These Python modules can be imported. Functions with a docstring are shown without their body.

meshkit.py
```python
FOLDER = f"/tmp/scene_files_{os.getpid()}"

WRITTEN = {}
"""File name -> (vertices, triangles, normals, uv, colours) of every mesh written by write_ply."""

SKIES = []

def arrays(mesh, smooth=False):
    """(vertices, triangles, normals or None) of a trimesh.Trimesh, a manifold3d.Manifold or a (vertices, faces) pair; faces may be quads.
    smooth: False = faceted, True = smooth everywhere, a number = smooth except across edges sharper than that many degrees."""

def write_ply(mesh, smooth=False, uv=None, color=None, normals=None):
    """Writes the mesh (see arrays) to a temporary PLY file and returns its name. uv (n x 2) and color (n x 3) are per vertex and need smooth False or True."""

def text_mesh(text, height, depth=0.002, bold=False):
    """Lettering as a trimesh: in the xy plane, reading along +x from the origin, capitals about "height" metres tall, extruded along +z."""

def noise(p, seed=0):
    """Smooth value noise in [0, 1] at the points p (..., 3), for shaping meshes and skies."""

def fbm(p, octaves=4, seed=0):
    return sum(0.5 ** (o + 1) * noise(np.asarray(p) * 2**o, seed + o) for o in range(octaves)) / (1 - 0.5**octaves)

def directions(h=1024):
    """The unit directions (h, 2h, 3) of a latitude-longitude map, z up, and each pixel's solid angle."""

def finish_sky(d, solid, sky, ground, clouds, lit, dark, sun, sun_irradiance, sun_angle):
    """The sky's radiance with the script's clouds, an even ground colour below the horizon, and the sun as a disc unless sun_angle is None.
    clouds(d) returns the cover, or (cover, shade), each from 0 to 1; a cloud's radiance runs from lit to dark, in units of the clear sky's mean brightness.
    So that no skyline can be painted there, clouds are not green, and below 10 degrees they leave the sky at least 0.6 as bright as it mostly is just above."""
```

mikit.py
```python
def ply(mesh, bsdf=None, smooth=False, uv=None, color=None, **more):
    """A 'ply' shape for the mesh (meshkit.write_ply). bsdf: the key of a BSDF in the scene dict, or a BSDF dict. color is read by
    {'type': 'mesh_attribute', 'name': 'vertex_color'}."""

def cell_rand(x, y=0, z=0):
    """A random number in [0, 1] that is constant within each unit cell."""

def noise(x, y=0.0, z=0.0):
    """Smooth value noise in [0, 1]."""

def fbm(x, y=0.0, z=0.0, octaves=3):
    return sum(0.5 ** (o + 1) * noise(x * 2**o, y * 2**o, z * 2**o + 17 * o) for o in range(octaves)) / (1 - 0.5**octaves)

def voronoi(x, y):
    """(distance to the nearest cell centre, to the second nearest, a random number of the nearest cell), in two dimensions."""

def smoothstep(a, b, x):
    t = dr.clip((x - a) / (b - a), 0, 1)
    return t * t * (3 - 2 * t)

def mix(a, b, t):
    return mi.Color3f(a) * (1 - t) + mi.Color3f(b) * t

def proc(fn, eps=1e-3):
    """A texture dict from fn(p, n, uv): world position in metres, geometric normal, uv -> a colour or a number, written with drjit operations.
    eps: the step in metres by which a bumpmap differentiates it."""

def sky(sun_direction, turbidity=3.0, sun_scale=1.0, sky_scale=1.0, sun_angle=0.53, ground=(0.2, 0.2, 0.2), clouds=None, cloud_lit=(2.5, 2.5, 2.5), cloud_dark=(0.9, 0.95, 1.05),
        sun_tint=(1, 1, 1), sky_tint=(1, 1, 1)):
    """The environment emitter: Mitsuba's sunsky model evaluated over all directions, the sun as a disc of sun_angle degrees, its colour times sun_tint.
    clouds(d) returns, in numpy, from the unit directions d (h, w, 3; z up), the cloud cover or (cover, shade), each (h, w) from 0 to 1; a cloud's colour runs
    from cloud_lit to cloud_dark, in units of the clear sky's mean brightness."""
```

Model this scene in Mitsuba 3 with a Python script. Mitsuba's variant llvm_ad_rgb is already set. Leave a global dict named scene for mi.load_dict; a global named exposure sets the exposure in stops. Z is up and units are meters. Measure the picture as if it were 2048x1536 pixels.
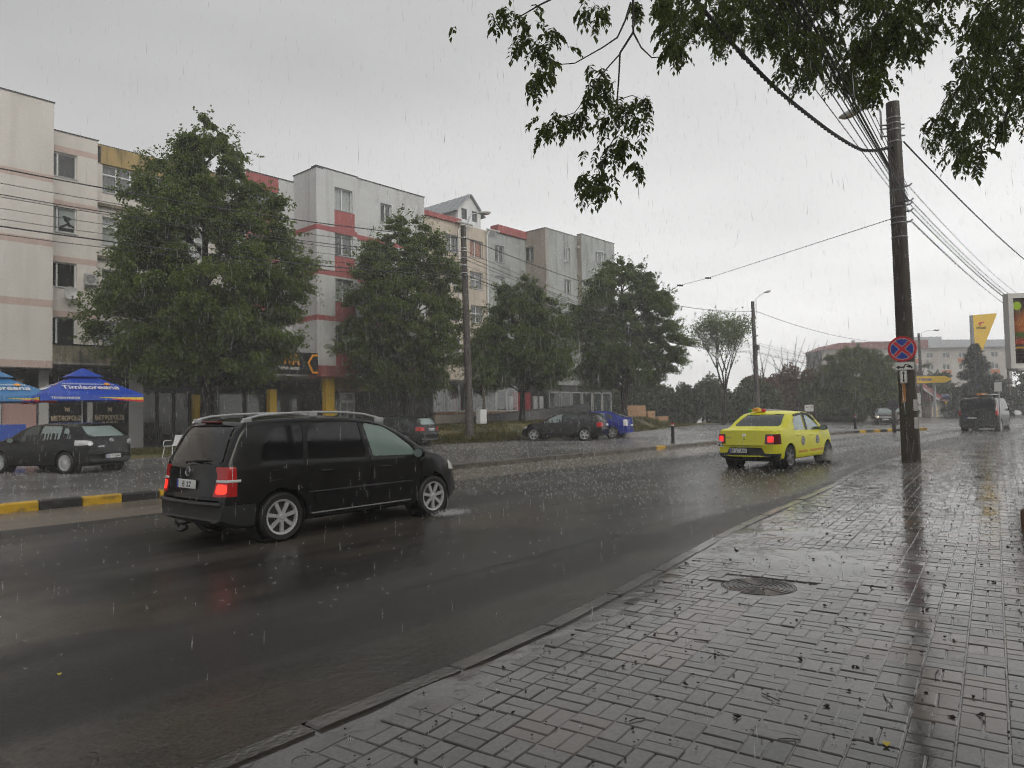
import math, random
import numpy as np, trimesh, mitsuba as mi, drjit as dr, mikit, meshkit
import manifold3d as m3
from shapely.geometry import Polygon, Point, LineString, box as sbox
from shapely.ops import unary_union
from scipy.interpolate import PchipInterpolator
T = mi.ScalarTransform4f
scene, labels = {}, {}
RNG = random.Random(7)
NP = np.random.default_rng(7)

# ------------------------------------------------------------------ camera, sky, exposure, rainy air
EYE = [0.0, 0.0, 1.6]
FW = np.array([0.75154, 0.65843, 0.0408])
scene['camera'] = {'type': 'perspective', 'fov': 71.593, 'fov_axis': 'x', 'near_clip': 0.05, 'far_clip': 3000.0,
                   'to_world': T().look_at(origin=EYE, target=[EYE[0] + FW[0], EYE[1] + FW[1], EYE[2] + FW[2]], up=[-0.01784, -0.04155, 0.99898]),
                   'medium': {'type': 'ref', 'id': 'rain_air'}}
exposure = 2.12


def overcast(d):
    """Full cover; heavier, greyer cloud towards the left (north), paler low down to the right, with faint bands."""
    az = d[..., 0] * 0.93 - d[..., 1] * 0.37
    n = meshkit.fbm(np.stack([d[..., 0] * 3.0, d[..., 1] * 3.0, d[..., 2] * 7.0], -1), 4, seed=5)
    up = np.clip(d[..., 2], 0, 1)
    band = np.exp(-((up - 0.12) / 0.1) ** 2)
    n2 = meshkit.fbm(np.stack([d[..., 0] * 5.0, d[..., 1] * 5.0, d[..., 2] * 26.0], -1), 4, seed=9)
    shade = 0.14 - 0.36 * az + 1.12 * np.sqrt(up) + (n - 0.5) * 0.26 + (n2 - 0.5) * 0.6 * band * np.clip(az, 0, 1)
    return np.ones(d.shape[:-1]), np.clip(shade, 0, 1)


scene['sky'] = mikit.sky([-0.25, -0.75, 0.62], turbidity=4, sun_scale=0.3, sun_angle=40, sun_tint=(0.80, 0.95, 1.20), clouds=overcast, cloud_lit=(3.15, 3.14, 3.12), cloud_dark=(1.12, 1.125, 1.135), ground=(0.1, 0.1, 0.1))
scene['rain_air'] = {'type': 'homogeneous', 'albedo': {'type': 'rgb', 'value': [0.95, 0.95, 0.95]}, 'sigma_t': 0.0021, 'phase': {'type': 'isotropic'}}
scene['clear_boundary'] = {'type': 'null'}
scene['haze'] = {'type': 'cube', 'to_world': T().translate([60, 20, 9]).scale([260, 230, 12.5]), 'bsdf': {'type': 'ref', 'id': 'clear_boundary'}, 'interior': {'type': 'ref', 'id': 'rain_air'}}
labels['haze'] = {'label': 'grey rain mist hanging over the whole street', 'category': 'mist', 'kind': 'stuff'}


# ------------------------------------------------------------------ keys, labels, meshes
def numbered(key):
    k, i = key, 0
    while k in scene or k in USED:
        i += 1
        k = f'{key}_{i:03d}'
    USED.add(k)
    return k


USED = set()


def thing(name, label=None, cat=None, group=None, kind=None):
    k = numbered(name)
    d = {}
    if label: d['label'] = label
    if cat: d['category'] = cat
    if group: d['group'] = group
    if kind: d['kind'] = kind
    labels[k] = d
    return k


def put(key, mesh, mat, smooth=False, **more):
    scene[key] = mikit.ply(mesh, mat, smooth, **more)
    return key


def part(parent, name, mesh, mat, smooth=False, label=None, kind=None, **more):
    k = numbered(parent + '__' + name)
    put(k, mesh, mat, smooth, **more)
    if label or kind:
        labels[k] = {a: b for a, b in (('label', label), ('kind', kind)) if b}
    return k


def solo(name, mesh, mat, label=None, cat=None, group=None, kind=None, smooth=False, **more):
    k = thing(name, label, cat, group, kind)
    return put(k, mesh, mat, smooth, **more)


def cat(*ms):
    out = []
    for m in ms:
        out += list(m) if isinstance(m, (list, tuple)) else [m]
    vs, fs, n = [], [], 0
    for m in out:
        vs.append(np.asarray(m.vertices)); fs.append(np.asarray(m.faces) + n); n += len(m.vertices)
    return trimesh.Trimesh(np.vstack(vs), np.vstack(fs), process=False)


def box(x0, x1, y0, y1, z0, z1):
    m = trimesh.creation.box([x1 - x0, y1 - y0, z1 - z0])
    m.apply_translation([(x0 + x1) / 2, (y0 + y1) / 2, (z0 + z1) / 2])
    return m


def cbox(x0, x1, y0, y1, z0, z1, c=0.01):
    """A box with chamfered edges."""
    a, b = [], (x0, x1, y0, y1, z0, z1)
    pts = []
    for sx in (0, 1):
        for sy in (0, 1):
            for sz in (0, 1):
                p = [b[sx], b[2 + sy], b[4 + sz]]
                q = [c * (1 - 2 * sx), c * (1 - 2 * sy), c * (1 - 2 * sz)]
                for k in range(3):
                    w = [p[i] + (0 if i == k else q[i]) for i in range(3)]
                    pts.append(w)
    return man2tm(m3.Manifold.hull_points(np.array(pts)))


def man2tm(man):
    m = man.to_mesh()
    return trimesh.Trimesh(np.array(m.vert_properties[:, :3]), np.array(m.tri_verts), process=False)


def tm2man(m):
    return m3.Manifold(m3.Mesh(np.asarray(m.vertices, np.float32), np.asarray(m.faces, np.uint32)))


def extrude(poly, h):
    """shapely polygon(s) -> mesh, z from 0 to h."""
    gs = [g for g in getattr(poly, 'geoms', [poly]) if g.area > 1e-9]
    return cat([trimesh.creation.extrude_polygon(g, h, engine='earcut') for g in gs])


def xf(m, M):
    m = m.copy(); m.apply_transform(M); return m


def mat4(R=None, t=(0, 0, 0)):
    M = np.eye(4)
    if R is not None: M[:3, :3] = R
    M[:3, 3] = t
    return M


def rotz(a):
    c, s = math.cos(a), math.sin(a)
    return np.array([[c, -s, 0], [s, c, 0], [0, 0, 1.0]])


def frame(o, ex, ey, ez=None):
    """Matrix with the columns ex, ey, ez at o."""
    ex, ey = np.array(ex, float), np.array(ey, float)
    ez = np.cross(ex, ey) if ez is None else np.array(ez, float)
    return mat4(np.stack([ex, ey, ez], 1), o)


def pipe(pts, r, n=6, caps=True):
    p = np.asarray(pts, float)
    r = np.broadcast_to(np.asarray(r, float), (len(p),))
    t = np.gradient(p, axis=0); t /= np.linalg.norm(t, axis=1, keepdims=True) + 1e-12
    ref = np.array([0, 0, 1.0]) if abs(t[:, 2]).mean() < 0.8 else np.array([1.0, 0, 0])
    a = np.cross(t, ref); a /= np.linalg.norm(a, axis=1, keepdims=True) + 1e-12
    b = np.cross(t, a)
    th = np.arange(n) * 2 * np.pi / n
    v = p[:, None] + r[:, None, None] * (np.cos(th)[None, :, None] * a[:, None] + np.sin(th)[None, :, None] * b[:, None])
    i, j = np.meshgrid(np.arange(len(p) - 1), np.arange(n), indexing='ij')
    q = np.stack([i * n + j, i * n + (j + 1) % n, (i + 1) * n + (j + 1) % n, (i + 1) * n + j], -1).reshape(-1, 4)
    f = np.vstack([q[:, [0, 2, 1]], q[:, [0, 3, 2]]])
    v = v.reshape(-1, 3)
    if caps:
        k = len(v)
        v = np.vstack([v, p[:1], p[-1:]])
        jj = np.arange(n); L = (len(p) - 1) * n
        f = np.vstack([f, np.stack([jj * 0 + k, (jj + 1) % n, jj], 1)[:, [0, 2, 1]], np.stack([jj * 0 + k + 1, L + jj, L + (jj + 1) % n], 1)[:, [0, 2, 1]]])
    return trimesh.Trimesh(v, f, process=False)


def lathe(prof, n=24):
    """(r, z) profile turned about z."""
    prof = np.asarray(prof, float)
    th = np.arange(n) * 2 * np.pi / n
    v = np.stack([prof[:, None, 0] * np.cos(th), prof[:, None, 0] * np.sin(th), np.broadcast_to(prof[:, None, 1], (len(prof), n))], -1).reshape(-1, 3)
    i, j = np.meshgrid(np.arange(len(prof) - 1), np.arange(n), indexing='ij')
    q = np.stack([i * n + j, i * n + (j + 1) % n, (i + 1) * n + (j + 1) % n, (i + 1) * n + j], -1).reshape(-1, 4)
    return trimesh.Trimesh(v, np.vstack([q[:, [0, 1, 2]], q[:, [0, 2, 3]]]), process=False)


def text_on(text, h, o, ex, ey, depth=0.004, bold=True, width=None, anchor='c'):
    """Lettering whose reading direction is ex and up is ey, centred on o."""
    m = meshkit.text_mesh(text, h, depth, bold)
    b = m.bounds
    s = 1.0 if width is None else width / (b[1][0] - b[0][0])
    m.apply_translation([-(b[0][0] + b[1][0]) / 2, -(b[0][1] + b[1][1]) / 2, 0])
    m.apply_transform(np.diag([s, 1, 1, 1]))
    m.apply_transform(frame(o, ex, ey))
    return m


# ------------------------------------------------------------------ materials
def principled(base, rough=0.5, metal=0.0, spec=0.5, coat=0.0, coatg=0.9, two=True, **k):
    c = base if isinstance(base, dict) else {'type': 'rgb', 'value': list(base)}
    d = {'type': 'principled', 'base_color': c, 'roughness': rough, 'metallic': metal, 'specular': spec, 'clearcoat': coat, 'clearcoat_gloss': coatg, **k}
    return {'type': 'twosided', 'bsdf': d} if two else d


def bump(inner, fn, scale=1.0, eps=2e-3):
    if inner['type'] == 'twosided':
        return {'type': 'twosided', 'bsdf': bump(inner['bsdf'], fn, scale, eps)}
    return {'type': 'bumpmap', 'arbitrary': mikit.proc(fn, eps), 'scale': scale, 'bsdf': inner}


def P(fn): return mikit.proc(fn)


def rings(x, y, s, amp):
    """Ripple rings of rain drops: one per cell of a jittered lattice, each at its own stage."""
    d, _, k = mikit.voronoi(x * s, y * s)
    r = .05 + .36 * k
    q = (d - r) / .075
    return amp * dr.exp(-q * q) * dr.cos(q * 3.2) * (1 - k)


N, F, SS, MIX = mikit.noise, mikit.fbm, mikit.smoothstep, mikit.mix


def flat(name, base, rough=0.5, **k):
    scene[name] = principled(base, rough, **k)


# plain colours
for n, c, r in (('white_paint', (.68, .68, .66), .4), ('white_plastic', (.62, .63, .63), .35), ('black_paint', (.012, .012, .013), .35), ('black_rubber', (.014, .014, .014), .55),
                ('dark_plastic', (.022, .022, .024), .45), ('mid_grey', (.25, .25, .25), .5), ('dark_grey', (.07, .07, .075), .5), ('lamp_grey', (.42, .42, .41), .4), ('sign_red', (.50, .012, .025), .35),
                ('sign_blue', (.012, .04, .30), .35), ('sign_yellow', (.78, .50, .03), .4), ('shop_yellow', (.62, .40, .02), .45), ('shop_orange', (.90, .36, .04), .4),
                ('curtain_white', (.55, .55, .55), .8), ('curtain_grey', (.22, .22, .23), .8), ('curtain_orange', (.42, .12, .04), .8), ('room_dark', (.02, .021, .022), .9), ('cable_black', (.025, .025, .027), .5),
                ('skin', (.42, .24, .17), .55), ('cloth_dark', (.02, .02, .024), .8), ('pale_grey', (.42, .42, .41), .6), ('leaf_yellow', (.42, .33, .03), .6),
                ('letter_gold', (.50, .40, .28), .5), ('blue_seat', (.02, .06, .30), .5), ('red_panel', (.34, .03, .035), .5), ('silver_print', (.55, .56, .57), .4), ('plate_blue', (.02, .05, .35), .4),
                ('wood_orange', (.42, .19, .06), .7), ('pink_board', (.42, .26, .24), .7), ('black_print', (.01, .01, .01), .5), ('green_print', (.05, .25, .05), .5),
                ('flag_red', (.55, .02, .03), .6), ('flag_yellow', (.72, .50, .06), .6), ('sandstone', (.38, .23, .13), .8), ('roof_red', (.17, .045, .045), .55), ('steel_blue', (.05, .17, .42), .45)):
    flat(n, c, r)
for n, c, r in (('chrome', (.8, .8, .82), .12), ('steel', (.42, .43, .44), .4)):
    flat(n, c, r, metal=1.0)
for n, c in (('car_black', (.0035, .0035, .004)), ('car_black_grey', (.010, .010, .011)), ('car_blue', (.010, .022, .22)), ('car_silver', (.30, .31, .33)), ('car_white', (.65, .65, .65)), ('van_grey', (.028, .029, .031)), ('car_brown', (.10, .045, .02)), ('car_maroon', (.03, .012, .02))):
    flat(n, c, .18, coat=1.0, coatg=.96, spec=.25)
for n, c in (('alloy', (.50, .51, .52)), ('alloy_dark', (.22, .225, .23))):
    flat(n, c, .3, metal=.35, coat=.6)
scene['fogged_glass'] = principled((.17, .235, .215), .1, spec=.8)
scene['taxi_yellow'] = principled((.72, .70, .014), .3, coat=1.0, coatg=.93)
scene['tinted_glass'] = principled((.004, .004, .005), .06, spec=.6)
scene['grey_glass'] = principled((.035, .045, .045), .05, spec=.8)
scene['pale_glass'] = principled((.20, .25, .25), .08, spec=.8)
scene['clear_glass'] = {'type': 'thindielectric', 'int_ior': 1.5, 'specular_transmittance': {'type': 'rgb', 'value': [.62, .76, .71]}}
scene['pane_glass'] = {'type': 'thindielectric', 'int_ior': 1.5, 'specular_transmittance': {'type': 'rgb', 'value': [.75, .78, .77]}}
scene['red_lens'] = principled((.42, .008, .008), .12, coat=1.0)
scene['red_lens_dark'] = principled((.12, .006, .008), .15, coat=1.0)
scene['clear_lens'] = principled((.60, .60, .60), .1, coat=1.0)
scene['amber_lens'] = principled((.65, .25, .02), .2, coat=1.0)
scene['interior'] = principled((.02, .02, .02), .8)


def streaky(base, dirt, amount=0.5, k=1.0):
    """Weathered render: blotches and vertical runs of dirt of their own shape."""
    def fn(p, n, uv):
        a = F(p.x * 0.8 * k + p.y * 0.8 * k, p.z * 0.5 * k, 3.0)
        s = F((p.x + p.y) * 3.1 * k, p.z * 0.22 * k, 9.0)
        g = N(p.x * 30, p.y * 30, p.z * 30)
        t = dr.clip((SS(.42, .78, a) * .55 + SS(.48, .8, s) * .6) * amount, 0, 1)
        return MIX(base, dirt, t) * (0.94 + 0.12 * g)
    return principled(P(fn), .85, spec=.25)


scene['render_cream'] = streaky((.62, .59, .55), (.48, .45, .41), .5)
scene['render_grey'] = streaky((.55, .56, .56), (.38, .38, .38), .75)
scene['render_beige'] = streaky((.54, .48, .40), (.38, .33, .28), .6)
scene['render_taupe'] = streaky((.36, .32, .28), (.20, .185, .17), .8, 1.3)
scene['render_cement'] = streaky((.38, .40, .39), (.21, .22, .215), .85, 1.3)
scene['render_ochre'] = streaky((.38, .28, .13), (.09, .08, .06), .9, 1.6)
scene['render_pink'] = streaky((.51, .40, .36), (.42, .33, .29), .6)
scene['render_red'] = streaky((.37, .125, .125), (.27, .095, .095), .6)
scene['stained_concrete'] = streaky((.24, .21, .15), (.06, .06, .05), 1.0, 2.0)
scene['plain_concrete'] = streaky((.26, .25, .24), (.13, .125, .12), .8, 2.0)
scene['wall_grey'] = streaky((.20, .20, .21), (.13, .13, .135), .7)
scene['far_render'] = streaky((.44, .41, .38), (.32, .29, .27), .8, .6)
scene['metal_roof'] = principled((.36, .38, .40), .35, metal=.6)


def pole_tex(p, n, uv):
    a = F(p.x * 9, p.y * 9, p.z * 1.2)
    b = F(p.x * 40, p.y * 40, p.z * 5)
    wet = SS(.35, .7, F(p.x * 5 + 3, p.y * 5, p.z * .6))
    return MIX((.030, .024, .019), (.085, .068, .054), dr.clip(a * .7 + b * .5 - .1, 0, 1)) * (1.0 - .35 * wet)


scene['pole_wood'] = bump(principled(P(pole_tex), .5, spec=.5), lambda p, n, uv: F(p.x * 45, p.y * 45, p.z * 3) * .006, 1.0)
scene['pole_concrete'] = bump(principled(P(lambda p, n, uv: MIX((.075, .066, .060), (.035, .031, .029), SS(.35, .7, F(p.x * 6, p.y * 6, p.z * .8)))), .6), lambda p, n, uv: F(p.x * 30, p.y * 30, p.z * 6) * .005)
scene['bark'] = principled(P(lambda p, n, uv: MIX((.035, .028, .022), (.012, .010, .009), F(p.x * 14, p.y * 14, p.z * 3))), .75)
scene['bark_pale'] = principled(P(lambda p, n, uv: MIX((.16, .12, .09), (.06, .045, .035), F(p.x * 14, p.y * 14, p.z * 3))), .75)


def leaf_mat(name, a, b, trans=.5):
    fn = lambda p, n, uv: MIX(a, b, N(p.x * 2.3, p.y * 2.3, p.z * 2.3) * .6 + .4 * N(p.x * 17, p.y * 17, p.z * 17))
    scene[name] = {'type': 'principledthin', 'base_color': P(fn), 'roughness': .34, 'diff_trans': trans, 'eta': 1.4}


leaf_mat('leaf_linden', (.080, .124, .034), (.185, .230, .064), 1.0)
leaf_mat('leaf_linden_dark', (.072, .114, .040), (.170, .215, .070), 1.0)
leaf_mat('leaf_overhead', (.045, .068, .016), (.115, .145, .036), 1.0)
leaf_mat('leaf_hedge', (.07, .085, .055), (.12, .135, .08), .7)
leaf_mat('leaf_brown', (.12, .062, .045), (.20, .105, .075), .4)
leaf_mat('leaf_bright', (.07, .10, .032), (.13, .16, .05), .6)
leaf_mat('needle', (.03, .042, .034), (.055, .07, .055), .2)
leaf_mat('grass_blade', (.050, .062, .018), (.16, .13, .035), .5)
scene['grass_soil'] = principled(P(lambda p, n, uv: MIX((.045, .050, .018), (.12, .092, .035), SS(.3, .75, F(p.x * .9, p.y * .9, 2.0)))), .9)
# ------------------------------------------------------------------ ground, road, pavements, kerbs
def sheet(poly, z):
    import shapely
    tri = trimesh.creation.triangulate_polygon(poly, engine='earcut')
    v = np.column_stack([tri[0], np.full(len(tri[0]), z)])
    f = np.asarray(tri[1])
    a = np.cross(v[f[:, 1]] - v[f[:, 0]], v[f[:, 2]] - v[f[:, 0]])[:, 2]
    f[a < 0] = f[a < 0][:, ::-1]
    return trimesh.Trimesh(v, f, process=False)


KR = np.array([(-30, 2.6), (-8, 2.95), (0, 3.15), (1.99, 3.19), (3.4, 3.22), (4.42, 3.32), (6.65, 3.65), (8.48, 3.93), (13.6, 4.45), (20.6, 5.26), (26, 5.35), (33, 4.6), (40, 2.6), (47, -1.0), (54, -7.0), (60, -16), (64, -34)])
KL = np.array([(-30, 16.2), (-6, 15.5), (3.5, 15.1), (14.5, 14.75), (24.6, 14.4), (30.7, 14.2), (42.2, 13.0), (47.5, 11.6), (51.6, 9.6)])
krx = PchipInterpolator(KR[:, 0], KR[:, 1]); klx = PchipInterpolator(KL[:, 0], KL[:, 1])


def ykl(p):
    """Far kerb line (drjit)."""
    return 15.2 - .030 * p.x - .0004 * p.x * p.x


def water_h(p, n, uv):
    """Height of the running, rain-pocked water film on the carriageway."""
    u, v = p.x * .995 + p.y * .1, p.y * .995 - p.x * .1
    w = N(u * 5, v * 9, 0) * .0026 + N(u * 13, v * 22, 4) * .0014 + N(u * 37, v * 52, 8) * .0007
    rough = N(p.x * 34, p.y * 34, 1.0) * .0011 + N(p.x * 90, p.y * 90, 1.0) * .0005
    pool = SS(8.0, 3.2, v + 2.4 * (F(u * .35, v * .5, 6) - .5) * 2) * SS(.2, .6, F(u * .8, v * 1.6, 12))
    return w * (.30 + .80 * pool) + rough + rings(p.x, p.y, 5.0, .0022) + rings(p.x + 3.3, p.y + 1.7, 8.0, .0012)


def road_col(p, n, uv):
    d = ykl(p) - p.y
    gut = SS(2.42, 2.34, d)
    joint = SS(.028, .012, dr.abs(d - 2.42)) * SS(.25, .5, N(p.x * 1.3, 0, 3) + .25)
    lane = F(p.x * .10, p.y * 1.3, 2.0)
    a = MIX((.019, .0175, .0155), (.040, .036, .031), SS(.35, .65, lane))
    a = MIX(a, (.062, .052, .040), SS(.48, .72, F(p.x * .6 + 4, p.y * 1.1, 8)) * .6)
    a = MIX(a, (.135, .113, .092), gut * (.7 + .3 * N(p.x * .7, p.y * 3, 5)))
    a = a * (.8 + .4 * N(p.x * 70, p.y * 70, 0)) * (.9 + .2 * F(p.x * 3, p.y * 5, 7))
    return a * (1 - .75 * joint)


def road_rough(p, n, uv):
    lane = F(p.x * .08, p.y * 1.1, 11.0)
    return .25 + .20 * SS(.40, .64, lane) + .05 * N(p.x * 25, p.y * 25, 0)


scene['wet_asphalt'] = bump(principled(P(road_col), P(road_rough), spec=.35), water_h, 1.0, 4e-3)
scene['wet_lot'] = bump(principled(P(lambda p, n, uv: MIX((.065, .062, .060), (.120, .114, .108), SS(.3, .7, F(p.x * .5, p.y * .5, 1))) * (.75 + .5 * N(p.x * 60, p.y * 60, 0))),
                                   P(lambda p, n, uv: .18 + .2 * SS(.35, .7, F(p.x * .4, p.y * .4, 6))), spec=.5),
                        lambda p, n, uv: N(p.x * 55, p.y * 55, 1) * .0012 + N(p.x * 9, p.y * 9, 2) * .002, 1.0, 4e-3)
solo('ground', sheet(sbox(-580, -580, 640, 600), -.02), 'wet_lot', kind='structure', label='wet grey ground spreading out to the misty horizon')
xs = np.concatenate([np.linspace(-30, 64, 95)])
rp = [(x, float(krx(x))) for x in xs]
lp = [(x, float(klx(x))) for x in np.linspace(-30, 51.6, 60)]
road = Polygon(lp + [(56, 8), (66, 6), (90, 2), (140, -40), (70, -40)] + rp[::-1])
solo('road', sheet(road, .0), 'wet_asphalt', kind='structure', label='wet asphalt carriageway with running rainwater')
scene['marking_white'] = bump(principled(P(lambda p, n, uv: MIX((.06, .055, .05), (.38, .38, .36), SS(.42, .6, F(p.x * 7, p.y * 7, 1)))), .3), lambda p, n, uv: N(p.x * 50, p.y * 50, 1) * .002)
for pts in ([(21.0, 12.05), (29.3, 11.85), (29.3, 11.95), (21.0, 12.15)], [(34.5, 11.7), (40, 11.3), (40, 11.4), (34.5, 11.8)]):
    part('road', 'lane_marking', sheet(Polygon(pts), .004), 'marking_white')

# rainwater banked up along the near kerb
gx, gt = np.linspace(-3, 24, 240), np.linspace(0, 1, 22)
X, Tt = np.meshgrid(gx, gt, indexing='ij')
wid = 1.2 + 1.3 * np.clip(1 - X / 9, 0, 1)
Y = krx(X) - .02 + Tt * wid
Z = .004 + .078 * (1 - Tt) ** 1.5 * np.clip(1.15 - X / 26, .35, 1) - .004 * (Tt >= .999)
idx = np.arange(X.size).reshape(X.shape)
q = np.stack([idx[:-1, :-1], idx[1:, :-1], idx[1:, 1:], idx[:-1, 1:]], -1).reshape(-1, 4)
part('road', 'gutter_water', (np.stack([X, Y, Z], -1).reshape(-1, 3), q), 'wet_asphalt', smooth=True, label='brown rainwater banked up along the near kerb')

# far pavement and parking lot, slightly above the carriageway
lot = Polygon([(x, float(klx(x)) + .14) for x in np.linspace(-30, 51.3, 50)] + [(54.5, 14), (60, 22), (75, 30), (75, 60), (-40, 60), (-40, 17)])
solo('parking_lot', cat(sheet(lot, .12)), 'wet_lot', kind='structure', label='wet asphalt pavement and parking lot on the far side')
scene['line_white'] = principled(P(lambda p, n, uv: MIX((.05, .05, .05), (.36, .35, .33), SS(.35, .55, F(p.x * 4, p.y * 4, 1)))), .35)
for a, b in (((4.6, 23.2), (10.2, 23.2)), ((8.0, 25.6), (12.6, 23.9))):
    d = np.subtract(b, a) / np.hypot(*np.subtract(b, a)) ; nn = np.array([-d[1], d[0]]) * .05
    part('parking_lot', 'bay_line', sheet(Polygon([np.add(a, nn), np.subtract(a, nn), np.subtract(b, nn), np.add(b, nn)]), .124), 'line_white')


def stone(L, prof, c=.012):
    """A kerb stone of length L along x with a yz profile polygon, its ends slightly chamfered."""
    pr = Polygon(prof)
    pts = []
    for x, s in ((c, 1), (L - c, 1)):
        pts += [(x, y, z) for y, z in pr.exterior.coords]
    inn = pr.buffer(-c, join_style=2)
    for x in (0.002, L - .002):
        pts += [(x, y, z) for y, z in inn.exterior.coords]
    return man2tm(m3.Manifold.hull_points(np.array(pts)))


def chalky(a, b): return principled(P(lambda p, n, uv: MIX(a, b, SS(.45, .75, F(p.x * 5, p.y * 5, p.z * 9)))), .4)


scene['kerb_yellow'] = chalky((.50, .30, .018), (.26, .16, .03))
scene['kerb_black'] = chalky((.022, .022, .022), (.045, .043, .040))
scene['kerb_grey'] = chalky((.115, .10, .085), (.055, .05, .043))
thing('far_kerb', 'kerb of separate stones on the far side, some painted black and yellow', kind='structure')
# arc-length stations along the far kerb
fx = np.linspace(-12, 51.5, 4000); fy = klx(fx)
s = np.concatenate([[0], np.cumsum(np.hypot(np.diff(fx), np.diff(fy)))])
L = .70
for i in range(int(s[-1] / L)):
    a, b = np.interp([i * L, (i + 1) * L - .012], s, fx)
    ya, yb = klx(a), klx(b)
    m = stone(L - .012, [(0, -.10), (0, .14), (.02, .165), (.15, .17), (.15, -.10)])
    ang = math.atan2(yb - ya, b - a)
    m = xf(m, mat4(rotz(ang + RNG.uniform(-.006, .006)), (a, ya, RNG.uniform(-.008, .008))))
    painted = a < 8.2 or a > 44.5 or i in (53, 58)
    mt = ('kerb_yellow' if (i % 2 == 0) else 'kerb_black') if painted and i not in (53, 58) else ('kerb_yellow' if i == 53 else 'kerb_grey')
    part('far_kerb', 'kerb_stone', m, mt)

# ------------------------------------------------------------------ near pavement: pavers in basket weave, a water film, its kerb
PT = .08
pave = Polygon([(x, float(krx(x)) - .16) for x in np.linspace(-14, 60, 80)] + [(60, -40), (-14, -40)])


def flood(x, y):
    """How far the water film stands above (+) or below the pavers there, 0..1."""
    q = np.stack([x * .55, y * .9, x * 0 + 3], -1)
    e = krx(np.clip(x, -29, 63)) - y
    dry = 1 - np.exp(-(((x - 6.02) ** 2 + (y - 2.5) ** 2) / .45) ** 2)
    return dry * np.clip((meshkit.fbm(q, 3, 4) - .72) * 7 + np.clip(1.0 - e / .5, 0, 1) * .6 + np.clip(1 - x / 3.6, 0, 1) * np.clip(1.6 - e / .9, 0, 1) * .9, 0, 1)


pav_a, pav_b = (.042, .039, .036), (.074, .068, .062)


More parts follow.
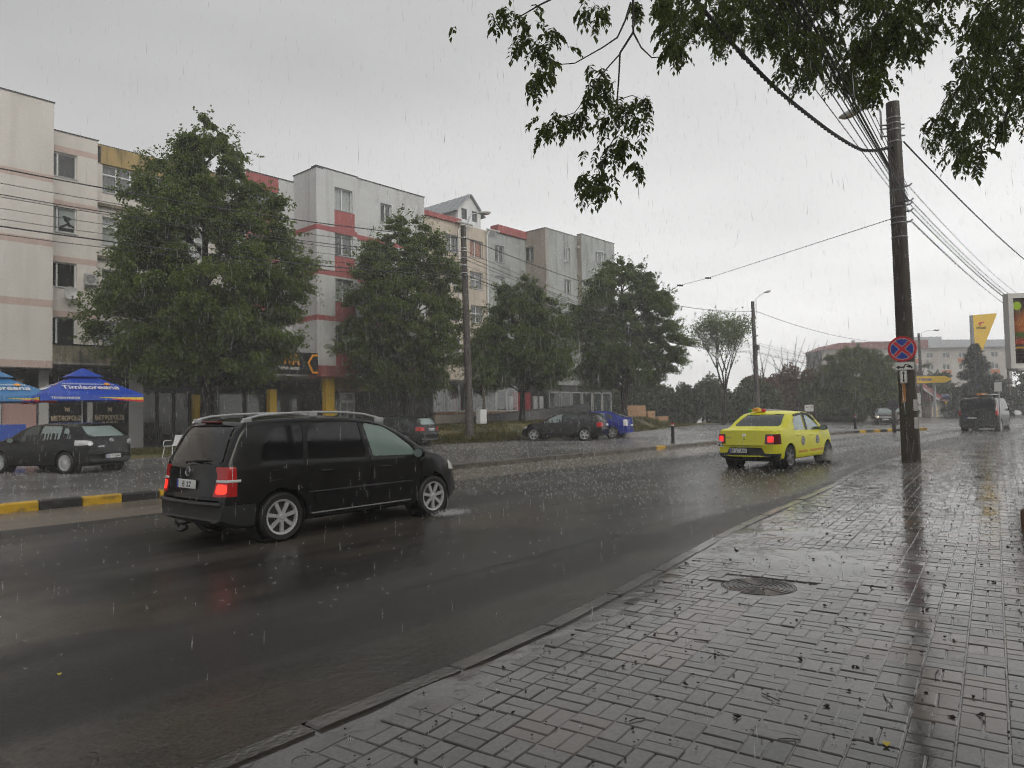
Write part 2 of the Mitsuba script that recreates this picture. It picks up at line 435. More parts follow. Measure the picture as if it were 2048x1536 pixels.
def paver_col(p, n, uv):
    c = .9924, .1236
    u, v = (p.x * c[0] + p.y * c[1]) / .2, (-p.x * c[1] + p.y * c[0]) / .2
    i, j = dr.floor(u), dr.floor(v)
    k = mikit.cell_rand(i, j, 1)
    red = SS(.78, .9, mikit.cell_rand(dr.floor(u * .5), dr.floor(v * .5), 4))
    g = F(p.x * 60, p.y * 60, 0)
    m = MIX(pav_a, pav_b, k) * (.7 + .6 * g)
    m = MIX(m, (.12, .085, .065), red * .5)
    return m * (1 - .45 * SS(.52, .75, F(p.x * 1.1, p.y * 1.1, 5)))


def pave_rough(p, n, uv):
    return .08 + .10 * SS(.35, .7, F(p.x * 1.7, p.y * 1.7, 9)) + .03 * N(p.x * 40, p.y * 40, 2)


scene['paver'] = bump(principled(P(paver_col), P(pave_rough), spec=.8), lambda p, n, uv: F(p.x * 90, p.y * 90, 2) * .00016 + N(p.x * 14, p.y * 14, 1) * .0005, 1.0, 2e-3)
scene['paver_film'] = bump(principled(P(lambda p, n, uv: MIX((.032, .030, .027), (.054, .050, .045), F(p.x * 3, p.y * 3, 3)) * (.75 + .5 * N(p.x * 60, p.y * 60, 0))),  .12, spec=1.0),
                           lambda p, n, uv: N(p.x * 9, p.y * 14, 0) * .0013 + N(p.x * 30, p.y * 36, 5) * .0003 + rings(p.x, p.y, 6.0, .0010), 1.0, 3e-3)
solo('pavement', cat(sheet(pave, .045)), 'paver_film', kind='structure', label='wet brick pavement on the near side, littered with twigs')
# film of water: a height field that stands in the joints and over the low places
gx, gy = np.arange(.2, 40, .09), np.arange(-2.2, 5.5, .09)
X, Y = np.meshgrid(gx, gy, indexing='ij')
ok = (Y < krx(X) - .04) & ~((np.abs(X - 6.02) < .34) & (np.abs(Y - 2.5) < .34))
Z = .0735 + .0115 * flood(X, Y)
idx = np.arange(X.size).reshape(X.shape)
q = np.stack([idx[:-1, :-1], idx[1:, :-1], idx[1:, 1:], idx[:-1, 1:]], -1).reshape(-1, 4)
okq = (ok[:-1, :-1] & ok[1:, :-1] & ok[1:, 1:] & ok[:-1, 1:]).ravel()
part('pavement', 'water_film', (np.stack([X, Y, Z], -1).reshape(-1, 3), q[okq]), 'paver_film', smooth=True, kind='stuff', label='rainwater standing in the joints and over the low pavers')
th = .124
c_, s_ = math.cos(th), math.sin(th)
kerb_poly = Polygon([(x, float(krx(x)) - .17) for x in np.linspace(-1, 36, 60)] + [(36, -2.4), (-1, -2.4)])


def paver_mesh(cx, cy, lx, ly, rot, h, tilt):
    g, c = .0035, .005
    a, b = lx / 2 - g, ly / 2 - g
    r = []
    for (w, z) in ((0, .05), (0, h - c), (c, h)):
        r += [(-a + w, -b + w, z), (a - w, -b + w, z), (a - w, b - w, z), (-a + w, b - w, z)]
    v = np.array(r)
    v[:, 2] += v[:, 0] * tilt[0] + v[:, 1] * tilt[1]
    f = []
    for k in (0, 4):
        for i in range(4):
            j = (i + 1) % 4
            f += [(k + i, k + j, k + 4 + j), (k + i, k + 4 + j, k + 4 + i)]
    f += [(8, 9, 10), (8, 10, 11)]
    v[:, :2] = v[:, :2] @ np.array([[c_, s_], [-s_, c_]]) + (cx, cy)
    return v, np.array(f)


pieces = []
MAN = (6.02, 2.50)
for i in range(-20, 190):
    for j in range(-30, 40):
        for k in (0, 1):
            if (i + j) % 2 == 0:
                uu, vv, lx, ly = (i + .5) * .2, (j + .25 + .5 * k) * .2, .2, .1
            else:
                uu, vv, lx, ly = (i + .25 + .5 * k) * .2, (j + .5) * .2, .1, .2
            x, y = c_ * uu - s_ * vv, s_ * uu + c_ * vv
            if x < .6 or x > 35 or y > float(krx(x)) - .27 or y < -2.2 or (abs(x - MAN[0]) < .36 and abs(y - MAN[1]) < .36) or math.hypot(x - 21.36, y - 4.6) < .28:
                continue
            pieces.append((x, y, lx, ly))
# those the photograph shows: inside the view, nearest first
def in_view(x, y):
    d = np.array([x, y, .08]) - EYE
    z = d @ FW
    return z > .3 and abs((d @ np.array([.6593, -.7519, -.0195])) / z) < .73 and (1.6 - .08) / z < .62
vis = sorted([q for q in pieces if in_view(q[0], q[1])], key=lambda q: q[0] ** 2 + q[1] ** 2)
near = set(vis[:300])
rest_v, rest_f, nv = [], [], 0
for q in pieces:
    h = PT + RNG.gauss(0, .0016)
    v, f = paver_mesh(q[0], q[1], q[2], q[3], th, h, (RNG.gauss(0, .006), RNG.gauss(0, .006)))
    if q in near:
        part('pavement', 'paver', (v, f), 'paver')
    else:
        rest_v.append(v); rest_f.append(f + nv); nv += len(v)
part('pavement', 'paver_field', (np.vstack(rest_v), np.vstack(rest_f)), 'paver', kind='stuff', label='pavers of the more distant pavement')
# near kerb: low worn stones
thing('near_kerb', 'low worn kerb stones along the near pavement', kind='structure')
fx = np.linspace(-3, 50, 5000); fy = krx(fx)
s = np.concatenate([[0], np.cumsum(np.hypot(np.diff(fx), np.diff(fy)))])
scene['kerb_wet'] = bump(principled(P(lambda p, n, uv: MIX((.062, .056, .049), (.030, .027, .022), SS(.3, .7, F(p.x * 3, p.y * 3, 1)))), .14, spec=.8), lambda p, n, uv: F(p.x * 40, p.y * 40, p.z * 40) * .003)
for i in range(int(s[-1] / 1.0)):
    a, b = np.interp([i, i + .99], s, fx)
    m = stone(.99, [(-.15, -.08), (-.15, .090), (-.03, .088), (0, .075), (0, -.08)])
    m = xf(m, mat4(rotz(math.atan2(krx(b) - krx(a), b - a) + RNG.uniform(-.008, .008)), (a, float(krx(a)), RNG.uniform(-.006, .004))))
    part('near_kerb', 'kerb_stone', m, 'kerb_wet')
# inspection cover sunk in the pavers: frame and a lid with concentric ribs
k = thing('manhole_cover', 'square-framed round manhole cover under a ripple of water in the pavement', 'manhole cover')
M = mat4(rotz(th), (MAN[0], MAN[1], 0))
fr = Polygon([(-.5, -.5), (.5, -.5), (.5, .5), (-.5, .5)]).difference(Point(0, 0).buffer(.31, 32))
part(k, 'frame', xf(extrude(fr, .024), M @ mat4(None, (0, 0, .045))), 'kerb_wet')
scene['rusty_iron'] = bump(principled(P(lambda p, n, uv: MIX((.025, .022, .020), (.06, .042, .03), SS(.4, .7, F(p.x * 9, p.y * 9, 1)))), .3, spec=.5), lambda p, n, uv: N(p.x * 22, p.y * 30, 1) * .005)
prof = [(0.001, .068)]
for r_ in np.arange(.03, .29, .04):
    prof += [(r_, .068), (r_ + .004, .074), (r_ + .018, .074), (r_ + .022, .068)]
prof += [(.305, .068), (.305, .04)]
part(k, 'lid', xf(lathe(prof[::-1], 40), mat4(None, (MAN[0], MAN[1], 0))), 'rusty_iron')

# verge: a bank of grass between the lot and the buildings
vb = np.array([(10.5, 29.0), (16, 28.6), (22, 26.6), (26.2, 25.5), (29.5, 24.9), (34, 25.2), (40.6, 25.8), (53.8, 29.3), (68.3, 32.2), (80, 35.5)])
vline = PchipInterpolator(vb[:, 0], vb[:, 1])


def verge_z(x, y):
    d = y - vline(np.clip(x, 10.5, 80))
    t = np.clip(d / 2.6, 0, 1)
    g = np.clip((x - 21) / 9, 0, 1) * np.clip((62 - x) / 8, 0, 1)
    return .135 + .80 * (t * t * (3 - 2 * t)) * g + .05 * np.clip(d, 0, 1) * (meshkit.fbm(np.stack([x, y, x * 0], -1) * .9, 3) - .3)


gx, t = np.linspace(11, 70, 180), np.linspace(0, 1, 40)
X, Tt = np.meshgrid(gx, t, indexing='ij')
Y = vline(X) + Tt * (44 - vline(X))
Z = verge_z(X, Y); Z[:, 0] = .05
idx = np.arange(X.size).reshape(X.shape)
q = np.stack([idx[:-1, :-1], idx[1:, :-1], idx[1:, 1:], idx[:-1, 1:]], -1).reshape(-1, 4)
solo('verge', (np.stack([X, Y, Z], -1).reshape(-1, 3), q), 'grass_soil', kind='structure', smooth=True, label='grassy bank between the parking lot and the apartment blocks')


def blades(pts, hmin, hmax, w=.012):
    n = len(pts)
    a = NP.uniform(0, 2 * np.pi, n); h = NP.uniform(hmin, hmax, n); lean = NP.normal(0, .35, (n, 2))
    d = np.stack([np.cos(a), np.sin(a), 0 * a], 1) * w
    tip = pts + np.stack([lean[:, 0] * h, lean[:, 1] * h, h], 1)
    v = np.stack([pts - d, pts + d, tip], 1).reshape(-1, 3)
    return trimesh.Trimesh(v, np.arange(3 * n).reshape(-1, 3), process=False)


n = 60000
x = NP.uniform(12, 60, n); y = vline(x) + NP.uniform(0, 1, n) ** 1.4 * 7.5
keep = meshkit.fbm(np.stack([x * .5, y * .5, x * 0], -1), 3, 2) > .40
pts = np.stack([x, y, verge_z(x, y)], 1)[keep]
m1 = blades(pts, .05, .22, .014)
n = 9000   # tall weeds by the pole
x = np.concatenate([NP.normal(24.6, 1.3, n // 2), NP.normal(27.6, 1.0, n // 2)]); y = vline(x) + NP.uniform(.0, 1.0, n)
m2 = blades(np.stack([x, y, verge_z(x, y)], 1), .12, .5, .016)
solo('grass', cat(m1, m2), 'grass_blade', kind='stuff', label='unmown grass and yellowing weeds on the bank by the concrete pole', cat='grass')
# ------------------------------------------------------------------ apartment blocks
def window(parent, M, u0, u1, z0, z1, depth=.14, mull=(.5,), trans=(), curtain='room_dark', frame_w=.06, frame_mat='white_plastic', sill=True, open_sash=False):
    """One window: frame with mullions, panes, a curtain or the dark room behind, a sill. Local axes: x along the wall, y into it, z up."""
    w, h = u1 - u0, z1 - z0
    outer = sbox(u0, z0, u1, z1)
    cuts = [u0] + [u0 + w * m for m in mull] + [u1]
    rows = [z0] + [z0 + h * t for t in trans] + [z1]
    holes = []
    for a, b in zip(cuts[:-1], cuts[1:]):
        for c, d in zip(rows[:-1], rows[1:]):
            holes.append(sbox(a + frame_w * (1 if a == u0 else .6), c + frame_w * (1 if c == z0 else .6), b - frame_w * (1 if b == u1 else .6), d - frame_w * (1 if d == z1 else .6)))
    fr = xf(extrude(outer.difference(unary_union(holes)), .06), frame((0, depth + .06, 0), (1, 0, 0), (0, 0, 1)))
    k = part(parent, 'window', xf(fr, M), frame_mat)
    for hl in holes:
        a, c, b, d = hl.bounds
        v = np.array([(a - .01, depth + .035, c - .01), (b + .01, depth + .035, c - .01), (b + .01, depth + .035, d + .01), (a - .01, depth + .035, d + .01)])
        part(k, 'pane', xf(trimesh.Trimesh(v, [[0, 1, 2], [0, 2, 3]], process=False), M), 'pane_glass')
    if curtain == 'room_dark':
        bk = box(u0 - .05, u1 + .05, depth + .5, depth + .52, z0 - .05, z1 + .05)
    else:   # hanging folds
        xs_ = np.linspace(u0, u1, max(6, int(w / .05)))
        yy = depth + .14 + .03 * np.sin(np.arange(len(xs_)) * 2.4)
        v = np.concatenate([np.stack([xs_, yy, 0 * xs_ + z0], 1), np.stack([xs_, yy, 0 * xs_ + z1], 1)])
        n_ = len(xs_); i = np.arange(n_ - 1)
        bk = trimesh.Trimesh(v, np.concatenate([np.stack([i, i + 1, i + 1 + n_], 1), np.stack([i, i + 1 + n_, i + n_], 1)]), process=False)
        part(k, 'room', xf(box(u0 - .05, u1 + .05, depth + .5, depth + .52, z0 - .05, z1 + .05), M), 'room_dark')
    part(k, 'curtain' if curtain != 'room_dark' else 'room', xf(bk, M), curtain)
    if sill:
        part(k, 'sill', xf(box(u0 - .04, u1 + .04, -.05, depth, z0 - .04, z0 - .005), M), 'steel')
    if open_sash:
        a, b = u0 + .06, u0 + w * .5
        sash = extrude(sbox(0, z0 + .06, b - a, z1 - .06).difference(sbox(.06, z0 + .13, b - a - .06, z1 - .13)), .04)
        sash = xf(sash, frame((a, depth - .01, 0), (math.cos(.9), -math.sin(.9), 0), (0, 0, 1)))
        part(k, 'sash', xf(sash, M), frame_mat)
    return k


CURT = ['room_dark', 'curtain_grey', 'curtain_white', 'room_dark', 'curtain_grey']


def wall_panel(parent, M, L, z0, z1, holes, mat, thick=.45, name='wall'):
    poly = sbox(0, z0, L, z1).difference(unary_union([sbox(a, c, b, d) for a, b, c, d in holes])) if holes else sbox(0, z0, L, z1)
    part(parent, name, xf(xf(extrude(poly, thick), frame((0, thick, 0), (1, 0, 0), (0, 0, 1))), M), mat)


def band(parent, M, u0, u1, z0, z1, mat, proud=.012, name='painted_band'):
    part(parent, name, xf(box(u0, u1, -proud, .02, z0, z1), M), mat)


def coping(parent, M, u0, u1, z, mat='dark_grey', d=.5, h=.05):
    part(parent, 'coping', xf(box(u0 - .04, u1 + .04, -.05, d, z, z + h), M), mat)


def south(x0, y): return frame((x0, y, 0), (1, 0, 0), (0, 1, 0))      # faces -y
def west(x, y1): return frame((x, y1, 0), (0, -1, 0), (1, 0, 0))       # faces -x


def block(parent, x0, x1, y, z1, mat, z0=0.0, depth=11.0):
    """The solid body behind a facade (roof slab and inner core), hidden except at the roofline."""
    part(parent, 'core', box(x0 + .02, x1 - .02, y + 1.0, y + depth, z0, z1 - .02), mat)


# --- block A: cream apartment block at the left
A = thing('apartment_block', 'cream apartment block with faint pink bands and brown-stained balconies behind the umbrellas', 'apartment block')
# A0: the blind bay nearest the frame's left edge
M = south(-16, 39.0)
wall_panel(A, M, 27.05, 4.25, 17.12, [], 'render_cream')
for z in (4.36, 7.28, 10.22, 13.36):
    band(A, M, 0, 27.05, z - .17, z + .17, 'render_pink')
coping(A, M, 0, 27.05, 17.12)
wall_panel(A, frame((11.05, 39.45, 0), (0, 1, 0), (-1, 0, 0)), 1.6, 4.25, 17.1, [], 'render_cream')
block(A, -16, 11.0, 39.0, 17.1, 'render_cream', 4.2)
part(A, 'soffit', box(-16, 11.05, 39.0, 40.2, 4.14, 4.25), 'dark_grey')
# A1: windows beside the blind bay
M = south(11.05, 40.45)
wins = [(-.3, 1.47, 14.02, 15.28), (-.3, 1.47, 11.18, 12.48), (-.3, 1.47, 8.38, 9.66), (-.3, 1.47, 5.48, 6.88)]
hol = [(max(a, .0), b, c, d) for a, b, c, d in wins]
wall_panel(A, M, 2.43, 5.4, 16.32, hol, 'render_cream')
for i, (a, b, c, d) in enumerate(wins):
    window(A, M, .0, b, c, d, mull=(.42,), curtain=('room_dark', 'curtain_white', 'room_dark', 'room_dark')[i], open_sash=False)
for z in (15.45, 12.66, 9.82, 7.05):
    band(A, M, 0, 2.43, z - .14, z + .14, 'render_pink')
coping(A, M, 0, 2.43, 16.32)
block(A, 11.05, 13.48, 40.45, 16.3, 'render_cream', 5.0)
# the white roller poster with a dark bird-like splash in the second window
pz = part(A, 'printed_blind', xf(box(.72, 1.40, .22, .225, 11.25, 12.40), M), 'white_plastic', label='white blind with a dark splash-like print')
sp = unary_union([Point(0, 0).buffer(.13), LineString([(-.25, -.42), (.05, -.25), (.3, -.34)]).buffer(.05), LineString([(.0, .0), (.12, -.3)]).buffer(.07), LineString([(-.12, .12), (.15, .05)]).buffer(.06), sbox(-.33, -.62, .33, -.45)])
part(pz, 'print', xf(xf(extrude(sp, .004), frame((1.06, .215, 11.92), (1, 0, 0), (0, 0, 1))), M), 'black_print')
# A2: glazed balconies under an ochre parapet, most of it behind the big linden
M = south(13.48, 40.85)
lv = [13.80, 10.98, 8.16, 5.40]
hol = [(.36, 5.9, z, z + 1.5) for z in lv]
wall_panel(A, M, 7.0, 5.35, 15.30, hol, 'render_cream')
for i, z in enumerate(lv):
    window(A, M, .36, 5.9, z, z + 1.5, mull=(.13, .26, .39, .52, .65, .78, .9), trans=(.66,), curtain='curtain_grey' if i % 2 == 0 else 'curtain_white')
    part(A, 'balcony_ledge', xf(box(-.05, 6.4, -.22, .0, z - .82, z - .66), M), 'stained_concrete')
part(A, 'parapet', xf(box(0, 7.0, -.06, .45, 15.305, 16.28), M), 'render_ochre', label='ochre parapet streaked with black damp stains')
coping(A, M, 0, 7.0, 16.28)
part(A, 'damp_stain', xf(box(.004, .26, -.066, -.05, 15.32, 16.2), M), 'black_print')
block(A, 13.5, 20.4, 40.85, 16.25, 'render_cream', 5.3)
wall_panel(A, frame((13.48, 40.45, 0), (0, 1, 0), (-1, 0, 0)), .4, 5.4, 16.3, [], 'render_cream')
# first-floor concrete ledge over the cafe
part(A, 'canopy_slab', box(11.06, 20.4, 39.15, 40.9, 4.40, 5.36), 'stained_concrete', label='stained concrete fascia over the cafe windows')
part(A, 'canopy_drip', box(11.06, 20.4, 39.10, 39.15, 4.40, 4.50), 'plain_concrete')
part(A, 'canopy_cap', box(11.06, 20.4, 39.08, 40.4, 5.36, 5.41), 'black_paint')
rail = [pipe([(13.0 + i * 1.0, 39.4, 5.38), (13.0 + i * 1.0, 39.4, 6.2)], .02) for i in range(6)] + [pipe([(13, 39.4, z), (18, 39.4, z)], .018) for z in (5.75, 6.2)] + [pipe([(13.0, 39.4, 6.2), (13.6, 39.4, 5.5)], .015), pipe([(13.5, 39.4, 6.2), (14.3, 39.4, 5.5)], .015)]
part(A, 'ledge_railing', cat(rail), 'dark_grey')
part(A, 'cafe_ceiling', box(-16, 20.4, 40.42, 44.6, 4.06, 4.13), 'dark_grey')
part(A, 'fascia_board', box(-16, 20.4, 40.46, 40.6, 4.05, 5.4), 'dark_grey')
# cafe ground floor
M = south(-16, 40.3)
part(A, 'shop_back', box(-16, 20.4, 44.5, 44.6, 0, 4.4), 'room_dark')
GX = 16
for (a, b) in ((8.6, 9.3), (10.85, 11.25), (13.0, 13.22), (15.0, 15.7)):
    part(A, 'shop_pillar', box(a, b, 40.22, 40.75, .05, 4.3), 'pale_grey')
gl = part(A, 'shop_window', xf(extrude(sbox(11.25, .15, 13.0, 4.1).difference(unary_union([sbox(11.32, 2.55, 12.93, 4.02), sbox(11.32, .25, 12.93, 2.48)])), .06), frame((0, 40.4, 0), (1, 0, 0), (0, 0, 1))), 'dark_plastic')
part(gl, 'pane', box(11.3, 12.95, 40.42, 40.44, .2, 4.05), 'tinted_glass')
g2 = part(A, 'shop_window', xf(extrude(sbox(13.22, .15, 15.0, 4.1).difference(unary_union([sbox(13.29, 2.55, 14.93, 4.02), sbox(13.29, .25, 14.93, 2.48)])), .06), frame((0, 40.4, 0), (1, 0, 0), (0, 0, 1))), 'dark_plastic')
part(g2, 'pane', box(13.25, 14.97, 40.42, 40.44, .2, 4.05), 'tinted_glass')
g3 = part(A, 'shop_window', xf(extrude(sbox(9.3, .15, 10.85, 4.1).difference(unary_union([sbox(9.37, 2.75, 10.78, 4.02), sbox(9.37, .25, 10.78, 2.68)])), .06), frame((0, 40.4, 0), (1, 0, 0), (0, 0, 1))), 'dark_plastic')
part(g3, 'pane', box(9.35, 10.8, 40.42, 40.44, 2.7, 4.05), 'tinted_glass')
part(g3, 'pane', box(9.35, 10.8, 40.42, 40.44, .2, 2.7), 'pink_board')
for g, cx, zz in ((gl, 12.12, 1.78), (g2, 14.1, 1.78), (g3, 10.08, 3.22)):
    sc = .82 if g is g3 else 1.0
    part(g, 'lettering', cat(text_on('METROPOLIS', .23 * sc, (cx, 40.418, zz), (1, 0, 0), (0, 0, 1), .003, width=1.42 * sc), [box(cx - .38 + i * .2, cx - .24 + i * .2, 40.414, 40.418, zz - .27 * sc, zz - .22 * sc) for i in range(4)]), 'letter_gold')
    crest = unary_union([sbox(-.10, -.1, -.06, .1), sbox(.06, -.1, .1, .1), sbox(-.02, -.1, .02, .06), LineString([(-.1, .1), (0, .0), (.1, .1)]).buffer(.02)])
    part(g, 'crest', xf(extrude(crest, .003), frame((cx, 40.418, zz + .42 * sc), (1, 0, 0), (0, 0, 1))), 'letter_gold')
g4 = part(A, 'shop_window', xf(extrude(sbox(5.2, .15, 8.6, 4.1).difference(unary_union([sbox(5.3, .9, 6.9, 2.75), sbox(7.1, .9, 8.45, 2.75), sbox(5.3, 2.9, 8.45, 4.0)])), .08), frame((0, 40.4, 0), (1, 0, 0), (0, 0, 1))), 'white_plastic')
part(g4, 'pane', box(5.25, 8.5, 40.42, 40.44, .85, 4.05), 'pane_glass')
part(g4, 'blind', box(7.5, 8.4, 40.9, 40.92, .9, 2.7), 'curtain_white')
for i in range(7):
    part(A, 'cladding_slat', box(8.62 + i * .1, 8.70 + i * .1, 40.19, 40.22, .1, 4.2), 'pale_grey')
part(A, 'shop_front', box(15.7, 20.4, 41.0, 41.1, 0, 4.4), 'dark_grey')
for i in range(5):
    f = part(A, 'shop_window', xf(extrude(sbox(15.8 + i * .92, .2, 16.66 + i * .92, 3.2).difference(sbox(15.86 + i * .92, .3, 16.6 + i * .92, 3.1)), .06), frame((0, 40.95, 0), (1, 0, 0), (0, 0, 1))), 'dark_plastic')
    part(f, 'pane', box(15.84 + i * .92, 16.62 + i * .92, 40.93, 40.94, .25, 3.15), 'tinted_glass')

# air conditioner and satellite dish on block A's wall: things of their own
k = thing('air_conditioner', 'beige air conditioner box on the cream wall beside the dish', 'air conditioner')
o = np.array([12.75, 40.45, 8.55])
put(k, cbox(12.82, 13.44, 40.08, 40.38, 8.6, 9.2, .02), 'pale_grey')
part(k, 'fan_grille', xf(cat([xf(lathe([(r_, 0), (r_ + .012, .012), (r_ + .024, 0)], 24), np.eye(4)) for r_ in (.05, .1, .15, .2)]), frame((13.05, 40.075, 8.9), (1, 0, 0), (0, 0, 1))), 'dark_grey')
part(k, 'bracket', cat(box(12.9, 12.94, 40.1, 40.46, 8.55, 8.6), box(13.32, 13.36, 40.1, 40.46, 8.55, 8.6)), 'steel')
k = thing('satellite_dish', 'grey satellite dish under the window of the cream block', 'satellite dish')
R = np.array([[1, 0, 0], [0, -.25, .97], [0, -.97, -.25]]).T
ds = lathe([(.001, 0), (.12, .012), (.24, .05), (.34, .105), (.345, .11), (.34, .118), (.2, .05), (.001, .018)], 32)
fD = frame((12.12, 40.05, 8.03), (1, 0, 0), (0, .2, .98))
put(k, xf(ds, fD), 'lamp_grey', 40)
part(k, 'feed_arm', pipe([(12.12, 40.05, 7.75), (12.1, 39.72, 7.72), (12.1, 39.66, 7.8)], .014), 'dark_grey')
part(k, 'receiver', cbox(12.06, 12.14, 39.6, 39.7, 7.78, 7.88, .01), 'dark_grey')
part(k, 'bracket', pipe([(12.12, 40.46, 7.9), (12.12, 40.1, 8.0)], .02), 'steel')

# --- block B: grey block with red panels
B = thing('apartment_block', 'grey rendered apartment block with red panels and bands between the two big trees', 'apartment block')
M = south(20.4, 39.5)
lv = [14.32, 11.42, 8.52, 5.7]
wins = [(1.0, 2.97, z, z + 1.2) for z in lv]
wall_panel(B, M, 4.1, 4.2, 16.45, wins, 'render_grey')
zz = [16.43] + [z + 1.2 for z in lv]
for i, z in enumerate(lv):
    top = 16.43 if i == 0 else lv[i - 1] - .62 + .0
    band(B, M, .85, 3.0, z + 1.2, top if i == 0 else lv[i - 1] - .75, 'render_red')
    band(B, M, .85, 3.0, z - .72, z - .05, 'render_red')
    band(B, M, .85, 1.0, z - .05, z + 1.2, 'render_red', .010)
    window(B, M, 1.0, 2.97, z, z + 1.2, mull=(.5,), curtain='curtain_grey')
coping(B, M, 0, 4.1, 16.45)
block(B, 20.4, 24.4, 39.5, 16.4, 'render_grey', 4.0)
# side face of the projecting bay
M = west(24.46, 39.5)
wall_panel(B, M, 2.5, 4.15, 16.85, [], 'render_grey')
for z in (13.2, 10.46, 7.64):
    band(B, M, 0, 2.512, z - .16, z + .16, 'render_red')
coping(B, M, 0, 2.5, 16.85)
# projecting bay front
M = south(24.46, 37.0)
lv = [14.52, 11.64, 8.76, 5.85]
wins = [(1.32, 2.68, z, z + 1.42) for z in lv]
wall_panel(B, frame((24.47, 37.0, 0), (1, 0, 0), (0, 1, 0)), 3.0, 4.7, 16.93, [(a - .01, b - .01, c, d) for a, b, c, d in wins], 'render_grey')
for i, z in enumerate(lv):
    window(B, M, 1.32, 2.68, z, z + 1.42, mull=(.45,), curtain=('curtain_white', 'curtain_grey', 'curtain_white', 'curtain_grey')[i])
    band(B, M, 1.30, 2.82, z - 1.15 if i < 3 else 4.71, z - .04, 'render_red', .014)
for z in (13.2, 10.46, 7.64):
    band(B, M, -.012, 3.0, z - .16, z + .16, 'render_red', .012)
coping(B, M, 0, 3.0, 16.93)
block(B, 24.9, 27.4, 37.0, 16.9, 'render_grey', 4.0)
part(B, 'lintel_band', box(24.4, 34.0, 36.55, 37.9, 4.02, 4.68), 'render_red')
# right half of block B
M = south(27.46, 37.8)
lv = [14.75, 11.9, 9.0, 6.1]
wins = [(2.55, 3.5, z, z + 1.25) for z in lv]
wall_panel(B, M, 6.5, 4.2, 17.2, wins, 'render_grey')
for i, z in enumerate(lv):
    window(B, M, 2.55, 3.5, z, z + 1.25, mull=(.5,), curtain='curtain_grey' if i % 2 else 'room_dark')
for z in (13.3, 10.5, 7.7):
    band(B, M, 0, 6.5, z - .16, z + .16, 'render_red')
coping(B, M, -.2, 6.5, 17.2)
block(B, 27.5, 33.9, 37.8, 17.15, 'render_grey', 4.0)
wall_panel(B, frame((27.47, 37.45, 0), (0, 1, 0), (-1, 0, 0)), .36, 4.2, 17.1, [], 'render_grey')
cam_ = part(B, 'wall_camera', cat(pipe([(31.6, 37.8, 15.9), (31.6, 37.5, 15.85)], .03), cbox(31.5, 31.7, 37.3, 37.52, 15.75, 15.9, .02)), 'dark_grey')
# ground floor of B: car-parts shop and an entrance
part(B, 'shop_back', box(20.4, 34, 42, 42.1, 0, 4.3), 'room_dark')
part(B, 'shop_wall', box(25.3, 34, 37.95, 38.05, 3.2, 4.05), 'render_ochre')
part(B, 'shop_wall', box(27.45, 34, 37.95, 38.05, .05, 3.2), 'dark_grey')
part(B, 'yellow_pillar', box(25.0, 25.62, 36.95, 37.35, .05, 4.0), 'shop_yellow', label='bright yellow shop pillar left of the entrance door')
part(B, 'yellow_pillar', box(18.6, 19.0, 40.5, 40.9, .05, 3.0), 'shop_yellow')
part(B, 'yellow_pillar', box(22.4, 22.85, 38.9, 39.3, .05, 3.3), 'shop_yellow')
for i in range(3):
    f = part(B, 'shop_window', xf(extrude(sbox(19.3 + 1.9 * i, .2, 21.1 + 1.9 * i, 3.1).difference(sbox(19.4 + 1.9 * i, .5, 21.0 + 1.9 * i, 3.0)), .06), frame((0, 39.6, 0), (1, 0, 0), (0, 0, 1))), 'dark_plastic')
    part(f, 'pane', box(19.36 + 1.9 * i, 21.04 + 1.9 * i, 39.56, 39.57, .45, 3.05), 'grey_glass')
d = part(B, 'entrance_door', xf(extrude(sbox(26.62, .1, 27.75, 3.1).difference(unary_union([sbox(26.70, 1.25, 27.12, 2.45), sbox(27.25, 1.25, 27.67, 2.45), sbox(26.70, 2.62, 27.67, 3.02)])), .07), frame((0, 37.9, 0), (1, 0, 0), (0, 0, 1))), 'white_plastic', label='pale grey double entrance door with barred glazing')
part(d, 'pane', box(26.66, 27.7, 37.88, 37.89, 1.2, 3.05), 'tinted_glass')
part(d, 'bars', cat([pipe([(x, 37.82, 1.25), (x, 37.82, 2.45)], .012) for x in np.arange(26.75, 27.68, .085)]), 'alloy_dark')
w = part(B, 'barred_window', box(25.68, 26.56, 37.86, 37.93, .4, 3.1), 'grey_glass')
part(w, 'bars', cat([pipe([(x, 37.8, .4), (x, 37.8, 3.1)], .011) for x in np.arange(25.72, 26.55, .11)]), 'dark_grey')
part(B, 'notice', box(25.92, 26.36, 37.77, 37.79, 1.68, 2.02), 'flag_yellow')
part(B, 'notice', box(25.85, 26.42, 37.77, 37.79, 1.36, 1.58), 'alloy_dark')
part(B, 'barred_screen', cat([pipe([(x, 37.8, .3), (x, 37.8, 3.1)], .013) for x in np.arange(27.95, 33.8, .16)]), 'dark_grey')
# big sign of the car-parts shop
k = thing('shop_sign', 'black shop sign with orange lettering and an orange chevron below the grey block', 'shop sign')
put(k, box(18.6, 24.42, 36.9, 37.2, 4.12, 5.42), 'black_paint')
scene['sign_orange'] = principled((.80, .27, .03), .4)
part(k, 'lettering', text_on('NA', .62, (22.66, 36.895, 4.98), (1, 0, 0), (0, 0, 1), .03, width=1.0), 'shop_orange')
part(k, 'small_lettering', text_on('piese auto', .19, (22.4, 36.895, 4.46), (1, 0, 0), (0, 0, 1), .02, width=1.5), 'white_paint')
chev = LineString([(24.4, 5.28), (24.05, 5.28), (23.75, 4.82), (24.05, 4.25), (24.4, 4.25)]).buffer(.055, join_style=2, cap_style=2)
part(k, 'chevron', xf(extrude(chev, .03), frame((0, 36.897, 0), (1, 0, 0), (0, 0, 1))), 'shop_orange')

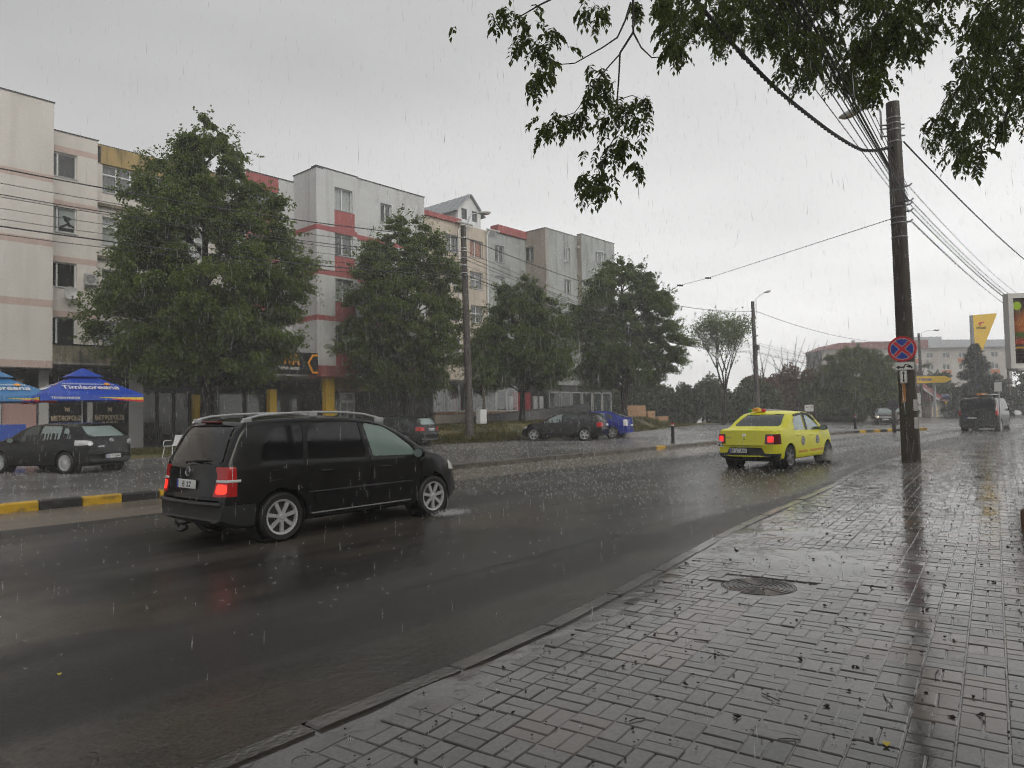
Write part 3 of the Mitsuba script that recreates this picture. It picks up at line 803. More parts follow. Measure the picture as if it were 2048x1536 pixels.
# --- block C: beige block set back, with a metal-roofed dormer
C = thing('apartment_block', 'beige apartment block set back behind the trees, with a red fascia and a white downpipe', 'apartment block')
M = south(34.0, 40.5)
lv = [14.55, 11.9, 9.1, 6.3]
wins = []
for z in lv:
    wins += [(1.2, 2.7, z, z + 1.4), (4.6, 6.1, z, z + 1.4), (7.3, 8.85, z, z + 1.4)]
wall_panel(C, M, 9.45, 4.0, 17.0, wins, 'render_beige')
for i, (a, b, c, d) in enumerate(wins):
    window(C, M, a, b, c, d, mull=(.45,), curtain='curtain_orange' if i == 2 else CURT[(i * 3 + 1) % 5], trans=(.55,) if i in (8, 5) else ())
M = south(43.45, 40.5)
wins = [(.9, 2.1, z, z + 1.45) for z in lv]
wall_panel(C, M, 5.0, 4.0, 17.05, wins, 'render_cement')
for i, (a, b, c, d) in enumerate(wins):
    window(C, M, a, b, c, d, mull=(.5,), curtain=CURT[(i * 2) % 5])
part(C, 'red_fascia', box(34.0, 40.2, 40.3, 41.2, 16.95, 17.32), 'render_red')
part(C, 'red_fascia', box(44.6, 48.4, 40.3, 41.2, 17.1, 17.75), 'render_red')
part(C, 'gutter', cat(pipe([(39.6, 40.15, 17.0), (41.3, 40.15, 17.0)], .09), pipe([(43.0, 40.15, 17.0), (44.6, 40.15, 17.05)], .09)), 'lamp_grey')
part(C, 'downpipe', cat(pipe([(43.3, 40.15, 16.95), (43.2, 40.3, 16.5), (43.2, 40.38, 4.2)], .07), pipe([(40.3, 40.15, 16.9), (39.9, 40.35, 16.4), (39.9, 40.38, 4.2)], .06)), 'white_plastic')
part(C, 'roof', box(34, 48.4, 40.8, 52, 16.9, 17.1), 'metal_roof')
block(C, 34, 48.4, 40.5, 16.9, 'render_beige', 4)
dm = part(C, 'dormer', xf(extrude(Polygon([(40.6, 17.0), (43.3, 17.0), (43.3, 18.5), (41.95, 19.85), (40.6, 18.5)]).difference(unary_union([sbox(41.0, 17.7, 41.65, 18.6), sbox(42.25, 17.7, 42.9, 18.6)])), .25), frame((0, 41.35, 0), (1, 0, 0), (0, 0, 1))), 'white_plastic')
part(dm, 'pane', box(40.95, 43.0, 41.2, 41.22, 17.65, 18.65), 'grey_glass')
part(dm, 'cheek', box(40.55, 40.65, 41.3, 46, 17.0, 18.5), 'lamp_grey')
rf = part(C, 'dormer_roof', cat([xf(box(0, 2.35, 0, 6.4, 0, .06), frame((40.25, 40.85, 18.2), (math.cos(.78), 0, math.sin(.78)), (0, 1, 0))), xf(box(0, 2.35, 0, 6.4, 0, .06), frame((43.65, 47.25, 18.2), (-math.cos(.78), 0, math.sin(.78)), (0, -1, 0)))]), 'metal_roof')
part(rf, 'seams', cat([xf(box(0, 2.35, y, y + .04, .06, .11), frame((40.25, 40.85, 18.2), (math.cos(.78), 0, math.sin(.78)), (0, 1, 0))) for y in np.arange(.3, 6.4, .75)]), 'metal_roof')
# ground floor of C: white shop windows on a rendered plinth
part(C, 'plinth', box(33.9, 43.2, 37.0, 37.4, .2, 1.55), 'render_beige')
part(C, 'annex_roof', box(33.8, 43.3, 36.9, 40.6, 3.9, 4.1), 'plain_concrete')
part(C, 'annex_back', box(33.9, 48.4, 40.3, 40.4, .2, 4.0), 'render_beige')
for i in range(24):
    part(C, 'brick_course', box(34.0 + i * .38, 34.26 + i * .38, 36.96, 37.2, 1.58, 1.74), 'sandstone')
for i, x in enumerate(np.arange(33.95, 43.0, 1.3)):
    f = part(C, 'shop_window', xf(extrude(sbox(x, 1.76, x + 1.28, 3.85).difference(sbox(x + .07, 1.84, x + 1.21, 3.77)), .07), frame((0, 37.2, 0), (1, 0, 0), (0, 0, 1))), 'white_plastic')
    part(f, 'pane', box(x + .05, x + 1.23, 37.15, 37.16, 1.8, 3.8), 'pane_glass')
    part(f, 'display', box(x + .1, x + 1.2, 38.2, 38.22, 1.8, 3.4), ('curtain_grey', 'room_dark', 'red_panel', 'curtain_white', 'room_dark')[i % 5])
part(C, 'shop_front', box(43.3, 48.4, 38.6, 38.7, .2, 3.9), 'room_dark')
part(C, 'red_door', box(44.0, 46.2, 38.4, 38.6, 1.0, 3.3), 'red_panel')
for x in (43.4, 46.6, 47.4):
    part(C, 'white_shutter', box(x, x + .5, 38.4, 38.55, 1.2, 3.0), 'white_plastic')

# --- block D: raw cement block at the end
D_ = thing('apartment_block', 'bare cement-rendered flat-roofed block at the right end of the row', 'apartment block')
M = west(48.4, 40.9)
lv = [15.1, 12.2, 9.3, 6.4]
wins = [(.25, 1.35, z, z + 1.3) for z in lv]
wall_panel(D_, M, 2.7, 4.0, 17.75, wins, 'render_taupe')
for i, (a, b, c, d) in enumerate(wins):
    window(D_, M, a, b, c, d, mull=(.5,), curtain='room_dark')
M = south(48.4, 38.2)
wins = [(2.62, 3.6, z + .05, z + 1.4) for z in lv]
wall_panel(D_, frame((48.41, 38.2, 0), (1, 0, 0), (0, 1, 0)), 4.7, 4.0, 17.75, [(a - .01, b - .01, c, d) for a, b, c, d in wins], 'render_cement')
for i, (a, b, c, d) in enumerate(wins):
    window(D_, M, a, b, c, d, mull=(.5,), curtain='room_dark' if i % 2 else 'curtain_grey', open_sash=(i == 0))
M = south(53.1, 37.7)
wins = [(2.2, 4.1, z + .3, z + 1.65) for z in lv]
wall_panel(D_, M, 5.5, 4.0, 17.95, wins, 'render_cement')
for i, (a, b, c, d) in enumerate(wins):
    window(D_, M, a, b, c, d, mull=(.33, .66), curtain='curtain_grey' if i != 1 else 'room_dark', open_sash=(i == 0))
wall_panel(D_, west(53.08, 38.2), .48, 4.0, 17.9, [], 'render_taupe')
coping(D_, south(48.4, 38.2), 0, 4.7, 17.75, 'plain_concrete')
coping(D_, south(53.1, 37.7), 0, 5.5, 17.95, 'plain_concrete')
coping(D_, west(48.4, 40.9), 0, 2.7, 17.752, 'plain_concrete')
block(D_, 48.9, 58.6, 38.0, 17.7, 'render_cement', .2)
part(D_, 'shop_front', box(48.4, 58.6, 38.4, 38.5, .2, 4.0), 'dark_grey')
for i in range(6):
    f = part(D_, 'shop_window', xf(extrude(sbox(48.6 + i * 1.65, 1.0, 50.1 + i * 1.65, 3.4).difference(sbox(48.7 + i * 1.65, 1.1, 50.0 + i * 1.65, 3.3)), .07), frame((0, 38.38, 0), (1, 0, 0), (0, 0, 1))), 'pale_grey')
    part(f, 'pane', box(48.68 + i * 1.65, 50.02 + i * 1.65, 38.33, 38.34, 1.05, 3.35), 'grey_glass')
part(D_, 'wall_lamp', cat(pipe([(52.9, 38.2, 16.6), (52.8, 37.9, 16.75)], .03), cbox(52.7, 52.9, 37.75, 37.95, 16.6, 16.8, .03)), 'pale_grey')

# ramp and stepped low walls before C and D
k = thing('ramp_wall', 'smooth grey ramp wall in front of the beige block', 'ramp wall')
put(k, xf(extrude(Polygon([(36.8, .3), (49.5, .3), (49.5, 2.15), (37.2, 1.45), (36.8, 1.45)]), 1.6), frame((0, 36.4, 0), (1, 0, 0), (0, 0, 1))), 'wall_grey')
part(k, 'ramp_edge', pipe([(37.0, 34.9, 1.5), (49.5, 34.9, 2.22)], .06), 'dark_grey')
k = thing('stepped_wall', 'low sandstone wall with two steps behind the right-hand linden', 'low wall')
for i, (a, b, h) in enumerate(((51.2, 55.2, 2.05), (55.2, 57.0, 1.55), (57.0, 59.4, 1.05))):
    for j in range(int((b - a) / .6)):
        for l in range(3):
            z0 = .6 + (h - .6) * l / 3
            o_ = .3 * (l % 2)
            part(k, 'stone', cbox(a + j * .6 + .01, min(a + j * .6 + .59, b), 32.4 + RNG.uniform(-.02, .02), 32.75, z0, z0 + (h - .6) / 3 - .01, .02), 'sandstone')
k = thing('electric_cabinet', 'white metal box hung beside the young tree behind the concrete pole', 'electric cabinet')
put(k, cbox(29.7, 30.25, 28.5, 28.85, 1.0, 1.85, .02), 'white_plastic')
part(k, 'leg', cat(box(29.76, 29.8, 28.6, 28.7, .3, 1.0), box(30.15, 30.19, 28.6, 28.7, .3, 1.0)), 'steel')

# --- far buildings in the mist
FB = thing('far_block', 'long pale apartment block with a grey and red roof far off in the mist', 'apartment block')
fo, fe = np.array([182.2, 57.5]), np.array([213, 22.5])
ux = (fe - fo) / np.linalg.norm(fe - fo); LF = float(np.linalg.norm(fe - fo))
M = frame((fo[0], fo[1], 0), (ux[0], ux[1], 0), (-ux[1], ux[0], 0))
hol = []
for fl in range(5):
    for j in range(11):
        hol.append((1.6 + j * 4.0, 3.4 + j * 4.0, 1.5 + fl * 2.9, 2.9 + fl * 2.9))
wall_panel(FB, M, LF, -.5, 15.6, [(a, b, c, d) for a, b, c, d in hol], 'far_render')
for i, (a, b, c, d) in enumerate(hol):
    f = part(FB, 'window', xf(extrude(sbox(a, c, b, d).difference(unary_union([sbox(a + .1, c + .1, (a + b) / 2 - .06, d - .1), sbox((a + b) / 2 + .06, c + .1, b - .1, d - .1)])), .1), M @ frame((0, .2, 0), (1, 0, 0), (0, 0, 1))), 'white_plastic')
    part(f, 'pane', xf(box(a + .05, b - .05, .22, .24, c + .05, d - .05), M), 'grey_glass')
    if i % 3 == 1:
        part(FB, 'orange_panel', xf(box(a - .2, b + .2, -.08, .0, c - 1.2, c - .1), M), 'curtain_orange')
part(FB, 'roof', xf(extrude(Polygon([(-.6, 15.6), (LF * .55, 15.6), (LF * .55, 17.6), (3.5, 17.2)]), 11), M @ frame((0, 10, 0), (1, 0, 0), (0, 0, 1))), 'roof_red')
part(FB, 'roof', xf(extrude(Polygon([(LF * .55, 15.6), (LF + .5, 15.6), (LF - 2, 17.3), (LF * .55, 17.6)]), 11), M @ frame((0, 10, 0), (1, 0, 0), (0, 0, 1))), 'metal_roof')
part(FB, 'roof_housing', xf(box(LF * .52, LF * .66, 2, 8, 17.0, 18.6), M), 'metal_roof')
part(FB, 'chimney', cat(xf(box(9, 9.6, 3, 3.6, 16.9, 18.2), M), xf(box(LF - 6, LF - 5.2, 3, 3.8, 16.5, 18.1), M)), 'far_render')
part(FB, 'core', xf(box(.1, LF - .1, .6, 10, -.4, 15.5), M), 'room_dark')
k = thing('red_roofed_house', 'low house with a steep maroon roof behind the green tree', 'house')
put(k, box(108.5, 116.5, 20.5, 28.0, -.02, 2.3), 'far_render')
M = frame((112.5, 24.3, 0), (.0, -1, 0), (1, 0, 0))
part(k, 'roof', xf(extrude(Polygon([(-4.9, 2.1), (4.9, 2.1), (0, 6.4)]), 9.4), M @ frame((0, 4.7, 0), (1, 0, 0), (0, 0, 1))), 'roof_red')
part(k, 'verge_board', xf(cat(pipe([(-4.9, -4.75, 2.15), (0, -4.75, 6.45)], .13), pipe([(4.9, -4.75, 2.15), (0, -4.75, 6.45)], .13)), M), 'white_plastic')
# ------------------------------------------------------------------ trees and shrubs
def leaf_quads(p, n, d, L, W, fold=.25):
    """Leaves as two triangles folded along the midrib: p base, n normal, d direction, L and W per leaf."""
    s = np.cross(n, d); s /= np.linalg.norm(s, axis=1, keepdims=True) + 1e-9
    L, W = np.asarray(L)[:, None], np.asarray(W)[:, None]
    mid = p + d * L * .45
    a, b = mid + s * W * .5 + n * W * fold, mid - s * W * .5 + n * W * fold
    tip = p + d * L - n * L * .12
    v = np.stack([p, a, tip, b], 1).reshape(-1, 3)
    i = np.arange(len(p)) * 4
    f = np.stack([np.stack([i, i + 1, i + 2], 1), np.stack([i, i + 2, i + 3], 1)], 1).reshape(-1, 3)
    return trimesh.Trimesh(v, f, process=False)


def unit(v): return v / (np.linalg.norm(v, axis=-1, keepdims=True) + 1e-9)


def broadleaf(name, label, base, h, zc0, prof, nclump, nleaf, mat, seed, L=.12, trunk_r=.2, group=None, cat_='tree', lean=(0, 0), clump=(.85, .60, .40), bark='bark', trunk_to=.82, gap=0.0, droop=.55):
    """prof: (fraction of the crown height, radius) points of the crown's outline. Clumps sit on bough ends through the volume; leaves fill each clump."""
    g = np.random.default_rng(seed)
    bx, by, bz = base
    fz, fr = np.array(prof).T
    key = thing(name, label, cat_, group)
    n = nclump
    t = g.uniform(0, 1, n * 4)
    w = np.interp(t, fz, fr)
    t = t[g.uniform(0, w.max(), len(t)) < w][:n]
    n = len(t)
    az = g.uniform(0, 2 * np.pi, n)
    bump_ = 1 + .14 * np.sin(az * 3 + t * 9 + seed) + .12 * np.sin(az * 5 - t * 14 + 2 * seed)
    rr = np.interp(t, fz, fr) * bump_ * g.uniform(.25, 1.0, n) ** .55
    c = np.stack([bx + lean[0] * t + rr * np.cos(az), by + lean[1] * t + rr * np.sin(az), bz + zc0 + t * (h - zc0)], 1)
    if gap: # leave some boughs out
        k = meshkit.noise(c * .55, seed) > gap
        c, az, t, rr, n = c[k], az[k], t[k], rr[k], int(k.sum())
    out = np.stack([np.cos(az), np.sin(az), np.full(n, .0)], 1)
    k = g.integers(0, n, nleaf)
    sz = g.uniform(.45, 1.25, n) * np.interp(t, [0, .7, 1], [1, .8, .35])
    q = unit(g.normal(0, 1, (nleaf, 3))) * (g.uniform(0, 1, (nleaf, 1)) ** .45)
    side = np.stack([-out[:, 1], out[:, 0], out[:, 2]], 1)
    s_ = sz[k][:, None]
    p = c[k] + out[k] * q[:, :1] * clump[0] * s_ + side[k] * q[:, 1:2] * clump[1] * s_ + np.array([0, 0, 1.]) * (q[:, 2:] * clump[2] * s_ - np.clip(q[:, :1], 0, 1) * droop * .6 * s_)
    nr = unit(np.array([0, 0, 1.0]) * .8 + out[k] * .45 + g.normal(0, .42, (nleaf, 3)))
    d = unit(out[k] * .7 + np.array([0, 0, -droop]) + g.normal(0, .5, (nleaf, 3)))
    d = unit(d - nr * (d * nr).sum(1, keepdims=True) * .8)
    ll = L * g.uniform(.7, 1.3, nleaf)
    nt = int(nleaf * .014)      # young shoots that stick out of the boughs
    kk = g.integers(0, n, nt)
    u = unit(g.normal(0, .8, (nt, 3)) + out[kk] * .9 + np.array([0, 0, .35]) * (.4 + 1.6 * t[kk, None]))
    st = c[kk] + u * np.array([clump[0], clump[0], clump[2]]) * sz[kk, None] * .75
    tl = g.uniform(.35, .95, nt)
    m_ = 15
    f = np.repeat(g.uniform(0, 1, (nt, m_)), 1).reshape(nt, m_)
    tp = (st[:, None] + u[:, None] * (tl[:, None] * f)[..., None] - np.array([0, 0, 1.]) * (.25 * (tl[:, None] * f) ** 2)[..., None]).reshape(-1, 3) + g.normal(0, .05, (nt * m_, 3))
    tn = unit(np.array([0, 0, 1.0]) + g.normal(0, .5, (nt * m_, 3)))
    td = unit(np.repeat(u, m_, 0) * .6 + g.normal(0, .7, (nt * m_, 3)) + [0, 0, -.25])
    lt = L * g.uniform(.6, 1.1, nt * m_)
    p, nr, d, ll = np.vstack([p, tp]), np.vstack([nr, tn]), np.vstack([d, td]), np.concatenate([ll, lt])
    part(key, 'crown', leaf_quads(p, nr, d, ll, ll * .82), mat)
    # trunk and boughs
    zt = bz + zc0 + (h - zc0) * trunk_to
    tz = np.linspace(bz - .2, zt, 9)
    tx = bx + lean[0] * np.clip((tz - bz) / h, 0, 1) + np.sin(tz * 1.3 + seed) * .06
    ty = by + lean[1] * np.clip((tz - bz) / h, 0, 1) + np.cos(tz * 1.1 + seed) * .06
    tr = trunk_r * np.interp((tz - bz) / (zt - bz), [-.1, .02, .1, 1], [1.5, 1.25, 1.0, .22])
    part(key, 'trunk', pipe(np.stack([tx, ty, tz], 1), tr, 10), bark, 40)
    br = []
    order = g.permutation(n)[:min(n, 70)]
    for i in order:
        e = c[i]
        z0 = min(max(bz + zc0 * .75, e[2] - rr[i] * g.uniform(.35, .8)), zt)
        s0 = np.array([np.interp(z0, tz, tx), np.interp(z0, tz, ty), z0])
        m = (s0 + e) / 2 + np.array([0, 0, .12 * rr[i]])
        br.append(pipe(np.array([s0, s0 * .6 + m * .4 + [0, 0, .05], m, e * .7 + m * .3 + [0, 0, .06 * rr[i]], e]), np.linspace(trunk_r * .26, .015, 5), 5, caps=False))
    part(key, 'boughs', cat(br), bark)
    return key


LIN = [(0, .55), (.08, .82), (.2, .97), (.36, 1.0), (.55, .84), (.72, .62), (.87, .38), (.96, .16), (1, .05)]
def prof(R, P=LIN): return [(a, b * R) for a, b in P]


G_ = 'trees in front of the apartment blocks'
broadleaf('linden_tree', 'tallest and fullest linden, left, rising above the cream block behind the black people carrier', (15.4, 32.4, .12), 15.6, 3.3, prof(4.2), 480, 118000, 'leaf_linden', 11, L=.15, trunk_r=.26, group=G_)
OV = [(0, .5), (.1, .85), (.25, 1.0), (.5, .96), (.7, .82), (.85, .60), (.95, .32), (1, .1)]
broadleaf('linden_tree', 'second linden from the left, round-topped, just left of the concrete lamp pole', (28.0, 33.0, .25), 13.4, 2.9, prof(3.5, OV), 350, 82000, 'leaf_linden', 23, L=.15, trunk_r=.2, group=G_)
broadleaf('linden_tree', 'smallest and darkest of the broad trees, right of the concrete lamp pole', (35.3, 30.1, .85), 9.9, 2.6, prof(3.25, [(0, .55), (.12, .9), (.3, 1.0), (.5, .88), (.7, .62), (.85, .38), (1, .08)]), 280, 62000, 'leaf_linden_dark', 37, L=.15, trunk_r=.19, group=G_)
broadleaf('linden_tree', 'broad tree behind the blue hatchback, bright-topped, at the right end of the row', (45.3, 28.6, .9), 12.0, 2.6, prof(4.4, OV), 360, 82000, 'leaf_linden_dark', 41, L=.155, trunk_r=.24, group=G_, lean=(0, 0))
broadleaf('young_tree', 'slim young tree with a pale trunk beside the white metal box', (30.4, 28.9, .6), 5.6, 2.3, prof(1.0), 26, 3600, 'leaf_linden_dark', 51, L=.12, trunk_r=.1, bark='bark_pale')


def sparse(name, label, base, h, R, seed, nl, mat, fork=1.6, spread=.5, levels=4, cat_='tree', L=.11, bark='bark', r0=.2):
    """A thin tree that shows its branching, with leaves only towards the ends."""
    g = np.random.default_rng(seed)
    key = thing(name, label, cat_)
    segs, tips = [], []

    def grow(p, d, ln, r, lev):
        pts = [p]
        for i in range(4):
            d = unit(d + g.normal(0, .07, 3) + np.array([0, 0, .07]))
            pts.append(pts[-1] + d * ln / 4)
        segs.append(pipe(np.array(pts), np.linspace(r, r * .62, 5), 6 if lev < 2 else 4, caps=False))
        if lev >= levels:
            tips.append((pts[-1], d)); tips.append((pts[2], d)); return
        nj = int(g.integers(2, 4)) + 2 * (lev == 0); a0 = g.uniform(0, 6.28)
        for j in range(nj):
            a = a0 + 2 * np.pi * j / nj + g.normal(0, .3)
            nd = unit(d + spread * np.array([np.cos(a), np.sin(a), g.uniform(.1, .7)]))
            grow(pts[-1] if j else pts[-1], nd, ln * g.uniform(.62, .85), r * .6, lev + 1)
        if lev >= 2: tips.append((pts[-1], d))

    grow(np.array(base, float), np.array([0, 0, 1.0]), h * .25, r0, 0)
    part(key, 'trunk', cat(segs), bark)
    tp = np.array([t[0] for t in tips]); td = np.array([t[1] for t in tips])
    k = g.integers(0, len(tp), nl)
    p = tp[k] + g.normal(0, .34, (nl, 3)) + td[k] * g.uniform(-.4, .2, (nl, 1))
    nr = unit(np.array([0, 0, 1.]) + g.normal(0, .6, (nl, 3)))
    d = unit(g.normal(0, 1, (nl, 3)) + [0, 0, -.6])
    ll = L * g.uniform(.7, 1.4, nl)
    part(key, 'leaves', leaf_quads(p, nr, d, ll, ll * .7), mat)
    return key


sparse('sparse_tree', 'thin many-stemmed tree with open branches against the sky', (62.3, 28.7, .1), 12.0, 3, 8, 5600, 'leaf_linden_dark', spread=.50, levels=5, L=.17, r0=.19)


def shrub(name, label, pts, mat, nleaf, L, seed, kind=None, cat_='hedge', squash=1.0, group=None):
    """A mass of foliage through ellipsoids (x, y, z, rx, ry, rz)."""
    g = np.random.default_rng(seed)
    key = thing(name, label, cat_, group, kind)
    pts = np.array(pts, float)
    vol = (pts[:, 3] * pts[:, 4] * pts[:, 5]) ** .67
    k = g.choice(len(pts), nleaf, p=vol / vol.sum())
    u = unit(g.normal(0, 1, (nleaf, 3)))
    q = u * g.uniform(.3, 1.0, (nleaf, 1)) ** .4
    p = pts[k, :3] + q * pts[k, 3:]
    p += (meshkit.noise(p * 1.4, seed)[:, None] - .5) * u * .9
    p[:, 2] = np.maximum(p[:, 2], .05)
    nr = unit(u * .5 + np.array([0, 0, .6]) + g.normal(0, .5, (nleaf, 3)))
    d = unit(u + g.normal(0, .8, (nleaf, 3)) + [0, 0, -.2])
    ll = L * g.uniform(.6, 1.4, nleaf)
    part(key, 'crown', leaf_quads(p, nr, d, ll, ll * .75), mat, kind=None)
    st = [pipe(np.array([[q[0], q[1], 0], [q[0] + g.normal(0, .3), q[1], q[2]], [q[0] + g.normal(0, .6), q[1] + g.normal(0, .4), q[2] + q[5] * .8]]), [.07, .05, .02], 5, caps=False) for q in pts for _ in range(3)]
    part(key, 'stems', cat(st), 'bark')
    return key


g = np.random.default_rng(2)
hp = [(63.6 + t * 12.0 + g.normal(0, .4), 43.2 - t * 13.8 + g.normal(0, .5), 1.2 + g.uniform(0, 2.0), 1.5, 1.4, g.uniform(1.2, 2.2)) for t in np.linspace(0, 1, 32)]
shrub('hedge', 'dark green overgrown hedge behind the thin open tree', hp, 'leaf_hedge', 66000, .30, 3, cat_='hedge')
for i, (lab, t0, t1, top, mt) in enumerate((('brown-leaved thicket behind the tall brown pole', .0, .42, 5.6, 'leaf_brown'), ('brown-leaved thicket with bare shoots next to the green tree', .45, 1.0, 6.2, 'leaf_brown'))):
    bp = []
    for t in np.linspace(t0, t1, 9):
        bp.append((78.2 + t * 5.4 + g.normal(0, .3), 32.4 - t * 6.6 + g.normal(0, .4), top * .30 + g.normal(0, .3), 1.3, 1.2, top * .33))
        bp.append((78.6 + t * 5.4 + g.normal(0, .5), 32.2 - t * 6.6 + g.normal(0, .4), top * .62 + g.normal(0, .4), 1.1, 1.0, top * .24))
    k = shrub('brown_thicket', lab, bp, mt, 26000, .28, 7 + i, cat_='thicket')
    sh = []
    for t in np.linspace(t0, t1, 15):
        x, y = 78.2 + t * 5.4 + g.normal(0, .4), 32.4 - t * 6.6 + g.normal(0, .4)
        sh.append(pipe(np.array([[x, y, 2.0], [x + g.normal(0, .3), y + g.normal(0, .3), 5.5], [x + g.normal(0, .8), y + g.normal(0, .8), g.uniform(6.8, 10.2)]]), [.05, .04, .015], 4, caps=False))
    part(k, 'bare_shoots', cat(sh), 'bark')
broadleaf('round_tree', 'light green low-branched tree before the red-roofed house', (81.6, 22.4, .05), 7.8, .3, prof(4.6, OV), 260, 60000, 'leaf_bright', 61, L=.26, trunk_r=.2, clump=(1.0, .8, .5))
broadleaf('far_tree', 'grey-green tree behind the yellow fuel-station canopy', (117.0, 23.0, 0), 7.4, .6, prof(4.0, OV), 80, 12000, 'leaf_hedge', 63, L=.3, trunk_r=.2, clump=(1.2, .9, .6))
broadleaf('far_tree', 'misty tree right of the spruce, behind the dark van', (121.5, 11.8, 0), 6.2, .5, prof(4.6, OV), 80, 12000, 'leaf_hedge', 65, L=.3, trunk_r=.2, clump=(1.2, .9, .6))
broadleaf('far_tree', 'misty bush at the right edge under the billboard', (104.0, 5.0, 0), 4.6, .3, prof(3.8, OV), 60, 9000, 'leaf_hedge', 67, L=.3, trunk_r=.2, clump=(1.2, .9, .6))


def spruce(base, h, R, seed, label):
    g = np.random.default_rng(seed)
    key = thing('spruce_tree', label, 'spruce')
    P_, Nn, Dd, Ll = [], [], [], []
    bl = []
    for z in np.arange(.6, h, .33):
        t = z / h
        r = R * (1 - t) ** .8 * (1 + .12 * math.sin(z * 5))
        nb = int(8 + 6 * (1 - t))
        for j in range(nb):
            a = g.uniform(0, 2 * np.pi)
            rr = r * g.uniform(.75, 1.08)
            e = np.array([base[0] + rr * math.cos(a), base[1] + rr * math.sin(a), base[2] + z - .18 * rr + .1])
            s0 = np.array([base[0], base[1], base[2] + z])
            bl.append(pipe(np.array([s0, (s0 + e) / 2 + [0, 0, .06], e]), [.03, .02, .008], 4, caps=False))
            m = int(24 + 60 * (1 - t))
            f = g.uniform(.15, 1, m)[:, None]
            P_.append(s0 + (e - s0) * f + g.normal(0, .09, (m, 3)) * (1.3 - f * .6) - [0, 0, .05])
            o = np.array([math.cos(a), math.sin(a), -.35])
            Dd.append(unit(o + g.normal(0, .45, (m, 3)))); Nn.append(unit(np.array([0, 0, 1.]) + g.normal(0, .4, (m, 3)))); Ll.append(g.uniform(.25, .5, m))
    p, nn, d, l = np.vstack(P_), np.vstack(Nn), np.vstack(Dd), np.concatenate(Ll)
    part(key, 'crown', leaf_quads(p, nn, d, l, l * .34), 'needle')
    part(key, 'trunk', cat(pipe(np.array([[base[0], base[1], base[2] - .2], [base[0], base[1], base[2] + h]]), [.22, .02], 8), bl), 'bark')


spruce((99.0, 14.0, 0), 8.6, 4.4, 3, 'blue-grey spruce in the mist behind the dark van')

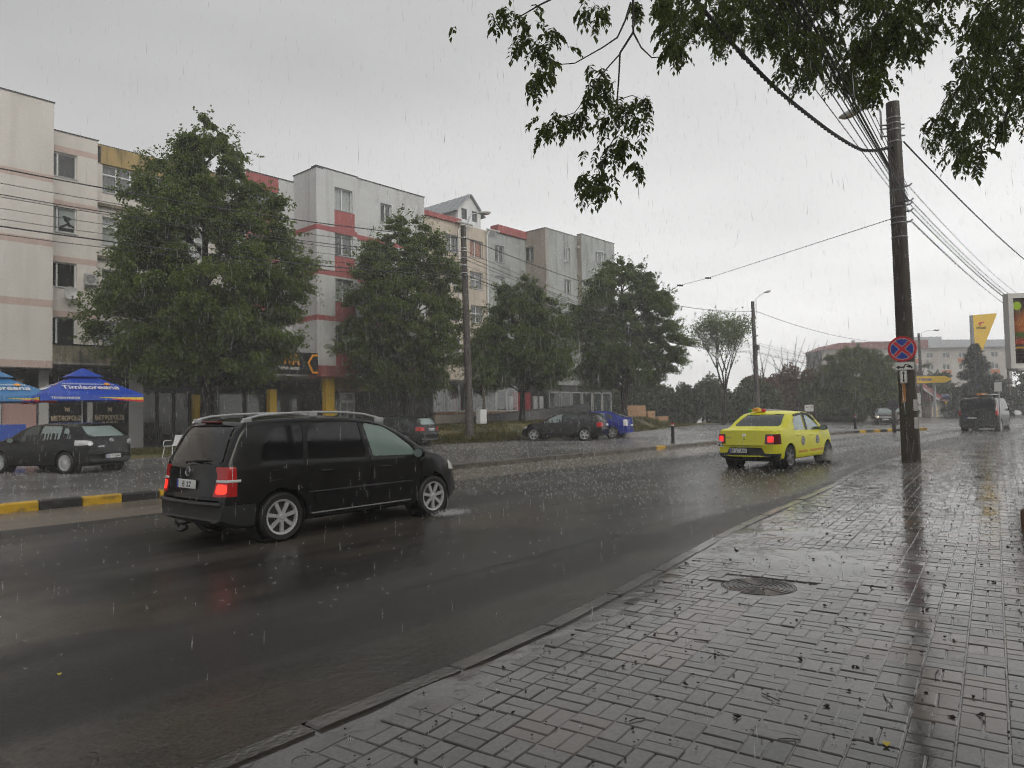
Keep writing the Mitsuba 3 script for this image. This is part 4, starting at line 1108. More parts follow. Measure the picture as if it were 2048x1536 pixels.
# the tree that overhangs the camera: hanging sprays of pinnate leaves
CL = '''747,659,734,22 801,652,743,26 776,651,706,17 811,654,706,13 829,638,699,20 770,607,637,20 760,610,624,10 895,602,676,20 848,554,627,16 834,566,613,13 868,666,622,20 836,609,590,18 846,664,592,14 848,595,599,10 894,572,616,20 859,524,597,13 923,537,627,8 912,593,607,11 909,534,596,7 900,587,556,21 906,567,562,15 853,518,540,11 929,558,537,9 878,587,516,19 840,579,488,13 828,545,475,13 888,625,523,8 853,580,757,13 889,582,772,12 941,551,787,14 839,640,738,6 1760,119,886,30 980,481,805,30 1329,417,846,30 1847,142,792,40 1319,58,602,17 1081,233,699,26 1796,69,1021,18 1312,598,933,37 1943,90,893,30 1054,569,852,17 1368,615,1080,29 1286,410,783,30 1478,370,853,26 1029,251,605,20 1445,303,988,19 1141,157,777,14 1525,76,835,28 1133,398,756,23 1297,266,796,30 1258,141,752,22 1305,204,847,23 1751,179,885,26 1320,108,693,18 1544,365,985,37 1351,587,952,34 1218,137,699,20 1366,160,794,24 1555,460,925,26 1721,109,944,36 1069,395,738,18 1580,329,943,23 1843,142,785,40 1172,91,593,24 1264,559,896,30 1222,242,741,29 1280,424,891,33 1781,127,709,14 989,521,778,25 1468,432,853,22 913,476,776,17 1154,407,786,28 1171,246,716,21 1235,542,847,33 1308,253,747,15 1405,221,776,14 1084,556,773,19 1841,113,925,38 1643,200,751,31 1177,144,781,17 1170,95,714,25 1729,302,729,21 1665,187,1035,19 1607,239,999,38 1153,598,855,33 1061,420,800,26 1232,379,794,20 1471,201,693,27 1298,590,1012,38 1482,363,847,25 1268,483,909,25 1706,92,899,28 1338,128,659,20 1189,372,840,23 1810,224,1067,33 1603,329,869,23 1505,340,831,36 1355,72,687,20 1758,270,806,24 1066,422,800,20 1711,276,706,17 1455,128,802,30 1310,653,1046,28 1371,456,779,13 1244,427,783,23 1046,327,638,12 1674,286,1047,40 1565,207,885,35 1587,87,696,22 1469,376,886,33 1459,318,933,31 1698,298,1058,26 983,348,737,24 1626,221,806,28 1436,551,925,14 1506,376,948,28 1276,439,813,32 923,445,721,17 1249,159,591,19 1555,175,681,23 1299,396,890,29 1347,569,956,23 1591,90,815,29 1412,231,830,29 1628,232,1052,20 1304,338,740,22 1345,315,939,18 1595,453,862,25 1297,246,880,22 1816,115,940,36 1332,206,626,30 1033,266,747,16 1183,500,895,30 1448,340,835,26 1529,463,1024,37 1286,417,821,29 1028,417,845,16 996,424,764,22 950,419,800,11 1022,260,754,20 1566,476,1120,17 986,329,747,24 1096,396,781,29 1123,213,690,24 1191,61,585,15 880,437,730,16 1162,626,877,22 1321,660,961,25 1389,432,883,37 1487,220,639,21 1102,360,713,28 1588,240,772,17 1459,375,968,22 1238,205,818,29 1803,157,891,37 994,341,679,20 1604,82,931,22 1003,397,809,25 1194,247,846,18 1140,266,769,17 1149,117,735,27 1355,185,579,27 1514,422,1032,33 1513,163,883,27 1335,191,864,25 1521,218,818,24 1003,344,664,18 1784,271,717,22 1484,96,717,33 1857,124,975,27 1563,284,1027,27 1450,418,898,35 1109,408,844,23 1267,640,994,34 1270,107,699,20 1342,367,763,26 1477,137,826,33 1299,145,751,28 1132,271,652,17 846,454,718,12 1279,431,953,21 1420,504,962,30 1172,449,914,28 1223,135,732,26 1709,207,847,33 940,351,722,23 1395,283,797,22 1504,64,709,14 1176,533,844,26 1197,79,586,22 1214,279,700,27 1655,113,969,27 1331,73,619,29 1363,596,912,28 1469,85,790,23 1418,664,1024,25 957,387,735,22 1546,223,655,34 1382,68,835,24 1355,716,1024,26 1891,134,1049,37 1103,198,739,25 1355,594,997,38 1095,258,683,21 1292,53,718,11 1380,653,955,25 1470,582,963,20 1446,181,720,27 1514,431,842,26 1835,172,1039,40 1003,446,756,17 1846,85,901,25 1489,188,929,27 1172,411,724,14 1219,461,910,31 1330,371,779,34 1527,67,726,17 1310,674,901,22 1296,418,889,34 1254,314,760,28 1259,110,627,19 1055,487,861,22 1715,118,807,36 1513,483,886,28 1066,215,747,19 1115,484,815,26 1384,220,897,30 1201,45,742,12 1433,149,795,27 1440,115,833,20 1691,306,1104,20 1191,254,822,23 1352,127,680,31 1415,598,973,26 1256,301,675,18 1142,160,721,21 1461,517,1010,27 1088,333,766,17 1557,395,914,38 1057,553,770,13 1323,518,920,27 1110,536,854,28 1551,306,971,29 1437,338,756,17 1566,145,781,25 1325,105,613,28 1943,83,968,20 1390,290,921,33 1553,414,847,31 1537,398,817,26 1613,365,963,40 1349,141,609,18 1320,226,630,15 1494,326,922,31 1308,407,932,25 1368,198,847,21 1129,546,931,22 1078,268,749,23 1061,260,666,19 1171,311,715,31 1159,285,781,30 1762,217,763,25 1245,200,594,23 1760,82,903,25 1419,244,850,25 1519,138,661,30 1075,227,662,17 1573,288,958,31 1285,84,753,29 1616,230,832,24 1141,228,763,24 1159,92,721,16 1441,175,785,34 1520,300,917,21 1180,519,953,15 1787,81,1016,29 1601,182,827,27 1287,148,731,23 1175,580,861,29 1065,217,685,15 1294,438,904,24 1576,211,761,33 1220,296,730,18 1193,142,641,28 1613,455,1084,27 1591,417,1000,31 1017,368,719,24 1319,563,1016,31 1556,202,790,22 1233,59,782,14 1697,111,847,31 1342,419,805,21 1302,506,866,20 1334,73,677,21 1162,604,896,30 973,386,747,18 1374,345,876,26 1442,412,1026,21 1061,401,779,20 1626,233,1006,30 1233,394,741,22 1822,216,792,27 1204,157,521,14 1814,102,949,39 1122,319,798,28 1259,369,814,33 1471,569,1120,18 1452,538,1066,28 1080,370,746,24 1367,305,801,24 1158,162,535,19 1453,610,1064,41 1253,90,627,21 1478,566,992,27 1660,109,880,23 1413,108,746,28 1129,232,730,23 1151,386,830,19 1158,349,759,24 1658,207,860,30 1337,636,1016,31 1488,472,855,18 968,317,660,21 1292,343,748,26 1768,264,1044,26 1724,149,983,27 904,475,690,15 1608,363,1065,25 1216,658,953,13 1639,232,781,34 1413,400,801,23 1697,254,724,28 1432,574,1034,31 1402,439,810,16 1167,145,697,27 1380,203,695,20 1049,302,734,20 1678,341,951,36 1326,341,749,32 978,413,734,23 1156,244,830,11 1605,87,790,25 1372,229,928,16 1318,463,884,30 1061,258,682,22 1174,385,705,18 890,475,755,16 1510,320,931,32 1018,470,765,29 1238,136,630,22 1718,264,1083,39 1633,108,706,37 998,381,716,18 1649,186,1001,29 1656,146,699,36 1039,553,813,25 1590,233,631,16 1383,151,761,27 1369,354,903,28 1757,140,998,38 1373,423,928,24'''
cl = np.array([[float(v) / 100 for v in q.split(',')] for q in CL.split()])
g = np.random.default_rng(19)
ext = []   # more of the same crown, above and behind the frame
for i in range(620):
    x, y, z = g.uniform(-4.0, 18.0), g.uniform(-8, 8.0), g.uniform(7.0, 11.5)
    d = np.array([x, y, z]) - EYE
    zc = d @ FW
    if zc > .5 and abs((d @ np.array([.6593, -.7519, -.0195])) / zc) < .76 and (d @ np.array([-.0178, -.0416, .999])) / zc < .60: continue
    ext.append((x, y, z, g.uniform(.35, .6)))
cl = np.vstack([cl, np.array(ext)])
OT = thing('overhanging_tree', 'dark leafy branches of a pinnate-leaved tree hanging in from above the camera', 'tree')
pb, nb_, db, lb, wb, rach = [], [], [], [], [], []
for i, (x, y, z, r) in enumerate(cl):
    far = i >= 361
    if 31 <= i < 361 and i % 5 == 0: continue
    for _ in range(max(3, int(7 + r * 15)) if not far else 6):
        o = np.array([x, y, z]) + g.normal(0, .42, 3) * r
        a = g.uniform(0, 2 * np.pi)
        d = unit(np.array([math.cos(a), math.sin(a), g.uniform(-1.1, .1)]))
        n_ = int(g.integers(4, 7)); ln = g.uniform(.20, .34)
        pts = [o]
        for k in range(5):
            d = unit(d + np.array([0, 0, -.30]))
            pts.append(pts[-1] + d * ln / 5)
        pts = np.array(pts)
        if not far: rach.append(pipe(pts, [.003, .0027, .0024, .002, .0017, .0014], 3, caps=False))
        s0 = unit(np.cross(pts[-1] - pts[0], [0, 0, 1.0]) + 1e-4)
        for k in range(n_):
            f = .15 + .8 * k / n_
            q = np.array([np.interp(f, np.linspace(0, 1, 6), pts[:, c]) for c in range(3)])
            for sg in (-1, 1):
                pb.append(q); db.append(unit(s0 * sg * .8 + unit(pts[-1] - pts[0]) * .35 + np.array([0, 0, -.3]) + g.normal(0, .2, 3)))
                nb_.append(unit(np.array([0, 0, 1.]) * .6 + s0 * sg * .5 + g.normal(0, .25, 3))); lb.append(g.uniform(.078, .115)); wb.append(.40)
        pb.append(pts[-1]); db.append(unit(pts[-1] - pts[-2])); nb_.append(unit(np.cross(s0, pts[-1] - pts[-2]))); lb.append(.10); wb.append(.4)
pb, db, nb_, lb = np.array(pb), np.array(db), np.array(nb_), np.array(lb)
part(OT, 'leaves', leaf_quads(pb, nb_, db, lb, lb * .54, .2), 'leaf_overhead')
part(OT, 'leaf_stalks', cat(rach), 'bark')
BR = [([(8.97, 5.29, 8.33), (8.97, 5.33, 7.67), (8.98, 5.35, 7.19), (8.86, 5.51, 6.89), (8.85, 5.54, 6.49), (8.84, 5.57, 6.19), (8.87, 5.57, 5.75), (8.76, 5.71, 5.46), (8.67, 5.83, 5.13)], 0.022, 0.005), ([(8.98, 5.35, 7.19), (9.06, 5.27, 6.96), (9.17, 5.16, 6.81), (9.29, 5.02, 6.82)], 0.014, 0.006), ([(8.95, 5.36, 7.63), (8.9, 5.43, 7.37), (8.83, 5.53, 7.12), (8.68, 5.7, 6.97), (8.42, 6.02, 6.75), (8.18, 6.3, 6.73)], 0.017, 0.006), ([(8.85, 5.52, 6.86), (8.76, 5.63, 6.71), (8.64, 5.78, 6.49), (8.52, 5.94, 6.2), (8.43, 6.05, 6.02), (8.24, 6.27, 5.92)], 0.012, 0.005), ([(8.97, 5.3, 8.11), (8.55, 5.8, 7.97), (8.06, 6.37, 7.62), (7.82, 6.66, 7.41)], 0.02, 0.008), ([(8.84, 5.57, 6.19), (8.99, 5.4, 6.26), (9.09, 5.29, 6.19)], 0.008, 0.004), ([(12.5, -2.0, 7.0), (11.0, 1.5, 9.6), (9.6, 3.8, 9.0), (8.97, 5.29, 8.33)], 0.07, 0.022), ([(12.5, -2, 7.2), (12.0, 0.5, 9.2), (11.9, 2.2, 8.4), (12.2, 3.0, 7.4)], 0.08, 0.012), ([(12.5, -2, 6.5), (13.4, -0.6, 8.2), (14.0, 0.6, 7.6), (13.7, 1.3, 6.4), (13.4, 1.5, 5.6)], 0.08, 0.008), ([(12.5, -2, 7.5), (10, -0.5, 10), (8, 2, 10.5)], 0.07, 0.02), ([(11.9, 2.2, 8.4), (11.0, 3.3, 8.2), (10.9, 3.7, 7.2)], 0.03, 0.006), ([(12.5, -2, 7.8), (15, -1, 10), (16, 0.6, 9)], 0.07, 0.02)]
part(OT, 'branches', cat([pipe(np.array(b), np.linspace(r0, r1, len(b)), 6, caps=False) for b, r0, r1 in BR]), 'bark', 40)
part(OT, 'trunk', pipe(np.array([(12.2, -2.6, .0), (12.25, -2.5, 2.0), (12.4, -2.2, 4.5), (12.5, -2.0, 7.0), (12.6, -1.9, 9.5)]), [.26, .2, .17, .14, .06], 12), 'bark', 40)
# ------------------------------------------------------------------ cars: lofted bodies with cut windows, doors' gaps, arches, wheels, lamps
def pch(pts):
    a = np.array(pts, float)
    f = PchipInterpolator(a[:, 0], a[:, 1], extrapolate=False)
    return lambda x: f(np.clip(x, a[0, 0], a[-1, 0]))


class Spec:
    def __init__(s, L, top, bot, belt, w, tumble=.17, rr=.10, bowR=.10, bowF=.22, crown=.035):
        s.L, s.top, s.bot, s.belt, s.w, s.tumble, s.rr, s.bowR, s.bowF, s.crown = L, pch(top), pch(bot), pch(belt), pch(w), tumble, rr, bowR, bowF, crown


def loft(S, off=0.0, n=100):
    t = np.linspace(0, 1, n)
    x = S.L * (t - .085 * np.sin(2 * np.pi * t) / 1.0 * .9)
    rows = []
    for xx in x:
        zb, zt, w = S.bot(xx) - off, S.top(xx) + off, S.w(xx) + off
        zl = min(S.belt(xx) + off, zt - .045)
        h = zt - zl
        wl = w - .03
        r = min(S.rr, .55 * h)
        ws = wl - S.tumble * max(h - r, 0)
        cr = S.crown * min(1, h / .3)
        hw = .55
        pts = [(0, zb), (w * .6, zb), (w - .12, zb + .005), (w - .035, zb + .04), (w - .012, zb + .12), (w - .002, zb * .55 + zl * .45), (w, zb * .3 + zl * .7), (w - .006, zl - .10), (w - .018, zl - .03), (wl, zl)]
        pts += [(wl + (ws - wl) * .5, zl + (h - r) * .5), (ws, zt - cr - r)]
        for a in (.35, .7, 1.05, 1.4):
            pts.append((ws - r * 1.15 * (1 - math.cos(a)), zt - cr - r + r * math.sin(a)))
        e = ws - r * 1.15
        pts += [(e * .72, zt - cr * .55), (e * .4, zt - cr * .16), (0, zt)]
        rows.append(pts)
    R = np.array(rows)
    k = R.shape[1]
    Wm = float(S.w(S.L / 2))
    y, z = R[:, :, 0], R[:, :, 1]
    X = np.broadcast_to(x[:, None], y.shape).copy()
    fr, ff = np.clip(1 - X / 1.1, 0, 1) ** 1.5, np.clip(1 - (S.L - X) / 1.5, 0, 1) ** 1.5
    q = np.clip(y / Wm, 0, 1) ** 2.2
    X = X + S.bowR * q * fr - S.bowF * q * ff
    X = S.L / 2 + (X - S.L / 2) * (1 + 2 * off / S.L)
    full = np.concatenate([np.stack([X, -y, z], -1), np.stack([X, y, z], -1)[:, k - 2:0:-1]], 1)
    N_ = full.shape[1]
    v = full.reshape(-1, 3)
    i, j = np.meshgrid(np.arange(n - 1), np.arange(N_), indexing='ij')
    j2 = (j + 1) % N_
    a, b, c, d = i * N_ + j, i * N_ + j2, (i + 1) * N_ + j2, (i + 1) * N_ + j
    f = [np.stack([a, c, b], -1).reshape(-1, 3), np.stack([a, d, c], -1).reshape(-1, 3)]
    cap = []
    for base, sgn in ((0, 1), ((n - 1) * N_, -1)):
        for jj in range(k - 1):
            l0, l1 = jj, jj + 1
            r0, r1 = (N_ - jj) % N_, (N_ - jj - 1) % N_
            tri = [(l0, l1, r1), (l0, r1, r0)] if jj not in (0, k - 2) else ([(l0, l1, r1)] if jj == 0 else [(l0, l1, r0)])
            for q_ in tri:
                cap.append([base + u for u in (q_ if sgn > 0 else q_[::-1])])
    f.append(np.array(cap))
    m = trimesh.Trimesh(v, np.vstack(f), process=False)
    man = tm2man(m)
    if man.volume() < 0:
        man = tm2man(trimesh.Trimesh(v, np.vstack(f)[:, ::-1], process=False))
    return man


def mprism(poly, axis, a, b):
    """Manifold prism: polygon (list) in (x,z) along y ('y') or in (y,z) along x ('x') or (x,y) along z ('z'), from a to b."""
    g = poly if hasattr(poly, 'area') else Polygon(poly)
    m = extrude(g, b - a)
    if axis == 'y': m.apply_transform(frame((0, b, 0), (1, 0, 0), (0, 0, 1)))       # extrudes towards -y
    elif axis == 'x': m.apply_transform(frame((a, 0, 0), (0, 1, 0), (0, 0, 1)))
    else: m.apply_translation((0, 0, a))
    return tm2man(m)


def rounded(pts, r=.04): return Polygon(pts).buffer(-r, join_style=1).buffer(r, join_style=1, quad_segs=4) if r else Polygon(pts)


def wheel_meshes(R, w, spokes, kind, twin=False):
    """Tyre, rim, hub in local axes: axle along z, outside at z = 0."""
    rr = R * .70 if kind != 'van' else R * .62
    tyre = lathe([(rr, -.02), (rr + .012, -.002), (R * .90, .004), (R - .012, -.016), (R, -.04), (R, -w + .04), (R - .012, -w + .016), (rr, -w), (rr, -.02)], 36)
    ring = Point(0, 0).buffer(rr + .004, 40).difference(Point(0, 0).buffer(rr - .022, 40))
    sp = [ring, Point(0, 0).buffer(rr * .30, 20)]
    for i in range(spokes):
        a = 2 * math.pi * (i + .25) / spokes
        if kind == 'v':      # twin spokes
            for da in (-.17, .17):
                sp.append(Polygon([(.0, -.014), (rr - .01, -.012), (rr - .01, .012), (0, .014)]).buffer(.001) if False else LineString([(rr * .15 * math.cos(a), rr * .15 * math.sin(a)), ((rr - .01) * math.cos(a + da), (rr - .01) * math.sin(a + da))]).buffer(rr * .055))
        else:
            c, s_ = math.cos(a), math.sin(a)
            w0, w1 = (.085, .12) if spokes <= 7 else (.055, .06)
            if kind == 'five': w0, w1 = .16, .12
            pts = [(rr * .1, -rr * w0), (rr - .012, -rr * w1), (rr - .012, rr * w1), (rr * .1, rr * w0)]
            sp.append(Polygon([(x * c - y * s_, x * s_ + y * c) for x, y in pts]))
    rim = extrude(unary_union(sp), .03)
    rim.apply_translation((0, 0, -.045))
    lip = lathe([(rr - .028, -.05), (rr - .02, -.012), (rr + .003, -.004), (rr + .006, -.02)], 40)
    hub = lathe([(.001, -.006), (rr * .16, -.008), (rr * .19, -.016), (rr * .20, -.04)], 20)
    back = lathe([(.001, -.11), (rr, -.105), (rr, -w + .02), (.001, -w + .01)], 30)
    return tyre, cat(rim, lip, hub), back


def add_wheels(car, M, S, R, xr, xf_, hw, spokes, kind, w=.21, steer=0.0, rim='alloy', only=None):
    for xc in (xr, xf_):
        for sd in (-1, 1):
            if only and (xc, sd) not in only and False: continue
            tyre, rim_m, back = wheel_meshes(R, w, spokes, kind)
            A = frame((xc, sd * hw, R), (1, 0, 0), (0, 0, 1) if sd < 0 else (0, 0, -1))
            # z axis of the wheel points outwards
            k = part(car, 'wheel', xf(rim_m, M @ A), rim, 30)
            part(k, 'tyre', xf(tyre, M @ A), 'black_rubber', 40)
            part(k, 'brake_disc', xf(back, M @ A), 'dark_grey' if kind != 'none' else 'black_rubber', 30)


def number_plate(car, M, o, text, w=.50, h=.11, tilt=.0, faces=-1):
    """Plate on the rear: reads along -y when seen from behind."""
    ex = (0, -1, 0) if faces < 0 else (0, 1, 0)
    ez = np.array((math.sin(tilt) * -faces, 0, math.cos(tilt)))
    A = M @ frame(o, ex, ez)
    k = part(car, 'number_plate', xf(xf(cbox(-w / 2, w / 2, -h / 2, h / 2, -.006, .006, .004), np.eye(4)), A), 'white_plastic')
    part(k, 'blue_strip', xf(box(-w / 2 + .004, -w / 2 + .045, -h / 2 + .004, h / 2 - .004, .005, .0075), A), 'plate_blue')
    if text:
        t = meshkit.text_mesh(text, h * .62, .002, True)
        b = t.bounds; s_ = min(1.0, (w - .07) / (b[1][0] - b[0][0]))
        t.apply_translation([-(b[0][0] + b[1][0]) / 2, -(b[0][1] + b[1][1]) / 2, 0]); t.apply_transform(np.diag([s_, 1, 1, 1])); t.apply_translation((.02, 0, .0055))
        part(k, 'characters', xf(t, A), 'black_print')
    return k


def mirror(car, M, o, sd, mat, s=1.0):
    x, y, z = o
    b = xf(man2tm(m3.Manifold.sphere(1, 20)), np.diag([.06 * s, .115 * s, .08 * s, 1]))
    b.vertices[:, 0] = np.maximum(b.vertices[:, 0], -.03 * s)
    b.apply_translation((x, y + sd * .13 * s, z))
    k = part(car, 'door_mirror', xf(b, M), mat, 40)
    part(k, 'arm', xf(pipe([(x + .03, y - sd * .02, z - .05), (x + .01, y + sd * .06, z - .03)], .022), M), 'dark_plastic')
    g = lathe([(.001, 0), (.085 * s, 0), (.088 * s, .004)], 20)
    part(k, 'glass', xf(xf(g, np.diag([1.05, .75, 1, 1])), M @ frame((x - .033 * s, y + sd * .13 * s, z), (0, 1, 0), (0, 0, 1), (-1, 0, 0))), 'pale_glass')


def build_car(name, label, S, pose, paint, side, rearwin, screen=None, R=.316, xr=.86, xf_=3.54, hw=None, spokes=7, wkind='seven', glass=None, cabin=True, gaps=(), lamps=(), plate=None, extras=None, rim='alloy',
              handles=(), mirrors=None, group=None, seats=True, gaps_rear=(), trim=None, flip=False):
    """side: list of (polygon in x,z; glass material); rearwin: polygon in (y,z) + x range + glass; lamps: (polygon yz, x0, x1, mat) seen from behind; gaps: polylines (x,z) on both sides."""
    x, y, z, h = pose
    M = mat4(rotz(h), (x, y, z)) @ mat4(None, (-xr, 0, 0))
    car = thing(name, label, 'car' if 'van' not in name else 'van', group)
    Wm = float(S.w(S.L / 2))
    hw = hw or Wm - .005
    outer, shell_in, gl_o, gl_i = loft(S), loft(S, -.035), loft(S, -.007), loft(S, -.012)
    cuts = []
    see = [q for q in side if q[1] in ('clear_glass', 'pale_see', 'tint_see')] or (rearwin and rearwin[3] == 'clear_glass')
    wells = m3.Manifold()
    for xc in (xr, xf_):
        for sd in (-1, 1):
            c = m3.Manifold.cylinder(.30, R + .055, R + .055, 40).rotate([90, 0, 0]).translate([xc, sd * Wm + (.15 if sd > 0 else .15), R + .005])
            wells += c
    body = outer
    zfl = .42
    if see:
        cav = shell_in ^ m3.Manifold.cube([S.L - 1.2, 3, 3]).translate([.25, -1.5, zfl + .12])
        body = body - cav
    prs = []
    for poly, gm in side:
        pr = mprism(rounded(poly), 'y', -1.3, 1.3)
        prs.append((pr, gm, 'window'))
    if rearwin:
        poly, a, b, gm = rearwin
        prs.append((mprism(rounded(poly, .05), 'x', a, b), gm, 'rear_window'))
    if screen:
        poly, a, b, gm = screen
        prs.append((mprism(rounded(poly, .05), 'x', a, b), gm, 'windscreen'))
    for pr, gm, nm in prs:
        body = body - (pr ^ (outer - shell_in) if not see else pr)
    body = body - wells
    for ln in gaps:     # door gaps: shallow grooves
        g_ = mprism(LineString(ln).buffer(.006, cap_style=2), 'y', -1.3, 1.3)
        body = body - (g_ ^ (outer - gl_o))
    for ln in gaps_rear:
        g_ = mprism(LineString(ln).buffer(.006, cap_style=2), 'x', -.2, .6)
        body = body - (g_ ^ (outer - gl_o))
    put_key = car
    put_ = part(car, 'body', xf(man2tm(body), M), paint, 28)
    # dark rim round the windows, then the panes
    for pr, gm, nm in prs:
        if see:
            pane = (gl_o - gl_i) ^ pr
        else:
            pane = (gl_o - loft(S, -.03)) ^ pr
        for c in pane.decompose():
            if c.volume() < 1e-6: continue
            part(car, nm, xf(man2tm(c), M), gm, 28)
    for poly, a, b, mat in lamps:
        pr = mprism(rounded(poly, .02), 'x', a, b)
        lm = (loft(S, .008) - loft(S, -.03)) ^ pr
        for c in lm.decompose():
            if c.volume() > 2e-6: part(car, 'tail_lamp' if mat.startswith('red') else 'lamp', xf(man2tm(c), M), mat, 28)
    part(car, 'wheel_wells', xf(cat([xf(lathe([(R + .052, -.28), (R + .052, -.02)], 40), frame((xc, sd * (Wm - .03), R), (1, 0, 0), (0, 0, 1) if sd < 0 else (0, 0, -1))) for xc in (xr, xf_) for sd in (-1, 1)] + [box(.35, S.L - .4, -Wm + .32, Wm - .32, .2, .42)]), M), 'black_rubber')
    if see and seats:
        st = []
        for xs_, n_ in ((xf_ - 1.25, 2), (xf_ - 2.1, 2)):
            for yy in (-.38, .38):
                st += [cbox(xs_ - .25, xs_ + .25, yy - .24, yy + .24, .45, .62, .05), xf(cbox(-.09, .09, -.24, .24, 0, .56, .06), mat4(None, (xs_ - .25, yy, .55))), xf(cbox(-.05, .05, -.13, .13, 0, .16, .04), mat4(None, (xs_ - .28, yy, 1.14)))]
        st.append(cbox(xf_ - .55, xf_ - .1, -.65, .65, .5, .92, .06))
        st.append(xf(lathe([(.17, -.012), (.185, 0), (.17, .012), (.155, 0), (.17, -.012)], 20), frame((xf_ - .72, .38, .92), (0, 1, 0), (-.4, 0, .92))))
        part(car, 'interior', xf(cat(st), M), 'interior', 30)
    add_wheels(car, M, S, R, xr, xf_, hw, spokes, wkind, rim=rim)
    if plate:
        number_plate(car, M, plate[0], plate[1], tilt=plate[2] if len(plate) > 2 else 0)
    for (hx, hz, mt) in handles:
        for sd in (-1, 1):
            yy = sd * (float(S.w(hx)) - .004)
            part(car, 'door_handle', xf(cat(cbox(hx - .10, hx + .10, yy - .022, yy + .022, hz - .017, hz + .017, .008)), M), mt)
    if mirrors:
        for sd in (-1, 1):
            mirror(car, M, (mirrors[0], sd * (float(S.w(mirrors[0])) - .06), mirrors[1]), sd, mirrors[2])
    if extras:
        extras(car, M, S)
    return car, M


def on_side(S, x, sd=1, d=0.0): return sd * (float(S.w(x)) + d)


# ---- black people carrier (the nearest car)
MPV = Spec(4.39, [(0, .60), (.02, .66), (.05, .80), (.075, 1.0), (.15, 1.20), (.33, 1.50), (.42, 1.565), (.7, 1.612), (1.3, 1.632), (1.9, 1.625), (2.4, 1.575), (2.8, 1.455), (3.2, 1.25), (3.5, 1.07), (3.62, 1.02), (3.9, .955), (4.15, .86), (4.28, .76), (4.36, .62), (4.39, .5)],
           [(0, .33), (.3, .24), (.8, .22), (3.8, .22), (4.2, .22), (4.39, .28)], [(0, .98), (.6, 1.02), (2, 1.0), (3.3, .97), (4.39, .90)],
           [(0, .80), (.15, .855), (.5, .885), (1.2, .897), (3.2, .897), (3.8, .87), (4.15, .80), (4.39, .66)], tumble=.20, rr=.085, bowR=.11, bowF=.30)


